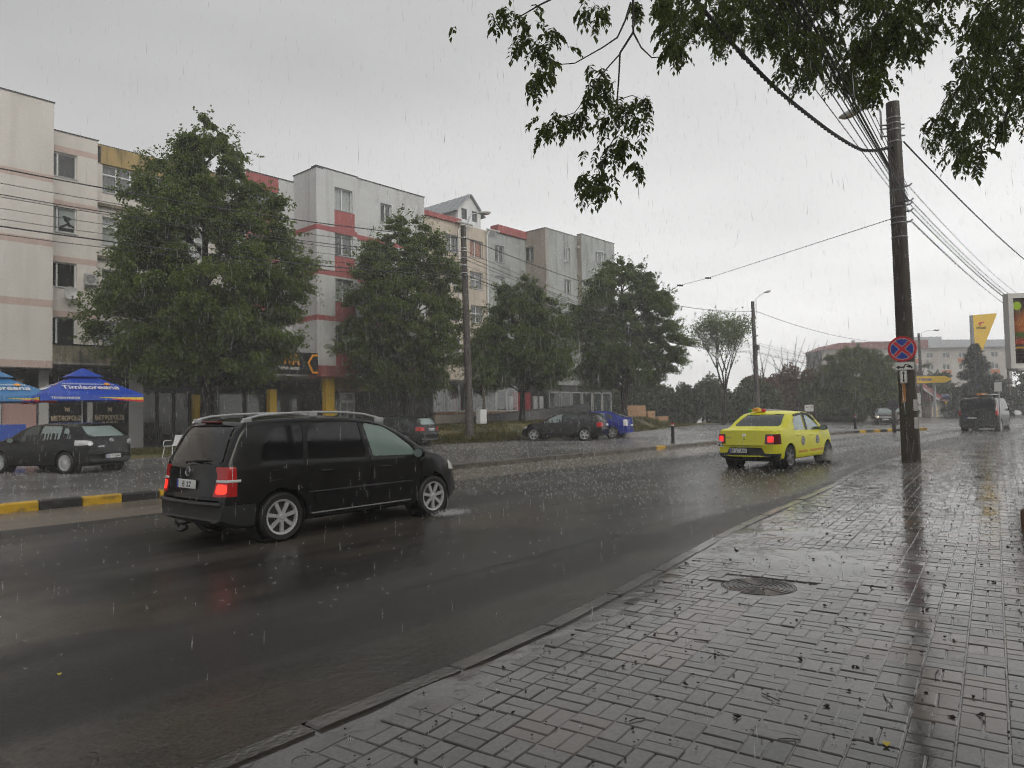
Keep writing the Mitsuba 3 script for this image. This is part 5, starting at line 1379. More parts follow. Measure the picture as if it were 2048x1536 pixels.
def mpv_extras(car, M, S):
    for sd in (-1, 1):
        y = sd * .655
        r = [(.42, y * 1.0, 1.545), (.5, y, 1.592), (.68, y, 1.632), (1.0, y, 1.654), (1.5, y, 1.668), (2.0, y, 1.660), (2.35, y, 1.628), (2.6, y, 1.575), (2.72, y, 1.535)]
        k = part(car, 'roof_rail', xf(pipe(r, .015, 8), M), 'alloy', 40)
        part(k, 'foot', xf(cat(cbox(.44, .56, y - .02, y + .02, 1.54, 1.60, .01), cbox(1.43, 1.55, y - .02, y + .02, 1.60, 1.68, .01), cbox(2.56, 2.72, y - .02, y + .02, 1.50, 1.57, .01)), M), 'alloy')
    # lower trim strips along the doors, sill line and the bumper ledge
    for sd in (-1, 1):
        xs_ = np.linspace(1.25, 3.1, 12)
        part(car, 'door_trim', xf(pipe([(x, on_side(S, x, sd, -.002), .60) for x in xs_], .012, 6), M), 'dark_plastic')
        part(car, 'sill_trim', xf(pipe([(x, on_side(S, x, sd, -.012), .315) for x in np.linspace(1.3, 3.05, 12)], .008, 6), M), 'mid_grey')
    led = []
    for y in np.linspace(-.80, .80, 17):
        led.append((-.012 + .11 * (abs(y) / .897) ** 2.2, y, .545))
    part(car, 'bumper_ledge', xf(pipe(led, .028, 8), M), 'dark_plastic', 40)
    part(car, 'rear_bumper', xf(man2tm((loft(S, .014) - loft(S, -.02)) ^ mprism(Polygon([(-.95, .2), (.95, .2), (.95, .53), (-.95, .53)]), 'x', -.1, .48)), M), 'dark_plastic', 28)
    part(car, 'wiper', xf(cat(pipe([(.045, .02, 1.045), (.03, -.0, 1.07), (.085, -.38, 1.10)], .011, 5), lathe([(.001, .02), (.03, .01), (.03, -.02)], 10)), M), 'black_paint') if False else part(car, 'wiper', xf(pipe([(.06, .05, 1.03), (.055, .03, 1.06), (.075, -.20, 1.075), (.10, -.42, 1.085)], .012, 5), M), 'black_paint')
    # round badge: ring with the two letters built of strokes
    A = M @ frame((.052, 0, .93), (0, -1, 0), (.08, 0, .997))
    k = part(car, 'badge', xf(lathe([(.001, .004), (.05, .004), (.055, .008), (.06, .004), (.06, -.01)], 28), A), 'chrome', 30)
    st = [LineString([(-.022, .044), (0, .008), (.022, .044)]), LineString([(-.044, .018), (-.02, -.04), (0, -.002), (.02, -.04), (.044, .018)])]
    part(k, 'letters', xf(xf(extrude(unary_union([s.buffer(.005) for s in st]), .004), mat4(None, (0, 0, .004))), A), 'black_print')
    part(car, 'tow_hook', xf(pipe([(.14, 0, .30), (.02, 0, .27), (-.07, 0, .27), (-.11, 0, .31), (-.11, 0, .36)], .02, 8), M), 'black_paint', 40)
    part(car, 'tow_bracket', xf(pipe([(-.03, -.14, .24), (-.05, -.06, .20), (-.05, .06, .20), (-.03, .14, .24)], .03, 8), M), 'black_paint', 40)
    part(car, 'high_brake_lamp', xf(cbox(.335, .40, -.22, .22, 1.545, 1.572, .006), M), 'red_lens_dark')
    part(car, 'fuel_flap_line', xf(pipe([(.72, on_side(S, .72, -1, -.001), .80), (.72, on_side(S, .72, -1, -.001), .92), (.88, on_side(S, .88, -1, -.001), .92), (.88, on_side(S, .88, -1, -.001), .80), (.72, on_side(S, .72, -1, -.001), .80)], .003, 4), M), 'black_paint')
    # lit lamp core: the brake light behind the right lens
    for sd in (-1, 1):
        m = (loft(S, .0095) - loft(S, .002)) ^ mprism(rounded([(sd * .66, .675), (sd * .83, .675), (sd * .83, .79), (sd * .67, .79)][::sd], .03), 'x', -.05, .16)
        part(car, 'brake_light', xf(man2tm(m), M), 'red_lens', 28, emitter={'type': 'area', 'radiance': {'type': 'rgb', 'value': [.50, .012, .005]}})
        m = (loft(S, .012) - loft(S, .002)) ^ mprism(rounded([(sd * .64, .812), (sd * .875, .812), (sd * .875, .845), (sd * .65, .845)][::sd], .012), 'x', -.05, .30)
        part(car, 'lamp_band', xf(man2tm(m), M), 'clear_lens', 28)
        m = (loft(S, .006) - loft(S, -.02)) ^ mprism(rounded([(sd * .50, .66), (sd * .83, .72), (sd * .83, .86), (sd * .60, .84)][::sd], .03), 'x', 3.95, 4.3)
        for c in m.decompose(): part(car, 'headlight', xf(man2tm(c), M), 'clear_lens', 28)
    for a in (0,):
        part(car, 'front_grille', xf(box(4.33, 4.37, -.42, .42, .5, .62), M), 'dark_plastic')


build_car('people_carrier', 'black people carrier in the foreground with silver roof rails and a lit tail lamp', MPV, (4.95, 9.22, 0, .019), 'car_black',
          [([(.58, 1.07), (1.20, 1.045), (1.24, 1.50), (.80, 1.485), (.64, 1.25)], 'tinted_glass'), ([(1.27, 1.042), (2.24, 1.02), (2.16, 1.525), (1.31, 1.515)], 'tinted_glass'),
           ([(2.36, 1.015), (3.22, .99), (3.10, 1.14), (2.86, 1.31), (2.62, 1.445), (2.25, 1.51)], 'fogged_glass'), ([(3.32, .99), (3.50, .985), (3.20, 1.16)], 'clear_glass')],
          ([(-.70, 1.05), (.70, 1.05), (.575, 1.50), (-.575, 1.50)], -.1, .44, 'tinted_glass'), ([(-.72, 1.02), (.72, 1.02), (.60, 1.50), (-.60, 1.50)], 2.45, 3.62, 'clear_glass'),
          R=.318, xr=.86, xf_=3.538, spokes=7, wkind='seven', lamps=[([(-.93, .64), (-.62, .64), (-.66, .90), (-.60, 1.0), (-.93, 1.0)][::-1], -.05, .25, 'red_lens'), ([(.62, .64), (.93, .64), (.93, 1.0), (.60, 1.0), (.66, .90)], -.05, .25, 'red_lens')],
          plate=((.028, 0, .775), 'B  12', .06), gaps=[[(1.255, 1.03), (1.25, .75), (1.38, .45)], [(2.31, 1.02), (2.28, .33)], [(3.26, .99), (3.30, .75), (3.18, .36)], [(1.42, .33), (3.15, .33)]],
          gaps_rear=[[(-.74, 1.02), (-.60, .62), (.60, .62), (.74, 1.02)]], handles=[(1.55, .865, 'car_black'), (2.55, .85, 'car_black')], mirrors=(3.18, 1.02, 'car_black'), extras=mpv_extras)

# ---- yellow taxi saloon
SAL = Spec(4.36, [(0, .64), (.02, .80), (.035, .98), (.07, 1.035), (.3, 1.06), (.62, 1.08), (.76, 1.13), (1.08, 1.315), (1.34, 1.43), (1.56, 1.488), (1.95, 1.525), (2.4, 1.505), (2.7, 1.44), (3.1, 1.20), (3.35, 1.06), (3.5, 1.015), (3.9, .94), (4.15, .85), (4.3, .72), (4.36, .52)],
           [(0, .34), (.3, .26), (.8, .22), (3.8, .22), (4.36, .28)], [(0, .93), (1, .975), (2, .955), (3.3, .93), (4.36, .85)],
           [(0, .74), (.12, .81), (.45, .855), (1.2, .868), (3.2, .868), (3.8, .84), (4.15, .77), (4.36, .62)], tumble=.22, rr=.085, bowR=.13, bowF=.30)


def taxi_extras(car, M, S):
    part(car, 'rear_bumper_insert', xf(man2tm((loft(S, .010) - loft(S, -.02)) ^ mprism(rounded([(-.90, .2), (.90, .2), (.90, .415), (.52, .43), (.44, .57), (-.44, .57), (-.52, .43), (-.90, .415)], .01), 'x', -.1, .36)), M), 'dark_plastic', 28)
    part(car, 'roof_sign', xf(xf(man2tm(m3.Manifold.sphere(1, 24) ^ m3.Manifold.cube([2, 2, 1]).translate([-1, -1, 0])), np.diag([.11, .17, .13, 1])), M @ mat4(None, (1.55, .33, 1.49))), 'sign_yellow', 40)
    for sd, mt in ((1, 'green_print'), (-1, 'sign_red')):
        part(car, 'roof_sign_end', xf(xf(man2tm(m3.Manifold.sphere(1, 16)), np.diag([.075, .06, .055, 1])), M @ mat4(None, (1.55, .33 + sd * .19, 1.535))), mt, 40)
    part(car, 'roof_sign_lettering', text_on('TAXI', .05, M[:3, :3] @ np.array((0, 0, 0)) + (M @ np.array((1.435, .33, 1.565, 1)))[:3], M[:3, :3] @ np.array((0, -1., 0)), M[:3, :3] @ np.array((.3, 0, .95)), .003), 'sign_red')
    # badge on the boot lid
    sh = Polygon([(-.055, .03), (.055, .03), (.04, -.03), (-.04, -.03)]).difference(sbox(-.025, -.012, .025, .018))
    part(car, 'badge', xf(extrude(sh, .008), M @ frame((.028, 0, .90), (0, -1, 0), (.1, 0, .995))), 'chrome')
    part(car, 'lock', xf(lathe([(.001, .005), (.018, .004), (.018, -.01)], 14), M @ frame((.02, 0, .80), (0, -1, 0), (.05, 0, 1))), 'dark_plastic')
    part(car, 'model_lettering', xf(cat([box(-.06 + i * .026, -.043 + i * .026, -.009, .009, 0, .003) for i in range(6)]), M @ frame((.035, .46, .83), (0, -1, 0), (.05, 0, 1))), 'alloy_dark')
    # fleet number sticker low at the left
    k = part(car, 'number_sticker', xf(box(-.10, .10, -.085, .085, -.002, .0045), M @ frame((.075, .68, .66), (.25, -.97, 0), (0, 0, 1))), 'white_plastic')
    part(k, 'digits', text_on('27', .115, (M @ np.array((.072, .68, .66, 1)))[:3], M[:3, :3] @ np.array((.25, -.97, 0)), (0, 0, 1), .003), 'black_print')
    # round emblems and a worn line of print on the doors, wind deflectors
    for x in (1.72, 2.72):
        for sd in (-1, 1):
            A = M @ frame((x, on_side(S, x, sd, .002), .70), (1, 0, 0) if sd < 0 else (-1, 0, 0), (0, 0, 1))
            k = part(car, 'door_emblem', xf(lathe([(.001, .002), (.118, .002), (.12, -.006)], 28), A), 'dark_grey')
            part(k, 'print', xf(cat(extrude(Point(0, 0).buffer(.095, 20).difference(Point(0, 0).buffer(.082, 20)), .002), [box(-.06, .06, -.05 + .045 * i, -.03 + .045 * i, 0, .002) for i in range(3)]), A @ mat4(None, (0, 0, .0015))), 'silver_print')
    for sd in (-1, 1):
        q = [box(x, x + w_, -.03, .03, 0, .003) for x, w_ in [(1.42 + i * .085, .055) for i in range(20)] if not 1.98 < x < 2.16]
        part(car, 'door_print', xf(cat(q), M @ frame((0, on_side(S, 2.0, sd, -.0035), .42), (1, 0, 0), (0, 0, 1)) if sd < 0 else M @ frame((4.4, on_side(S, 2.0, sd, -.0035), .42), (-1, 0, 0), (0, 0, 1))), 'amber_lens')
        for pts in ([(1.36, 1.375), (1.46, 1.43), (2.02, 1.468), (2.02, 1.41), (1.52, 1.37)], [(2.10, 1.468), (2.42, 1.44), (2.80, 1.26), (2.74, 1.235), (2.40, 1.385), (2.10, 1.405)]):
            m = (loft(S, .016) - loft(S, .008)) ^ mprism(rounded(pts, .008), 'y', 0 if sd > 0 else -1.3, 1.3 if sd > 0 else 0)
            part(car, 'wind_deflector', xf(man2tm(m), M), 'dark_plastic', 28)
        m = (loft(S, .0095) - loft(S, .002)) ^ mprism(rounded([(sd * .61, .715), (sd * .76, .715), (sd * .76, .875), (sd * .61, .875)][::sd], .03), 'x', -.05, .12)
        part(car, 'brake_light', xf(man2tm(m), M), 'red_lens', 28, emitter={'type': 'area', 'radiance': {'type': 'rgb', 'value': [.22, .006, .006]}})
        m = (loft(S, .008) - loft(S, .0)) ^ mprism(rounded([(sd * .70, .36), (sd * .80, .36), (sd * .80, .40), (sd * .70, .40)][::sd], .01), 'x', -.05, .2)
        part(car, 'reflector', xf(man2tm(m), M), 'red_lens', 28)
    # frame between the side windows, black
        m = (loft(S, .003) - loft(S, -.02)) ^ mprism([(1.985, .985), (2.125, .98), (2.125, 1.47), (1.985, 1.47)], 'y', 0 if sd > 0 else -1.3, 1.3 if sd > 0 else 0)
        part(car, 'door_pillar', xf(man2tm(m), M), 'dark_plastic', 28)


build_car('taxi', 'bright yellow taxi saloon with red tail lamps and a small roof sign', SAL, (18.95, 7.72, 0, -.05), 'taxi_yellow',
          [([(1.26, .985), (1.98, .985), (1.98, 1.44), (1.50, 1.40), (1.28, 1.22)], 'clear_glass'), ([(2.13, .98), (3.05, .965), (2.88, 1.17), (2.42, 1.41), (2.13, 1.44)], 'clear_glass')],
          ([(-.66, 1.115), (.66, 1.115), (.53, 1.42), (-.53, 1.42)], .5, 1.5, 'grey_glass'), ([(-.68, 1.04), (.68, 1.04), (.54, 1.42), (-.54, 1.42)], 2.5, 3.5, 'clear_glass'),
          R=.305, xr=.90, xf_=3.535, hw=.862, spokes=6, wkind='five', rim='alloy_dark', lamps=[([(-.95, .665), (-.545, .665), (-.56, .925), (-.95, .925)][::-1], -.05, .36, 'red_lens_dark'), ([(.545, .665), (.95, .665), (.95, .925), (.56, .925)], -.05, .36, 'red_lens_dark')],
          plate=((-.022, .16, .49), 'BT 27 ASF', .0), gaps=[[(1.10, .99), (1.12, .8), (1.28, .45)], [(2.06, .97), (2.06, .33)], [(3.08, .95), (3.10, .7), (3.06, .34)], [(1.32, .30), (3.06, .30)]],
          gaps_rear=[[(-.60, 1.05), (-.50, .62), (.50, .62), (.60, 1.05)]], handles=[(1.45, .855, 'taxi_yellow'), (2.3, .845, 'taxi_yellow')], mirrors=(3.0, 1.02, 'dark_plastic'), extras=taxi_extras)

# ---- cars parked nose-in on the far side
HAT = Spec(4.42, [(0, .55), (.03, .72), (.07, .92), (.12, 1.02), (.35, 1.18), (.68, 1.375), (.85, 1.415), (1.3, 1.455), (1.8, 1.46), (2.3, 1.425), (2.7, 1.31), (3.1, 1.10), (3.3, 1.0), (3.7, .93), (4.1, .82), (4.3, .7), (4.42, .5)],
           [(0, .30), (.4, .22), (3.9, .20), (4.42, .26)], [(0, .97), (1, .96), (2, .92), (3.3, .89), (4.42, .8)],
           [(0, .70), (.14, .80), (.5, .865), (1.2, .875), (3.2, .875), (3.8, .85), (4.2, .76), (4.42, .6)], tumble=.26, rr=.10, bowR=.18, bowF=.32)


def hat_extras(car, M, S):
    part(car, 'badge', xf(xf(lathe([(.03, .0), (.045, .006), (.055, 0)], 20), np.diag([1.3, 1, 1, 1])), M @ frame((.075, 0, .93), (0, -1, 0), (.3, 0, .95))), 'chrome', 30)
    part(car, 'badge_wing', xf(pipe([(-.05, .012, .006), (0, -.012, .008), (.05, .012, .006)], .006), M @ frame((.075, 0, .93), (0, -1, 0), (.3, 0, .95))), 'chrome')
    part(car, 'model_lettering', xf(cat([box(-.1 + i * .034, -.076 + i * .034, -.014, .014, 0, .004) for i in range(6)]), M @ frame((.045, .36, .76), (0, -1, 0), (.05, 0, 1))), 'chrome')
    for sd in (-1, 1):
        for cy, cz, r_ in ((.66, .835, .05), (.80, .875, .045)):
            m = (loft(S, .012) - loft(S, .0)) ^ m3.Manifold.cylinder(.5, r_, r_, 20).rotate([0, 90, 0]).translate([-.1, sd * cy, cz])
            part(car, 'lamp_ring', xf(man2tm(m), M), 'chrome', 28)
        part(car, 'bumper_strip', xf(pipe([(.01 + .18 * (abs(y) / .875) ** 2.2, y, .585) for y in np.linspace(-.72, .72, 13)], .012, 6), M), 'car_black_grey') if sd > 0 else None
    part(car, 'aerial', xf(pipe([(.95, 0, 1.425), (.75, 0, 1.62)], .006), M), 'black_paint')


PG = 'cars parked nose-in beside the bank'
build_car('parked_hatchback', 'black hatchback parked under the blue umbrellas at the left edge', HAT, (6.78 + .87 * math.cos(math.radians(22)), 22.83 + .33, .12, math.radians(112)), 'car_black',
          [([(.62, 1.0), (.98, .985), (.98, 1.33), (.84, 1.30)], 'pale_glass'), ([(1.05, .985), (1.92, .955), (1.85, 1.375), (1.08, 1.355)], 'pale_glass'), ([(2.0, .95), (2.95, .925), (2.62, 1.20), (2.3, 1.34), (1.94, 1.375)], 'grey_glass')],
          ([(-.62, 1.04), (.62, 1.04), (.50, 1.345), (-.50, 1.345)], -.1, .75, 'pale_glass'), None, R=.315, xr=.85, xf_=3.49, spokes=9, wkind='v',
          lamps=[([(-.9, .80), (-.56, .82), (-.60, .92), (-.9, .96)][::-1], -.1, .48, 'clear_lens'), ([(.56, .82), (.9, .80), (.9, .96), (.60, .92)], -.1, .48, 'clear_lens')], plate=((.0, 0, .47), 'SV 99 MHP', .05),
          gaps=[[(1.0, .97), (1.02, .8), (1.2, .4)], [(1.95, .94), (1.95, .3)], [(3.0, .9), (3.0, .32)]], handles=[(1.25, .83, 'car_black'), (2.2, .81, 'car_black')], mirrors=(2.95, .96, 'car_black'), extras=hat_extras, group=PG)

EST = Spec(4.58, [(0, .58), (.03, .75), (.06, .95), (.15, 1.08), (.42, 1.36), (.6, 1.40), (1.2, 1.43), (1.8, 1.435), (2.3, 1.41), (2.7, 1.32), (3.1, 1.11), (3.3, 1.0), (3.8, .94), (4.2, .84), (4.45, .70), (4.58, .5)],
           [(0, .30), (.4, .22), (4.1, .20), (4.58, .26)], [(0, .95), (1, .955), (2, .93), (3.3, .90), (4.58, .8)],
           [(0, .74), (.14, .82), (.5, .87), (1.2, .885), (3.3, .885), (3.9, .86), (4.3, .78), (4.58, .6)], tumble=.25, rr=.09, bowR=.15, bowF=.32)


def est_extras(rails=True, spoiler=False):
    def f(car, M, S):
        if rails:
            for sd in (-1, 1):
                part(car, 'roof_rail', xf(pipe([(.7, sd * .56, 1.40), (.85, sd * .56, 1.445), (1.6, sd * .57, 1.47), (2.3, sd * .56, 1.45), (2.45, sd * .56, 1.40)], .014, 6), M), 'dark_plastic')
        if spoiler:
            part(car, 'roof_spoiler', xf(cbox(.32, .62, -.55, .55, 1.385, 1.42, .012), M), 'car_black_grey')
        for sd in (-1, 1):
            m = (loft(S, .006) - loft(S, -.02)) ^ mprism(rounded([(sd * .45, .64), (sd * .8, .66), (sd * .8, .78), (sd * .5, .76)][::sd], .02), 'x', 4.1, 4.6)
            for c in m.decompose(): part(car, 'headlight', xf(man2tm(c), M), 'clear_lens', 28)
            part(car, 'sill_trim', xf(pipe([(x, on_side(S, x, sd, -.004), .42) for x in np.linspace(1.35, 3.2, 8)], .01, 5), M), 'dark_plastic')
        part(car, 'bumper_strip', xf(pipe([(.0 + .15 * (abs(y) / .885) ** 2.2, y, .57) for y in np.linspace(-.74, .74, 13)], .014, 6), M), 'dark_plastic')
    return f


EW = [([(.55, 1.0), (1.22, .985), (1.24, 1.345), (.78, 1.325)], 'grey_glass'), ([(1.29, .985), (2.12, .96), (2.06, 1.365), (1.31, 1.35)], 'grey_glass')]
build_car('parked_estate_car', 'black-grey estate car with red lamp and white plate, beyond the people carrier bonnet', EST, (22.1, 25.5, .12, math.radians(106)), 'car_black_grey',
          EW + [([(2.20, .955), (3.12, .93), (2.75, 1.19), (2.4, 1.34), (2.12, 1.365)], 'pale_glass')], ([(-.64, 1.02), (.64, 1.02), (.52, 1.33), (-.52, 1.33)], -.1, .5, 'pale_glass'), None, R=.32, xr=.95, xf_=3.71, spokes=5, wkind='five',
          lamps=[([(-.95, .74), (-.50, .74), (-.55, .90), (-.95, .93)][::-1], -.1, .36, 'red_lens'), ([(.50, .74), (.95, .74), (.95, .93), (.55, .90)], -.1, .36, 'red_lens')], plate=((.02, 0, .80), 'BT 08 TRC', .1),
          gaps=[[(1.26, .97), (1.26, .8), (1.38, .45)], [(2.16, .95), (2.16, .3)], [(3.15, .9), (3.15, .3)]], handles=[(1.5, .83, 'car_black_grey')], mirrors=(3.1, .97, 'car_black_grey'), extras=est_extras(False, True), group=PG)
build_car('parked_estate_car', 'black estate car with bright five-spoke wheels in front of the blue hatchback', EST, (30.28, 21.30, .12, math.radians(110)), 'car_black',
          EW + [([(2.20, .955), (3.12, .93), (2.75, 1.19), (2.4, 1.34), (2.12, 1.365)], 'pale_glass')], ([(-.64, 1.02), (.64, 1.02), (.52, 1.33), (-.52, 1.33)], -.1, .5, 'grey_glass'), None, R=.325, xr=.98, xf_=3.70, spokes=5, wkind='five',
          lamps=[([(-.95, .70), (-.55, .72), (-.58, .93), (-.95, .95)][::-1], -.1, .34, 'red_lens'), ([(.55, .72), (.95, .70), (.95, .95), (.58, .93)], -.1, .34, 'red_lens')], plate=((.02, 0, .80), '', .1),
          gaps=[[(1.26, .97), (1.26, .8), (1.40, .45)], [(2.16, .95), (2.16, .3)], [(3.15, .9), (3.15, .3)]], handles=[(1.5, .83, 'car_black'), (2.4, .82, 'car_black')], mirrors=(3.1, .97, 'car_black'), extras=est_extras(True), group=PG)
PRI = Spec(4.45, [(0, .60), (.02, .85), (.05, 1.04), (.12, 1.09), (.5, 1.24), (1.1, 1.43), (1.6, 1.49), (2.1, 1.485), (2.6, 1.38), (3.1, 1.17), (3.5, .99), (3.9, .90), (4.25, .76), (4.45, .5)],
           [(0, .30), (.4, .22), (3.9, .20), (4.45, .26)], [(0, .98), (1, .96), (2, .93), (3.3, .89), (4.45, .8)],
           [(0, .72), (.14, .80), (.5, .85), (1.2, .865), (3.2, .865), (3.8, .84), (4.2, .76), (4.45, .6)], tumble=.24, rr=.10, bowR=.14, bowF=.32)


def pri_extras(car, M, S):
    part(car, 'boot_spoiler', xf(cbox(.02, .18, -.62, .62, 1.085, 1.12, .012), M), 'car_blue')
    for sd in (-1, 1):
        m = (loft(S, .006) - loft(S, -.02)) ^ mprism(rounded([(sd * .45, .64), (sd * .8, .66), (sd * .8, .80), (sd * .5, .76)][::sd], .02), 'x', 3.9, 4.6)
        for c in m.decompose(): part(car, 'headlight', xf(man2tm(c), M), 'clear_lens', 28)


build_car('parked_hatchback', 'bright blue hatchback half hidden behind the black estate car', PRI, (32.95, 21.35, .12, math.radians(108)), 'car_blue',
          [([(.80, 1.09), (1.20, 1.02), (1.22, 1.36), (1.0, 1.33)], 'grey_glass'), ([(1.28, .99), (2.1, .96), (2.05, 1.40), (1.30, 1.385)], 'pale_glass'), ([(2.2, .955), (3.1, .93), (2.7, 1.2), (2.4, 1.36), (2.12, 1.40)], 'pale_glass')],
          ([(-.60, 1.12), (.60, 1.12), (.48, 1.40), (-.48, 1.40)], .1, 1.2, 'grey_glass'), None, R=.31, xr=.86, xf_=3.56, spokes=5, wkind='five',
          lamps=[([(-.95, .68), (-.60, .68), (-.62, 1.02), (-.95, 1.02)][::-1], -.1, .26, 'clear_lens'), ([(.60, .68), (.95, .68), (.95, 1.02), (.62, 1.02)], -.1, .26, 'clear_lens')], plate=((.0, 0, .70), '', .05),
          gaps=[[(1.25, .97), (1.25, .8), (1.36, .45)], [(2.14, .95), (2.14, .3)]], handles=[(1.5, .85, 'chrome'), (2.4, .84, 'chrome')], mirrors=(3.05, .98, 'car_blue'), extras=pri_extras, group=PG)

# ---- farther traffic
build_car('parked_car', 'dark maroon car parked behind the taxi, only its roof showing', HAT, (51.3, 20.6, .05, math.radians(-35)), 'car_maroon',
          [([(.62, 1.0), (.98, .985), (.98, 1.33), (.84, 1.30)], 'grey_glass'), ([(1.05, .985), (1.92, .955), (1.85, 1.375), (1.08, 1.355)], 'grey_glass'), ([(2.0, .95), (2.95, .925), (2.62, 1.20), (2.3, 1.34), (1.94, 1.375)], 'grey_glass')],
          ([(-.62, 1.04), (.62, 1.04), (.50, 1.345), (-.50, 1.345)], -.1, .75, 'grey_glass'), ([(-.64, 1.0), (.64, 1.0), (.5, 1.36), (-.5, 1.36)], 2.4, 3.4, 'grey_glass'), R=.31, xr=.85, xf_=3.49)


def front_extras(lit=1.0, paint='car_black'):
    def f(car, M, S):
        for sd in (-1, 1):
            m = (loft(S, .006) - loft(S, -.02)) ^ mprism(rounded([(sd * .45, .62), (sd * .76, .64), (sd * .76, .78), (sd * .48, .74)][::sd], .02), 'x', 3.9, 4.6)
            for c in m.decompose(): part(car, 'headlight', xf(man2tm(c), M), 'clear_lens', 28)
            if lit:
                b = xf(lathe([(.001, .03), (.06, .02), (.085, 0)], 16), M @ frame((S.L - .16, sd * .60, .69), (0, 1, 0), (0, 0, 1)))
                part(car, 'lit_bulb', b, 'clear_lens', 30, emitter={'type': 'area', 'radiance': {'type': 'rgb', 'value': [30 * lit, 25 * lit, 15 * lit]}})
        part(car, 'front_grille', xf(box(S.L - .06, S.L + .01, -.4, .4, .58, .72), M), 'chrome')
        part(car, 'front_number_plate', xf(box(S.L + .0, S.L + .02, -.26, .26, .40, .51), M), 'white_plastic')
        part(car, 'lower_intake', xf(box(S.L - .06, S.L + .005, -.55, .55, .26, .38), M), 'dark_plastic')
    return f


build_car('oncoming_car', 'dark car coming towards us with lit headlamps beside the round sign', HAT, (68.6, 16.5, .0, math.radians(193)), 'car_black_grey',
          [([(.62, 1.0), (.98, .985), (.98, 1.33), (.84, 1.30)], 'grey_glass'), ([(1.05, .985), (1.92, .955), (1.85, 1.375), (1.08, 1.355)], 'grey_glass'), ([(2.0, .95), (2.95, .925), (2.62, 1.20), (2.3, 1.34), (1.94, 1.375)], 'grey_glass')],
          None, ([(-.64, 1.0), (.64, 1.0), (.5, 1.36), (-.5, 1.36)], 2.4, 3.4, 'pale_glass'), R=.31, xr=.85, xf_=3.49, extras=front_extras(1.0), mirrors=(2.95, .96, 'car_black_grey'))
build_car('oncoming_car', 'brownish car following the lit oncoming car, half behind the near pole', EST, (74.6, 16.7, .0, math.radians(193)), 'car_brown',
          EW + [([(2.20, .955), (3.12, .93), (2.75, 1.19), (2.4, 1.34), (2.12, 1.365)], 'pale_glass')], None, ([(-.66, 1.0), (.66, 1.0), (.52, 1.34), (-.52, 1.34)], 2.4, 3.4, 'pale_glass'), R=.32, xr=.95, xf_=3.71, extras=front_extras(0))
build_car('distant_car', 'small white car far off by the fuel station, pointing away', HAT, (137.5, 24.0, -.02, math.radians(18)), 'car_white',
          [([(.62, 1.0), (.98, .985), (.98, 1.33), (.84, 1.30)], 'grey_glass'), ([(1.05, .985), (1.92, .955), (1.85, 1.375), (1.08, 1.355)], 'grey_glass'), ([(2.0, .95), (2.95, .925), (2.62, 1.20), (2.3, 1.34), (1.94, 1.375)], 'grey_glass')],
          ([(-.62, 1.04), (.62, 1.04), (.50, 1.345), (-.50, 1.345)], -.1, .75, 'grey_glass'), None, R=.31, xr=.85, xf_=3.49)

VAN = Spec(4.97, [(0, .62), (.015, 1.0), (.03, 1.5), (.07, 1.86), (.14, 1.935), (.5, 1.965), (1.5, 1.975), (2.8, 1.965), (3.2, 1.92), (3.6, 1.72), (4.0, 1.42), (4.2, 1.25), (4.5, 1.12), (4.8, .95), (4.93, .75), (4.97, .5)],
           [(0, .36), (.4, .26), (4.4, .24), (4.97, .3)], [(0, 1.15), (2, 1.15), (4, 1.08), (4.97, .95)],
           [(0, .90), (.1, .95), (.4, .98), (1.2, .99), (3.8, .985), (4.3, .94), (4.7, .84), (4.97, .68)], tumble=.12, rr=.09, bowR=.07, bowF=.35, crown=.04)


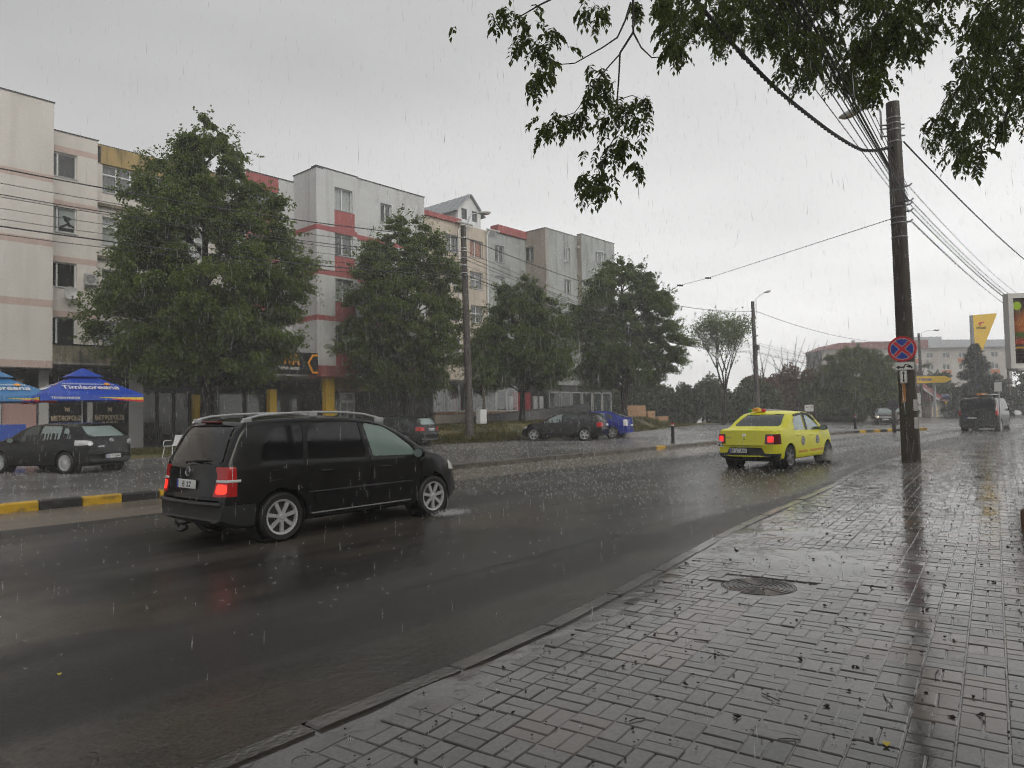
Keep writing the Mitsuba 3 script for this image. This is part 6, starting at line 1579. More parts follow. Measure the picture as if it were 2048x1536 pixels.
def van_extras(car, M, S):
    for x in (.55, 1.75, 2.75):
        part(car, 'roof_bar', xf(cat(box(x - .03, x + .03, -.85, .85, 2.03, 2.07), box(x - .04, x + .04, -.80, -.74, 1.93, 2.04), box(x - .04, x + .04, .74, .80, 1.93, 2.04)), M), 'dark_plastic')
    lad = [pipe([(.4, y, 2.13), (3.1, y, 2.13)], .03) for y in (-.62, -.22)] + [pipe([(x, -.62, 2.13), (x, -.22, 2.13)], .022) for x in np.arange(.6, 3.0, .3)]
    part(car, 'roof_ladder', xf(cat(lad), M), 'alloy')
    part(car, 'roof_load', xf(cat(cbox(.5, 2.9, -.15, .12, 2.08, 2.16, .02), cbox(.7, 2.6, -.1, .2, 2.165, 2.22, .02)), M), 'wood_orange')
    for sd in (-1, 1):
        m = (loft(S, .012) - loft(S, -.02)) ^ mprism(rounded([(sd * .83, .95), (sd * 1.02, .95), (sd * 1.02, 1.72), (sd * .90, 1.72)][::sd], .03), 'x', -.1, .22)
        for c in m.decompose(): part(car, 'tail_lamp', xf(man2tm(c), M), 'red_lens', 28)
        m = (loft(S, .015) - loft(S, -.02)) ^ mprism(rounded([(sd * .84, 1.22), (sd * .97, 1.22), (sd * .96, 1.62), (sd * .90, 1.62)][::sd], .02), 'x', -.1, .12)
        for c in m.decompose(): part(car, 'clear_lamp', xf(man2tm(c), M), 'clear_lens', 28)
    part(car, 'high_brake_lamp', xf(cbox(.02, .10, -.16, .16, 1.90, 1.935, .008), M), 'red_lens_dark')
    part(car, 'rear_bumper', xf(man2tm((loft(S, .016) - loft(S, -.02)) ^ mprism(Polygon([(-1.05, .3), (1.05, .3), (1.05, .60), (-1.05, .60)]), 'x', -.1, .4)), M), 'dark_plastic', 28)
    part(car, 'number_recess', xf(box(-.004, .03, -.0, .62, .70, .92), M), 'black_paint')
    part(car, 'badge', xf(xf(lathe([(.001, .006), (.05, .003), (.05, -.01)], 18), np.diag([1.6, 1, 1, 1])), M @ frame((.004, .0, 1.06), (0, -1, 0), (0, 0, 1))), 'black_paint')
    part(car, 'rear_crease', xf(pipe([(.03, .88, 1.42), (.016, .7, 1.28), (.012, 0, 1.24), (.016, -.7, 1.28), (.03, -.88, 1.42)], .016, 6), M), 'van_grey')


build_car('delivery_van', 'dark grey van with a ladder on its roof bars, driving off at the right', VAN, (48.9, 6.75, 0, math.radians(-1.5)), 'van_grey',
          [([(3.35, 1.18), (4.05, 1.12), (3.78, 1.46), (3.5, 1.68), (3.28, 1.72)], 'tinted_glass')], ([(-.78, 1.32), (.78, 1.32), (.72, 1.80), (-.72, 1.80)], -.1, .2, 'tinted_glass'), None, R=.34, xr=.92, xf_=3.85, hw=.965, spokes=7, wkind='seven',
          plate=((-.018, .31, .80), 'BT 13 TMR', .0), gaps=[[(3.2, 1.7), (3.2, .4)], [(1.9, 1.75), (1.9, .4)]], gaps_rear=[[(0, 1.85), (0, .65)]], mirrors=(3.95, 1.25, 'dark_plastic'), extras=van_extras)
# ------------------------------------------------------------------ poles, lamps, cables, signs, cafe, fuel station
def lamp_head(parent, o, d, s=1.0):
    """Cobra head pointing along the unit direction d from its neck at o."""
    d = unit(np.array(d, float)); sd = unit(np.cross([0, 0, 1.0], d)); up = np.cross(d, sd)
    b = man2tm(m3.Manifold.sphere(1, 24)); b.apply_transform(np.diag([.40 * s, .15 * s, .09 * s, 1]))
    b.vertices[:, 1] *= 1 - .35 * np.clip(-b.vertices[:, 0] / (.4 * s), 0, 1)
    A = frame(np.array(o) + d * .36 * s, d, sd, up)
    k = part(parent, 'lamp_head', xf(b, A), 'lamp_grey', 40)
    l = man2tm(m3.Manifold.sphere(1, 20)); l.apply_transform(np.diag([.24 * s, .12 * s, .085 * s, 1])); l.apply_translation((.10 * s, 0, -.045 * s))
    part(k, 'lens', xf(l, A), 'lamp_lens', 40)
    return k


flat('moss_paint', (.045, .045, .022), .5)
scene['lamp_lens'] = principled((.42, .36, .26), .2, coat=1.0)


def pole(name, label, base, top, r0, r1, mat, lamp=None, group=None, cat_='street lamp'):
    k = thing(name, label, cat_, group)
    b, t = np.array(base, float), np.array(top, float)
    z = np.linspace(0, 1, 14)[:, None]
    p = b + (t - b) * z
    part(k, 'pole', pipe(p, np.linspace(r0, r1, 14), 20), mat, 40)
    return k


# the near pole on the pavement, leaning a little
W1b, W1t = np.array([21.40, 4.57, .0]), np.array([20.97, 4.57, 9.74])
def on1(z): return W1b + (W1t - W1b) * z / 9.74
P1 = pole('utility_pole', 'thick dark pole on the near pavement carrying a street lamp and three signs', W1b, W1t, .235, .165, 'pole_wood', cat_='utility pole')
arm = [(20.93, 4.86, 8.8), (20.92, 4.86, 9.55), (20.90, 4.92, 9.74), (20.84, 5.04, 9.79), (20.75, 5.2, 9.76)]
k = part(P1, 'lamp_arm', pipe(arm, .028, 8), 'steel', 40)
part(k, 'clamps', cat([pipe([on1(z) + [-.2, .30, 0], on1(z) + [.18, -.22, 0]], .02, 6) for z in (8.85, 9.05, 9.15)]), 'steel')
lamp_head(P1, (20.77, 5.15, 9.77), (-.26, .92, -.27), .98)
def ring(z, dr_=.008): return lathe([(.235 - .0072 * z + dr_, -.018), (.235 - .0072 * z + dr_ + .004, 0), (.235 - .0072 * z + dr_, .018)], 24)
for z in (9.3, 9.15, 8.98, 8.66, 7.35, 6.9, 6.62, 6.48, 6.1):
    part(P1, 'steel_band', xf(ring(z), mat4(None, on1(z))), 'alloy_dark')
for z, dy in ((7.45, -.28), (7.05, -.3), (6.95, -.26), (6.78, -.28), (6.5, -.26)):
    part(P1, 'hook', pipe([on1(z) + [.0, -.1, 0], on1(z) + [.06, dy, 0], on1(z) + [.1, dy - .05, .06]], .022, 6), 'dark_grey')
for z in (.98, 1.45):
    part(P1, 'paper_notice', xf(box(-.07, .07, 0, .30, -.002, .002), frame(on1(z) + np.array([-.55, -.83, 0]) * .232, (.83, -.55, 0), (0, 0, 1))), 'pale_grey')
part(P1, 'bare_wood_patch', xf(extrude(Polygon([(-.05, 0), (.05, .05), (.04, .62), (-.03, .66)]), .02), frame(on1(1.66) + np.array([-.229, .045, 0]), (-.19, -.98, 0), (0, 0, 1))), 'wood_orange')
part(P1, 'damp_paint', xf(box(-.11, .11, -.02, .0, 0, .3), frame(on1(1.36) + np.array([-.222, .02, 0]), (.1, -.99, 0), (.99, .1, 0))), 'moss_paint')
# signs facing the oncoming driver on the near side, i.e. back along the street
sd = np.array([-.985, -.17, 0]); ex = np.array([.17, -.985, 0])


def disc_sign(key, o, r):
    A = frame(o, ex, (0, 0, 1))
    put(key, xf(lathe([(.001, -.01), (r, -.01), (r + .006, -.004), (r, .002), (.001, .002)], 40), A), 'sign_red', 30)
    wht = Point(0, 0).buffer(r * .83, 40)
    part(key, 'white_lines', xf(extrude(wht.difference(Point(0, 0).buffer(r * .80, 40)), .003), A @ mat4(None, (0, 0, .001))), 'white_paint')
    blue = Point(0, 0).buffer(r * .80, 40).difference(unary_union([LineString([(-r, -r), (r, r)]).buffer(r * .13), LineString([(-r, r), (r, -r)]).buffer(r * .13)]))
    part(key, 'blue_field', xf(extrude(blue, .003), A @ mat4(None, (0, 0, .0012))), 'sign_blue')
    part(key, 'cross_edges', xf(extrude(Point(0, 0).buffer(r * .79, 40).intersection(unary_union([LineString([(-r, -r), (r, r)]).buffer(r * .15), LineString([(-r, r), (r, -r)]).buffer(r * .15)])).difference(unary_union([LineString([(-r, -r), (r, r)]).buffer(r * .125), LineString([(-r, r), (r, -r)]).buffer(r * .125)])), .0034), A @ mat4(None, (0, 0, .0015))), 'white_paint')


o = on1(3.10) + sd * .225 + ex * -.07
k = thing('no_stopping_sign', 'round red and blue no-stopping sign with a diagonal cross on the near pole', 'traffic sign')
disc_sign(k, o, .335)
part(k, 'clip', cat([pipe([on1(z) + sd * .2, on1(z) + sd * .235], .02) for z in (2.95, 3.22)]), 'steel')


def plate_sign(key, o, w, h, shapes, mat='black_print'):
    A = frame(o, ex, (0, 0, 1))
    b = sbox(-w / 2, -h / 2, w / 2, h / 2).buffer(-.02).buffer(.02)
    put(key, xf(extrude(b, .008), A), 'white_paint')
    part(key, 'border', xf(extrude(b.buffer(-.006).difference(b.buffer(-.014)), .002), A @ mat4(None, (0, 0, .0075))), 'black_print')
    part(key, 'symbol', xf(extrude(shapes, .003), A @ mat4(None, (0, 0, .0075))), mat)


truck = unary_union([Polygon([(-.19, -.05), (-.19, .0), (-.13, .01), (-.10, -.02), (-.02, -.01), (0, .05), (.04, .05), (-.01, -.05)]), Point(-.15, -.055).buffer(.02), Point(-.03, -.055).buffer(.02), LineString([(.0, .045), (.10, .02)]).buffer(.008), Polygon([(.04, -.005), (.1, .03), (.14, .01), (.19, -.035), (.18, -.06), (.05, -.03)]), Point(.16, -.055).buffer(.018), Point(.08, -.035).buffer(.016)])
k = thing('tow_away_sign', 'white tow-away plate with a tow truck symbol under the round sign', 'traffic sign')
plate_sign(k, on1(2.645) + sd * .235 + ex * -.03, .46, .22, truck)
arrow = unary_union([sbox(-.012, -.10, .012, .10), Polygon([(-.04, .08), (.04, .08), (0, .145)]), Polygon([(-.04, -.08), (.04, -.08), (0, -.145)])])
k = thing('arrow_sign', 'small white plate with a double-headed vertical arrow on the near pole', 'traffic sign')
plate_sign(k, on1(2.36) + sd * .237 + ex * -.07, .17, .34, arrow)

# far-side concrete poles with lamps
LG = 'concrete lamp poles along the far pavement'
P2 = pole('lamp_pole', 'tall brown concrete lamp pole in the weeds between the parked cars', (26.2, 25.9, -.1), (25.95, 25.9, 11.38), .22, .14, 'pole_concrete', group=LG)
part(P2, 'lamp_arm', pipe([(26.15, 25.75, 10.6), (26.15, 25.72, 11.7), (26.3, 25.65, 12.0), (26.7, 25.45, 12.12)], .03, 8), 'steel', 40)
lamp_head(P2, (26.65, 25.47, 12.11), (.87, -.45, .12), .95)
for z, dz in ((10.75, 0), (10.2, .004), (10.05, .005), (9.7, .008), (9.3, .012), (8.9, .016), (8.75, .018)):
    part(P2, 'steel_band', xf(lathe([(.165 + dz, -.02), (.17 + dz, 0), (.165 + dz, .02)], 16), mat4(None, (25.98, 25.9, z))), 'alloy')
P3 = pole('lamp_pole', 'brown lamp pole standing before the brown thicket', (63.8, 26.0, -.1), (63.4, 26.0, 11.4), .25, .15, 'pole_concrete', group=LG)
part(P3, 'lamp_arm', pipe([(63.65, 25.8, 10.2), (63.7, 25.8, 11.6), (64.0, 25.6, 11.95), (64.6, 25.3, 12.3)], .03, 8), 'steel', 40)
lamp_head(P3, (64.5, 25.33, 12.25), (.83, -.45, .3), 1.05)
part(P3, 'junction_box', cat(cbox(63.35, 63.75, 25.6, 25.85, 6.9, 7.4, .02), cbox(63.1, 63.95, 25.8, 25.9, 8.2, 8.3, .01)), 'dark_grey')
part(P3, 'cable_coil', xf(lathe([(.28, -.03), (.31, 0), (.28, .03), (.26, 0), (.28, -.03)], 20), frame((63.3, 25.75, 6.6), (1, 0, 0), (0, 0, 1))), 'cable_black', 40)
P4 = pole('lamp_pole', 'pale distant lamp pole before the yellow fuel-station canopy', (107.7, 21.4, -.1), (107.2, 21.4, 11.2), .24, .15, 'pole_concrete', group=LG)
part(P4, 'lamp_arm', pipe([(107.3, 21.2, 10.2), (107.4, 21.1, 11.2), (107.9, 20.5, 11.55), (108.5, 19.8, 11.55)], .03, 8), 'steel', 40)
lamp_head(P4, (108.4, 19.9, 11.55), (.6, -.8, .05), 1.1)
part(P4, 'cable_coil', xf(lathe([(.26, -.03), (.3, 0), (.26, .03), (.24, 0), (.26, -.03)], 16), frame((107.3, 21.1, 5.2), (1, 0, 0), (0, 0, 1))), 'cable_black', 40)
k = thing('far_post', 'slim brown post beside the spruce, in front of the far pale block', 'post')
put(k, pipe([(114.2, 12.3, 0), (114.0, 12.6, 8.6)], [.14, .1], 10), 'pole_concrete', 40)


def cable(label, pts, r, sag=0.0, group=None, mat='cable_black', n=16, wob=0):
    """A hung wire through the given points; each span sags by sag metres."""
    out = []
    for a, b in zip(pts[:-1], pts[1:]):
        a, b = np.array(a, float), np.array(b, float)
        t = np.linspace(0, 1, n)[:, None]
        seg = a + (b - a) * t - np.array([0, 0, 1.]) * sag * 4 * t * (1 - t)
        out.append(seg if not out else seg[1:])
    p = np.vstack(out)
    if wob: p += np.random.default_rng(3).normal(0, wob, p.shape)
    return solo('overhead_cable', pipe(p, r, 5), mat, label=label, cat='cable', group=group, smooth=True)


CG = 'cables strung along the far poles'
# height at the hidden pole to the left (x -14), at pole 2, and on to pole 3
ORD = ['topmost', 'second from the top', 'third from the top', 'fourth from the top', 'fifth from the top', 'sixth from the top', 'seventh from the top', 'lowest']
for ci, (za, zb, r, sg) in enumerate(((10.3, 10.70, .022, 1.15), (9.6, 10.0, .012, .9), (9.35, 9.75, .016, 1.0), (9.2, 9.55, .013, .9), (8.7, 9.25, .010, .85), (8.45, 8.95, .010, .9), (8.3, 8.75, .024, .95), (7.85, 8.6, .012, .9))):
    hi = r > .02
    cable(f'{ORD[ci]} of the black cables along the far lamp poles', [(-14, 25.7, za), (26.05, 25.72, zb), (63.5, 25.8, zb - (.2 if zb > 10 else 2.2 - (9.3 - zb) * .3)), (107.4, 21.2, (10.1 if zb > 10 else 6.6 + (zb - 8.6) * .8))], r, sg, CG)
cable('span wire crossing the street from the near pole to the far trees, with two insulators', [on1(6.62) + [-.1, .15, 0], (33.5, 16.0, 8.24), (32.5, 17.2, 7.87), (44.5, 30.0, 7.2)], .011, .0)
for o in ((33.5, 16.0, 8.24), (32.6, 17.1, 7.9)):
    kk = [q for q in scene if q.startswith('overhead_cable')][-1]
    part(kk, 'insulator', xf(lathe([(.001, -.16), (.05, -.14), (.03, -.06), (.06, 0), (.03, .06), (.05, .14), (.001, .16)], 10), frame(o, (0, 0, 1), (.6, .8, 0))), 'black_paint', 40)
# heavy twisted cable from the near pole back along the street over the camera's left
ctrl = np.array([(-15, 4.3, 9.4), (-2, 4.9, 8.9), (6, 5.1, 8.55), (10.6, 5.15, 8.3), (12.2, 5.12, 8.06), (14.2, 5.1, 7.93), (16.7, 5.1, 8.0), (19.6, 5.06, 8.22), (20.6, 4.75, 8.42), (21.02, 4.42, 8.66)])
ts = np.linspace(0, len(ctrl) - 1, 420)
cx = PchipInterpolator(np.arange(len(ctrl)), ctrl)(ts)
strands = []
for i in range(3):
    ph = ts * 26 + i * 2.094
    strands.append(pipe(cx + .026 * np.stack([0 * ph, np.cos(ph), np.sin(ph)], 1), .021, 5))
solo('overhead_cable', cat(strands), 'cable_black', label='thick twisted cable sagging from the near pole up to the top edge of the picture', cat='cable', smooth=True)
NG = 'wires converging on the near pole from above'
LRD = ['leftmost', 'second from the left', 'third from the left', 'fourth from the left', 'fifth and thick', 'sixth and thickest', 'third from the right', 'second from the right', 'rightmost']
for ci, ((x, y, z), hz, r) in enumerate((((8.67, 3.46, 6.77), 6.75, .010), ((8.86, 3.25, 6.77), 6.8, .012), ((8.95, 3.15, 6.76), 6.95, .013), ((8.99, 3.09, 6.76), 7.0, .010), ((9.02, 3.05, 6.76), 7.05, .022), ((9.08, 2.98, 6.76), 7.08, .024), ((9.12, 2.92, 6.76), 7.2, .012), ((9.2, 2.84, 6.76), 7.35, .010), ((9.3, 2.75, 6.75), 7.45, .009))):
    h = on1(hz) + [.08, -.24, 0]
    p0 = np.array([x, y, z]) + (np.array([x, y, z]) - h) * 2.0
    cable(f'{LRD[ci]} of the wires running down to the near pole', [p0 + [0, 0, .3], (x, y, z), h], r * .8, .04, NG)
OG = 'wires leaving the near pole to the right'
for i, (hz, dy, zf) in enumerate(((7.42, -.28, 8.3), (7.06, -.30, 7.9), (6.98, -.26, 7.6), (6.92, -.30, 7.5), (6.8, -.28, 7.35), (6.76, -.30, 7.25), (6.52, -.26, 6.9), (6.5, -.3, 6.8))):
    cable(f'{ORD[i]} of the wires from the near pole towards the billboard', [on1(hz) + [.1, dy, 0], (62, 4.6 - i * .05, zf)], .012 if i in (1, 4) else .009, .55, OG)
cable('lone cable from the top of the near pole down to the right edge', [on1(8.66) + [.1, -.2, 0], (42, 3.75, 8.55), (64, 3.4, 9.2)], .022, .12)

# bollards
def bollard(label, x, y):
    k = thing('bollard', label, 'bollard', 'black bollards on the far kerb')
    m = lathe([(.11, .1), (.11, .15), (.075, .18), (.068, 1.0), (.06, 1.05), (.03, 1.08), (.001, 1.085)], 18); m.apply_translation((x, y, .02))
    part(k, 'post', m, 'black_paint', 35)
    for z, mt in ((.86, 'white_paint'), (.93, 'sign_red')):
        b = lathe([(.073, 0), (.0745, .005), (.0735, .06), (.071, .065)], 18); b.apply_translation((x, y, z + .02))
        part(k, 'reflective_band', b, mt, 35)
bollard('black bollard with a red band left of the taxi', 28.65, 15.6)
bollard('black bollard right of the taxi, before the green tree', 49.7, 13.8)

k = thing('round_sign', 'back of a round road sign on a thick brown post at the striped island', 'traffic sign')
A = frame((45.9, 10.65, 1.62), (.2, -.98, 0), (0, 0, 1))
put(k, xf(lathe([(.001, -.01), (.30, -.01), (.31, 0), (.30, .01), (.001, .01)], 32), A), 'dark_grey', 30)
part(k, 'post', cbox(45.95, 46.05, 10.55, 10.75, .0, 1.5, .01), 'pole_concrete')

k = thing('white_sign', 'small white notice board with black lettering behind the taxi', 'sign board')
A = frame((63.7, 21.4, 1.52), (.42, -.907, 0), (0, 0, 1))
put(k, xf(box(-.36, .36, -.28, .28, -.015, .015), A), 'white_paint')
part(k, 'lettering', xf(cat(xf(text_on('AUTO', .17, (0, .06, .016), (1, 0, 0), (0, 1, 0), .004, width=.56), np.eye(4)), box(-.2, -.05, -.17, -.13, .014, .018), box(.0, .2, -.17, -.13, .014, .018)), A), 'black_print')
part(k, 'post', pipe([(63.72, 21.42, 0), (63.72, 21.42, 1.5)], .03), 'steel')
k = thing('crossing_sign', 'small blue square sign with white figures on a thin post by the fuel station', 'traffic sign')
A = frame((113.0, 19.6, 2.55), (.2, -.98, 0), (0, 0, 1))
put(k, xf(box(-.42, .42, -.42, .42, -.02, .02), A), 'white_paint')
part(k, 'blue_field', xf(box(-.36, .36, -.34, .34, .018, .026), A), 'sign_blue')
part(k, 'figures', xf(extrude(unary_union([Polygon([(-.25, -.2), (-.05, -.2), (-.15, .12)]), Point(-.15, .18).buffer(.05), Polygon([(.05, -.2), (.25, -.2), (.15, .12)]), Point(.15, .18).buffer(.05)]), .006), A @ mat4(None, (0, 0, .024))), 'white_paint')
part(k, 'yellow_panel', xf(extrude(Polygon([(0, -.95), (.22, -.5), (-.22, -.5)]), .02), A), 'sign_yellow')
part(k, 'post', pipe([(113.05, 19.6, -.02), (113.05, 19.6, 2.9)], .045), 'steel')

flat('frame_pale', (.58, .57, .55), .5)
# billboard at the right edge
ER = np.array([.659, -.752, 0]); BO = np.array([35.02, 3.9, 0])
k = thing('billboard', 'grey-framed billboard with a dark blurred food poster at the right edge', 'billboard')
A = frame(BO + [0, 0, 3.0], ER, (0, 0, 1))
put(k, xf(extrude(sbox(0, 0, 4.3, 3.05).difference(sbox(.2, .2, 4.1, 2.85)), .32), A), 'frame_pale')


def poster(p, n, uv):
    u = ((p.x - 35.02) * .659 - (p.y - 3.9) * .752) / 4.0
    v = (p.z - 3.2) / 2.65
    g = F(u * 30, v * 22, 3)
    col = MIX((.030, .020, .018), (.06, .035, .02), g)
    bun = SS(.36, .12, dr.sqrt(dr.square((u - .38) / 1.25) + dr.square(v - .58)))
    col = MIX(col, MIX((.42, .06, .02), (.60, .26, .05), F(u * 24, v * 18, 1) * 1.2 - .1), bun)
    col = MIX(col, MIX((.05, .16, .03), (.10, .03, .02), N(u * 18, v * 18, 5)), SS(.055, .02, dr.abs(v - .42 - .03 * N(u * 9, 0, 0))) * SS(.7, .4, dr.abs(u - .38)))
    col = MIX(col, (.38, .06, .03), SS(.05, .02, dr.abs(v - .33)) * .8)
    col = MIX(col, (.34, .50, .03), SS(.075, .055, dr.sqrt(dr.square((u - .10) * 1.5) + dr.square(v - .885))))
    col = MIX(col, (.50, .28, .05), SS(.02, .008, dr.abs(v - .235 - .012 * N(u * 30, 0, 2))) * .8)
    col = MIX(col, MIX((.018, .015, .014), (.06, .05, .045), SS(.6, .7, N(0, v * 40, 1))), SS(.20, .18, v))
    return col


scene['poster_print'] = principled(P(poster), .3)
part(k, 'poster', xf(box(.19, 4.11, .19, 2.86, .2, .24), A), 'poster_print')
part(k, 'ledge', xf(box(.05, 4.3, -.10, -.01, .0, .6), A), 'pale_grey')
part(k, 'column', pipe([BO + ER * 2.6 + [.1, .1, 0], BO + ER * 2.6 + [.1, .1, 3.0]], .22, 14), 'alloy_dark', 40)
k = thing('notice_post', 'thin post with a small white notice under the billboard', 'notice post')
put(k, box(46.0, 46.04, 5.35, 5.68, 2.25, 2.75), 'white_paint')
part(k, 'post', pipe([(46.06, 5.5, 0), (46.06, 5.5, 2.7)], .03), 'steel')

# fuel station
k = thing('fuel_canopy', 'yellow fuel-station canopy band with a pointed right end', 'canopy')
o, e = np.array([97.4, 22.2]), np.array([101.4, 17.7]); u = (e - o) / np.linalg.norm(e - o); Lc = float(np.linalg.norm(e - o))
A = frame((o[0], o[1], 4.3), (u[0], u[1], 0), (0, 0, 1))
put(k, xf(extrude(Polygon([(0, 0), (Lc, 0), (Lc + .9, .42), (Lc, .84), (0, .84)]), .3), A), 'sign_yellow')
part(k, 'lettering', text_on('PETROM', .34, (A @ np.array([Lc * .52, .42, .305, 1]))[:3], A[:3, :3] @ np.array([1., 0, 0]), (0, 0, 1), .02, width=2.3), 'sign_blue')
part(k, 'roof', xf(box(-2, Lc, .1, .7, -8, -.01), A), 'pale_grey')
for cx_, cy_ in ((98.2, 22.0), (102.0, 18.9)):
    part(k, 'column', pipe([(cx_, cy_, 0), (cx_, cy_, 4.3)], .16, 10), 'white_plastic')
part(k, 'kiosk', box(104.5, 108.5, 21.5, 26.5, 0, 3.2), 'pale_grey')
k = thing('fuel_pump', 'yellow-footed white post of the fuel station beside the distant lamp pole', 'fuel pump')
put(k, cbox(107.6, 107.9, 19.8, 20.1, 1.2, 4.0, .02), 'white_plastic')
part(k, 'foot', cbox(107.55, 107.95, 19.75, 20.15, .0, 1.2, .02), 'sign_yellow')
k = thing('fuel_totem', 'tall yellow triangular sail sign of the fuel station on a blue post', 'totem sign')
A = frame((103.42, 14.93, 0), ER, (0, 0, 1))
put(k, xf(extrude(Polygon([(.22, 7.2), (.75, 7.35), (3.1, 12.62), (3.05, 12.75), (.05, 12.55), (.1, 8.4)]), .35), A), 'sign_yellow')
part(k, 'edge', xf(extrude(Polygon([(-.12, 7.1), (.22, 7.1), (.08, 12.56), (-.1, 12.55)]), .4), A), 'alloy_dark')
part(k, 'post', xf(extrude(Polygon([(-.1, 0), (.6, 0), (.62, 7.2), (-.1, 7.2)]), .3), A), 'steel_blue')
part(k, 'lettering', text_on('PETROM', .26, (A @ np.array([1.05, 10.95, .36, 1]))[:3], ER, (0, 0, 1), .02, width=1.1), 'black_print')
part(k, 'emblem', xf(extrude(Polygon([(.75, 11.6), (1.5, 11.75), (1.35, 11.55), (1.0, 11.45), (1.1, 11.2), (.85, 11.3)]), .02), A @ mat4(None, (0, 0, .35))), 'sign_red')

# ------------------------------------------------------------------ cafe terrace
scene['umbrella_blue'] = bump(principled(P(lambda p, n, uv: MIX((.014, .050, .36), (.02, .075, .46), F(p.x * 3, p.y * 3, p.z * 3))), .3, spec=.6), lambda p, n, uv: F(p.x * 9, p.y * 9, p.z * 9) * .01)
scene['umbrella_sky'] = bump(principled(P(lambda p, n, uv: MIX((.03, .15, .36), (.05, .20, .44), F(p.x * 3, p.y * 3, p.z * 3))), .3, spec=.6), lambda p, n, uv: F(p.x * 9, p.y * 9, p.z * 9) * .01)


def umbrella(label, c, yaw, mat, half=1.76, zt=3.74, ze=2.66):
    k = thing('parasol', label, 'parasol')
    Mx = mat4(rotz(yaw), c)
    U, V = np.meshgrid(np.linspace(-1, 1, 13), np.linspace(.0, 1, 12), indexing='ij')
    can, vent, val, wy, wr = [], [], [], [], []
    for q in range(4):
        Rq = mat4(rotz(q * math.pi / 2))
        x, y = V * half, U * V * half
        z = zt - .12 - (zt - .12 - ze) * V ** .92 - .05 * V * (1 - U * U)
        idx = np.arange(U.size).reshape(U.shape)
        f = np.stack([idx[:-1, :-1], idx[1:, :-1], idx[1:, 1:], idx[:-1, 1:]], -1).reshape(-1, 4)
        f = np.vstack([f[:, [0, 1, 2]], f[:, [0, 2, 3]]])
        can.append(xf(trimesh.Trimesh(np.stack([x, y, z], -1).reshape(-1, 3), f, process=False), Rq))
        x, y = V * .62, U * V * .62
        z = zt + .02 - (zt - 3.36) * V
        vent.append(xf(trimesh.Trimesh(np.stack([x, y, z], -1).reshape(-1, 3), f, process=False), Rq))
        # valance with its colour wave
        u = np.linspace(-1, 1, 25)
        top = np.stack([0 * u + half + .002, u * half, ze - .05 * (1 - u * u)], 1)
        bot = top + np.stack([0 * u + .02, 0 * u, -.20 - .06 * np.abs(u) ** 2], 1)
        i = np.arange(24)
        ff = np.vstack([np.stack([i, i + 1, i + 26], 1), np.stack([i, i + 26, i + 25], 1)])
        val.append(xf(trimesh.Trimesh(np.vstack([top, bot]), ff, process=False), Rq))
        for lst, a0, a1, w0, w1 in ((wy, .10, 1, -.11, -.20), (wr, .35, 1, -.19, -.27)):
            uu = np.linspace(a0, 1, 12); s_ = (uu - a0) / (1 - a0)
            t0 = np.stack([0 * uu + half + .022, uu * half, ze - .05 * (1 - uu * uu) + w0 + .05 * (1 - s_) - .02], 1)
            t1 = t0 + np.stack([0 * uu + .003, 0 * uu, -(.015 + .10 * s_)], 1)
            i = np.arange(11)
            lst.append(xf(trimesh.Trimesh(np.vstack([t0, t1]), np.vstack([np.stack([i, i + 1, i + 13], 1), np.stack([i, i + 13, i + 12], 1)]), process=False), Rq))
    part(k, 'canopy', xf(cat(can), Mx), mat, 50)
    part(k, 'vent_cap', xf(cat(vent), Mx), mat, 50)
    part(k, 'valance', xf(cat(val), Mx), mat, 50)
    part(k, 'yellow_wave', xf(cat(wy), Mx), 'flag_yellow'); part(k, 'red_wave', xf(cat(wr), Mx), 'flag_red')
    part(k, 'pole', xf(pipe([(0, 0, .12), (0, 0, zt)], .03, 8), Mx), 'white_plastic')
    part(k, 'ribs', xf(cat([pipe([(0, 0, zt - .18), (sx * half * .99, sy * half * .99, ze - .02)], .012) for sx in (-1, 1) for sy in (-1, 1)]), Mx), 'dark_grey')
    part(k, 'base', xf(cbox(-.35, .35, -.35, .35, .0, .14, .02), Mx), 'plain_concrete')
    txt, crest = [], []
    for q in (0, 1, 3):
        Rq = mat4(rotz(q * math.pi / 2))
        v0 = .74
        zc = zt - .12 - (zt - .12 - ze) * v0 ** .92
        s_ = (zt - .12 - ze) / half
        ey = unit(np.array([-1, 0, s_]))
        o = np.array([v0 * half, 0, zc + .0]) + np.array([s_, 0, 1]) * .03
        txt.append(xf(text_on('Timisoreana', .30, o, (0, 1, 0), ey, .004, width=1.95), Rq))
        txt.append(xf(box(-.92, .88, .26, .30, 0, .004), Rq @ frame(o, (0, 1, 0), ey)))
        crest.append(xf(extrude(unary_union([Point(.62, .30).buffer(.10), sbox(.50, .26, .74, .34)]), .006), Rq @ frame(o, (0, 1, 0), ey)))
        txt.append(xf(text_on('Timisoreana', .10, (half + .022, -.95, ze - .15), (0, 1, 0), (.1, 0, 1), .003, width=.95), Rq))
    part(k, 'lettering', xf(cat(txt), Mx), 'white_paint'); part(k, 'crest', xf(cat(crest), Mx), 'shop_orange')
    return k


umbrella('deep blue square parasol with white lettering behind the parked black hatchback', (10.1, 31.9, 0), math.radians(265), 'umbrella_blue')
umbrella('lighter blue parasol cut off by the left edge of the picture', (7.45, 33.6, 0), math.radians(268), 'umbrella_sky')



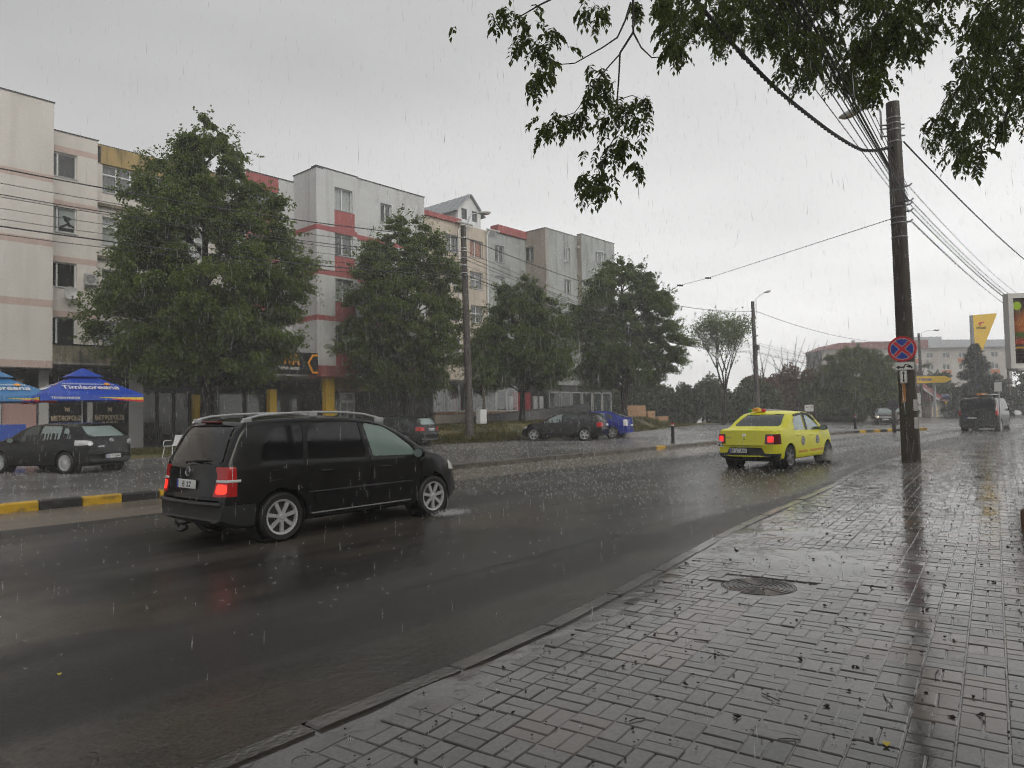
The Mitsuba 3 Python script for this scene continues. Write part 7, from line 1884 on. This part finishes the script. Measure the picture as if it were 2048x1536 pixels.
k = thing('terrace_chair', 'white plastic terrace chair with slim legs behind the black people carrier', 'chair')
Mx = mat4(rotz(math.radians(200)), (12.25, 28.6, .12))
t = np.linspace(0, 1, 14)
pr = np.stack([.25 - .5 * np.clip(t / .55, 0, 1) - .10 * np.clip((t - .55) / .45, 0, 1), .44 + .42 * np.clip((t - .5) / .5, 0, 1) ** 1.1], 1)
v = np.vstack([np.stack([pr[:, 0], pr[:, 0] * 0 + y * (1 - .12 * np.clip((t - .6) / .4, 0, 1)), pr[:, 1] + .05 * y * y * 4], 1) for y in np.linspace(-.24, .24, 7)])
i, j = np.meshgrid(np.arange(6), np.arange(13), indexing='ij')
q = np.stack([i * 14 + j, (i + 1) * 14 + j, (i + 1) * 14 + j + 1, i * 14 + j + 1], -1).reshape(-1, 4)
put(k, xf(trimesh.Trimesh(v, np.vstack([q[:, [0, 1, 2]], q[:, [0, 2, 3]]]), process=False), Mx), 'white_plastic', 50)
for sx in (-1, 1):
    for sy in (-1, 1):
        part(k, 'leg', xf(pipe([(sx * .18, sy * .2, .44), (sx * .25, sy * .25, .0)], .016, 6), Mx), 'white_plastic', 40)
    part(k, 'arm_rest', xf(pipe([(.2, sx * .25, .46), (.15, sx * .28, .64), (-.2, sx * .27, .66)], .016, 6), Mx), 'white_plastic', 40)
k = thing('blue_windbreak', 'bright blue fabric windbreak behind the parked hatchback at the left edge', 'windbreak')
put(k, xf(cbox(0, 3.4, -.02, .02, .35, 1.42, .02), mat4(rotz(math.radians(-18)), (4.6, 31.6, .12))), 'blue_seat')
for x in (.1, 1.7, 3.3):
    part(k, 'post', xf(pipe([(x, .04, 0), (x, .04, 1.45)], .02, 6), mat4(rotz(math.radians(-18)), (4.6, 31.6, .12))), 'steel')


# ------------------------------------------------------------------ the person on the terrace
def skin_man(joints, bones, fine=.02):
    """Hulls of spheres joined and smoothed."""
    m = m3.Manifold()
    for a, b in bones:
        s = [m3.Manifold.sphere(joints[q][1], 16).translate(list(joints[q][0])) for q in (a, b)]
        m += m3.Manifold.batch_hull(s)
    m = m.refine_to_length(fine)
    t = man2tm(m)
    t = trimesh.Trimesh(t.vertices, t.faces, process=True)
    trimesh.smoothing.filter_taubin(t, iterations=8)
    return t


k = thing('person', 'person in dark clothes standing under the parasol at the left edge, head bowed', 'person')
J = dict(pel=((0, 0, .95), .135), wai=((0, 0, 1.10), .125), che=((.02, 0, 1.30), .15), nec=((.05, 0, 1.47), .058), ls=((.02, .18, 1.40), .07), rs=((.02, -.18, 1.40), .07), le=((.02, .25, 1.12), .05), re=((.04, -.25, 1.12), .05), lw=((.20, .17, .98), .037), rw=((.22, -.16, 1.0), .037),
         lh=((0, .10, .90), .10), rh=((0, -.10, .90), .10), lk=((.03, .11, .50), .065), rk=((.02, -.11, .50), .065), la=((-.01, .12, .09), .048), ra=((-.02, -.12, .09), .048), lt=((.14, .13, .045), .04), rt=((.13, -.13, .045), .04))
body = skin_man(J, [('pel', 'wai'), ('wai', 'che'), ('che', 'nec'), ('che', 'ls'), ('che', 'rs'), ('ls', 'le'), ('rs', 're'), ('le', 'lw'), ('re', 'rw'), ('pel', 'lh'), ('pel', 'rh'), ('lh', 'lk'), ('rh', 'rk'), ('lk', 'la'), ('rk', 'ra'), ('la', 'lt'), ('ra', 'rt')], .03)
Mx = mat4(rotz(math.radians(200)), (7.35, 33.2, .10))
put(k, xf(body, Mx), 'cloth_dark', True)
HJ = dict(c=((.09, 0, 1.60), .088), f=((.13, 0, 1.565), .070), j=((.155, 0, 1.515), .040), n=((.195, 0, 1.565), .014), b=((.045, 0, 1.60), .080), nk=((.05, 0, 1.46), .052), le=((.08, .088, 1.575), .018), re=((.08, -.088, 1.575), .018))
head = skin_man(HJ, [('c', 'f'), ('f', 'j'), ('f', 'n'), ('c', 'b'), ('c', 'nk'), ('c', 'le'), ('c', 're')], .012)
part(k, 'head', xf(head, Mx), 'skin', True)
hair = man2tm(m3.Manifold.sphere(.102, 24).translate([.06, 0, 1.625]) - m3.Manifold.cube([.3, .3, .3]).translate([.12, -.15, 1.36]))
part(k, 'hair', xf(hair, Mx), 'cloth_dark', 40)
for nm, y0, w in (('hand', .17, (.20, .17, .98)), ('hand', -.16, (.22, -.16, 1.0))):
    sg = 1 if y0 > 0 else -1
    w = np.array(w); HJ = {'w': (w, .03), 'p': (w + [.075, -.01 * sg, -.02], .032)}
    bn = [('w', 'p')]
    for i, (off, ln) in enumerate(((.028, .065), (.010, .075), (-.008, .07), (-.026, .055))):
        HJ[f'a{i}'] = (w + [.085, off - .01 * sg, -.022], .011); HJ[f'b{i}'] = (w + [.085 + ln * .6, off - .01 * sg, -.035], .0095); HJ[f'c{i}'] = (w + [.085 + ln * .85, off - .01 * sg, -.065], .008)
        bn += [(f'a{i}', f'b{i}'), (f'b{i}', f'c{i}')]
    HJ['t0'] = (w + [.03, -.03 * sg, -.01], .012); HJ['t1'] = (w + [.075, -.055 * sg, -.02], .010); HJ['t2'] = (w + [.10, -.058 * sg, -.035], .009)
    bn += [('t0', 't1'), ('t1', 't2')]
    part(k, 'hand', xf(skin_man(HJ, bn, .006), Mx), 'skin', True)

k = thing('planter_edge', 'low rust-brown planter box cut off by the right edge on the pavement', 'planter')
put(k, cbox(10.35, 11.3, .2, 1.08, .06, .34, .015), 'planter_wood')
part(k, 'soil', box(10.4, 11.25, .25, 1.03, .30, .345), 'grass_soil')
flat('planter_wood', (.10, .05, .03), .5)
# ------------------------------------------------------------------ house behind the camera (seen only in reflections on the cars and windows)
k = thing('near_side_house', 'plain grey house front behind the near pavement, out of the picture', 'house')
M = frame((34, -9.0, 0), (-1, 0, 0), (0, -1, 0))
hol = [(2 + i * 4.2, 3.6 + i * 4.2, z, z + 1.5) for i in range(13) for z in (1.4, 4.9)]
wall_panel(k, M, 58, .0, 8.0, hol, 'render_taupe')
part(k, 'panes', xf(cat([box(a, b, .2, .22, c, d) for a, b, c, d in hol]), M), 'grey_glass', kind='stuff')
part(k, 'roof', xf(box(-.4, 58.4, -.5, 9, 8.0, 8.3), M), 'dark_grey')
part(k, 'core', xf(box(0, 58, .5, 9, 0, 8.0), M), 'render_taupe')

# ------------------------------------------------------------------ rain: falling drops, splashes, spray; litter
scene['water_drop'] = {'type': 'principledthin', 'base_color': {'type': 'rgb', 'value': [.80, .81, .82]}, 'roughness': .15, 'diff_trans': 1.1, 'eta': 1.33}


def spindles(p, d, L, r):
    """Slim three-sided drops centred on p along d."""
    n = len(p)
    a = unit(np.cross(d, np.array([.3, .9, .1]))); b = np.cross(d, a)
    L, r = np.broadcast_to(L, (n,))[:, None], np.broadcast_to(r, (n,))[:, None]
    ring_ = [p - d * L * .18 + r * (math.cos(t) * a + math.sin(t) * b) for t in (0, 2.094, 4.189)]
    v = np.stack([p - d * L * .5, *ring_, p + d * L * .5], 1).reshape(-1, 3)
    f0 = np.array([(0, 2, 1), (0, 3, 2), (0, 1, 3), (4, 1, 2), (4, 2, 3), (4, 3, 1)])
    return trimesh.Trimesh(v, (np.arange(n)[:, None, None] * 5 + f0).reshape(-1, 3), process=False)


g = np.random.default_rng(99)
p, L_, r_ = [], [], []
for n, x1, y1, z1, l0, l1, r0, r1 in ((10000, 14, 16, 8, .02, .10, .0007, .0015), (36000, 46, 38, 11, .08, .34, .0008, .0017)):
    x = g.uniform(0, 1, n) ** .75 * x1; y = g.uniform(-3, y1, n); z = g.uniform(.1, z1, n)
    k_ = np.hypot(x, y) > (1.6 if x1 < 20 else 8)
    p.append(np.stack([x, y, z], 1)[k_]); L_.append(g.uniform(l0, l1, k_.sum())); r_.append(g.uniform(r0, r1, k_.sum()))
p, L_, r_ = np.vstack(p), np.concatenate(L_), np.concatenate(r_)
d = unit(np.array([.03, .05, 1.0]) + g.normal(0, .018, (len(p), 3)))
solo('rain', spindles(p, d, L_, r_), 'water_drop', kind='stuff', label='falling rain drops all over the street', cat='rain', smooth=True)


def splash_points(n, x0, x1, zf, test, pw=1.0):
    x = x0 + (x1 - x0) * g.uniform(0, 1, n) ** pw; y = g.uniform(-2.0, 33, n)
    k = test(x, y)
    return np.stack([x, y, np.full(n, zf)], 1)[k]


on_road = lambda x, y: (y > krx(np.clip(x, -29, 63)) + .05) & (y < klx(np.clip(x, -29, 51)) - .1) & ~((x > 4.0) & (x < 8.6) & (y > 8.3) & (y < 10.2)) & ~((x > 18.0) & (x < 22.4) & (y > 6.8) & (y < 8.6))
on_pave = lambda x, y: (y < krx(np.clip(x, -29, 63)) - .25) & (y > -2)
on_lot = lambda x, y: (y > klx(np.clip(x, -29, 51)) + .3) & (y < vline(np.clip(x, 10.5, 80)) - .2)
sp = np.vstack([splash_points(7500, 1.2, 48, .002, on_road, 1.0), splash_points(3000, 1.0, 30, .082, on_pave, 1.5), splash_points(5200, 3, 46, .122, on_lot, 1.0)])
P_, D_, L_, R_ = [], [], [], []
for jet in range(5):
    a = g.uniform(0, 2 * np.pi, len(sp)); rr = g.uniform(.004, .016, len(sp)); hh = g.uniform(.006, .024, len(sp))
    keep = g.uniform(0, 1, len(sp)) < .75
    o = np.stack([np.cos(a) * rr, np.sin(a) * rr, hh * .5], 1)
    P_.append((sp + o)[keep]); D_.append(unit(np.stack([np.cos(a) * .45, np.sin(a) * .45, 1 + 0 * a], 1))[keep]); L_.append(hh[keep]); R_.append(g.uniform(.0010, .0024, len(sp))[keep])
far = np.vstack([splash_points(42000, 10, 60, .01, on_road, .85), splash_points(20000, 4, 60, .125, on_lot, .9), splash_points(16000, 9, 44, .085, on_pave, .9)])
for jet in range(2):
    o = g.normal(0, .02, (len(far), 3)); o[:, 2] = np.abs(o[:, 2]) * 1.2 + .01
    P_.append(far + o); D_.append(unit(g.normal(0, .35, (len(far), 3)) + [0, 0, 1])); L_.append(g.uniform(.015, .065, len(far))); R_.append(g.uniform(.0025, .0085, len(far)))
solo('rain_splashes', spindles(np.vstack(P_), np.vstack(D_), np.concatenate(L_), np.concatenate(R_)), 'water_drop', kind='stuff', label='small crowns of splashing drops on the wet road and pavements', cat='splash', smooth=True)
# bubbles drifting on the film
k_ = g.uniform(0, 1, len(sp)) < .05
bs = sp[k_ & (np.hypot(sp[:, 0], sp[:, 1]) < 16)]
dome = man2tm(m3.Manifold.sphere(1, 10) ^ m3.Manifold.cube([2, 2, 1]).translate([-1, -1, 0]))
scene['bubble_skin'] = {'type': 'thindielectric', 'int_ior': 1.33}
solo('rain_bubbles', cat([xf(dome, np.diag([r_, r_, r_, 1]) + np.pad(q[:, None], ((0, 1), (3, 0)))) for q, r_ in zip(bs, g.uniform(.006, .014, len(bs)))]), 'bubble_skin', kind='stuff', label='bubbles floating on the rainwater', cat='bubbles', smooth=True)


def spray(name, label, o, d, n, s):
    p = np.array(o) + np.abs(g.normal(0, 1, (n, 3))) * np.array(s) * np.sign(g.normal(0, 1, (n, 3)) * np.array([1, 1, 0]) + np.array([0, 0, 1]))
    p += np.outer(g.uniform(0, 1, n) ** 1.5, d)
    p[:, 2] = np.maximum(p[:, 2], .01)
    dd = unit(np.array(d)[None] + g.normal(0, .6, (n, 3)) + [0, 0, .4])
    solo(name, spindles(p, dd, g.uniform(.01, .05, n), g.uniform(.002, .006, n)), 'water_drop', kind='stuff', label=label, cat='spray', smooth=True)


spray('wheel_spray', 'spray thrown up by the front wheel of the taxi', (21.5, 6.75, .05), (-.5, -.35, .10), 2600, (.22, .14, .13))
spray('wheel_spray', 'spray trailing behind the wheels of the dark van', (49.0, 6.2, .05), (-1.6, .3, .3), 4200, (1.1, 1.0, .30))
spray('wheel_spray', 'little bow wave at the front wheel of the people carrier', (7.85, 8.25, .02), (-.2, -.25, .03), 900, (.16, .10, .03))
spray('wheel_spray', 'spray to the right of the dark van', (52.5, 5.4, .05), (-.5, -1.0, .4), 2600, (1.0, .5, .35))

# litter on the pavement: seeds, bits of bark, twigs
n = 3200
x = 1.2 + 20 * g.uniform(0, 1, n) ** 1.6; y = g.uniform(-2, 5.2, n)
k_ = (y < krx(x) - .2)
p = np.stack([x, y, 0 * x + .088], 1)[k_]
dd = unit(np.stack([g.normal(0, 1, len(p)), g.normal(0, 1, len(p)), g.normal(0, .15, len(p))], 1))
q = g.uniform(0, 1, len(p)) ** 4
solo('litter', spindles(p, dd,   .014 + .035 * q, .004 + .008 * q), 'bark', kind='stuff', label='dark seeds and bits of bark scattered over the wet pavers', cat='litter')
scene['twig_wood'] = principled((.030, .022, .016), .4)
TW = ['right of the yellow leaf, beside the pole reflection', 'lowest one, at the bottom edge', 'left of and above the yellow leaf', 'far right, past the pole reflection', 'bottom one nearest the kerb', 'just left of the pole reflection', 'farthest from the camera, at the right', 'between the manhole cover and the bottom edge']
for i, (x, y, a, L) in enumerate(((4.05, 1.02, .5, .16), (3.3, 1.25, 2.2, .10), (3.72, 1.5, 1.2, .12), (4.6, .9, .1, .17), (3.05, 1.9, 2.7, .09), (5.2, 1.55, .9, .12), (6.3, 1.3, .2, .14), (4.35, 2.2, 2.0, .10))):
    dx, dy = math.cos(a) * L / 2, math.sin(a) * L / 2
    solo('twig', pipe([(x - dx, y - dy, .086), (x, y + .008, .089), (x + dx, y + dy, .087)], .003, 5), 'twig_wood', label=('short dark twig on the wet pavers, ' + TW[i]), cat='twig', group='twigs on the pavement', smooth=True)


def fallen_leaf(label, x, y, z, s, a):
    t = np.linspace(0, 1, 7); w = s * .32 * np.sin(np.pi * t ** .8)
    up = .12 * s * np.sin(np.pi * t)
    v = np.vstack([np.stack([t * s - s / 2, w, up + .3 * w], 1), np.stack([t * s - s / 2, 0 * w, up], 1), np.stack([t * s - s / 2, -w, up + .2 * w], 1)])
    f = []
    for r_ in (0, 7):
        for i in range(6):
            f += [(r_ + i, r_ + 7 + i, r_ + i + 1), (r_ + i + 1, r_ + 7 + i, r_ + 8 + i)]
    solo('fallen_leaf', xf(trimesh.Trimesh(v, f, process=False), mat4(rotz(a), (x, y, z))), 'leaf_yellow', label=label, cat='leaf', smooth=True)


fallen_leaf('small yellow leaf lying on the pavers near the bottom right', 3.52, .9, .088, .05, .3)
fallen_leaf('yellow leaf floating on the road at the lower left', 1.52, 5.18, .006, .045, 1.2)
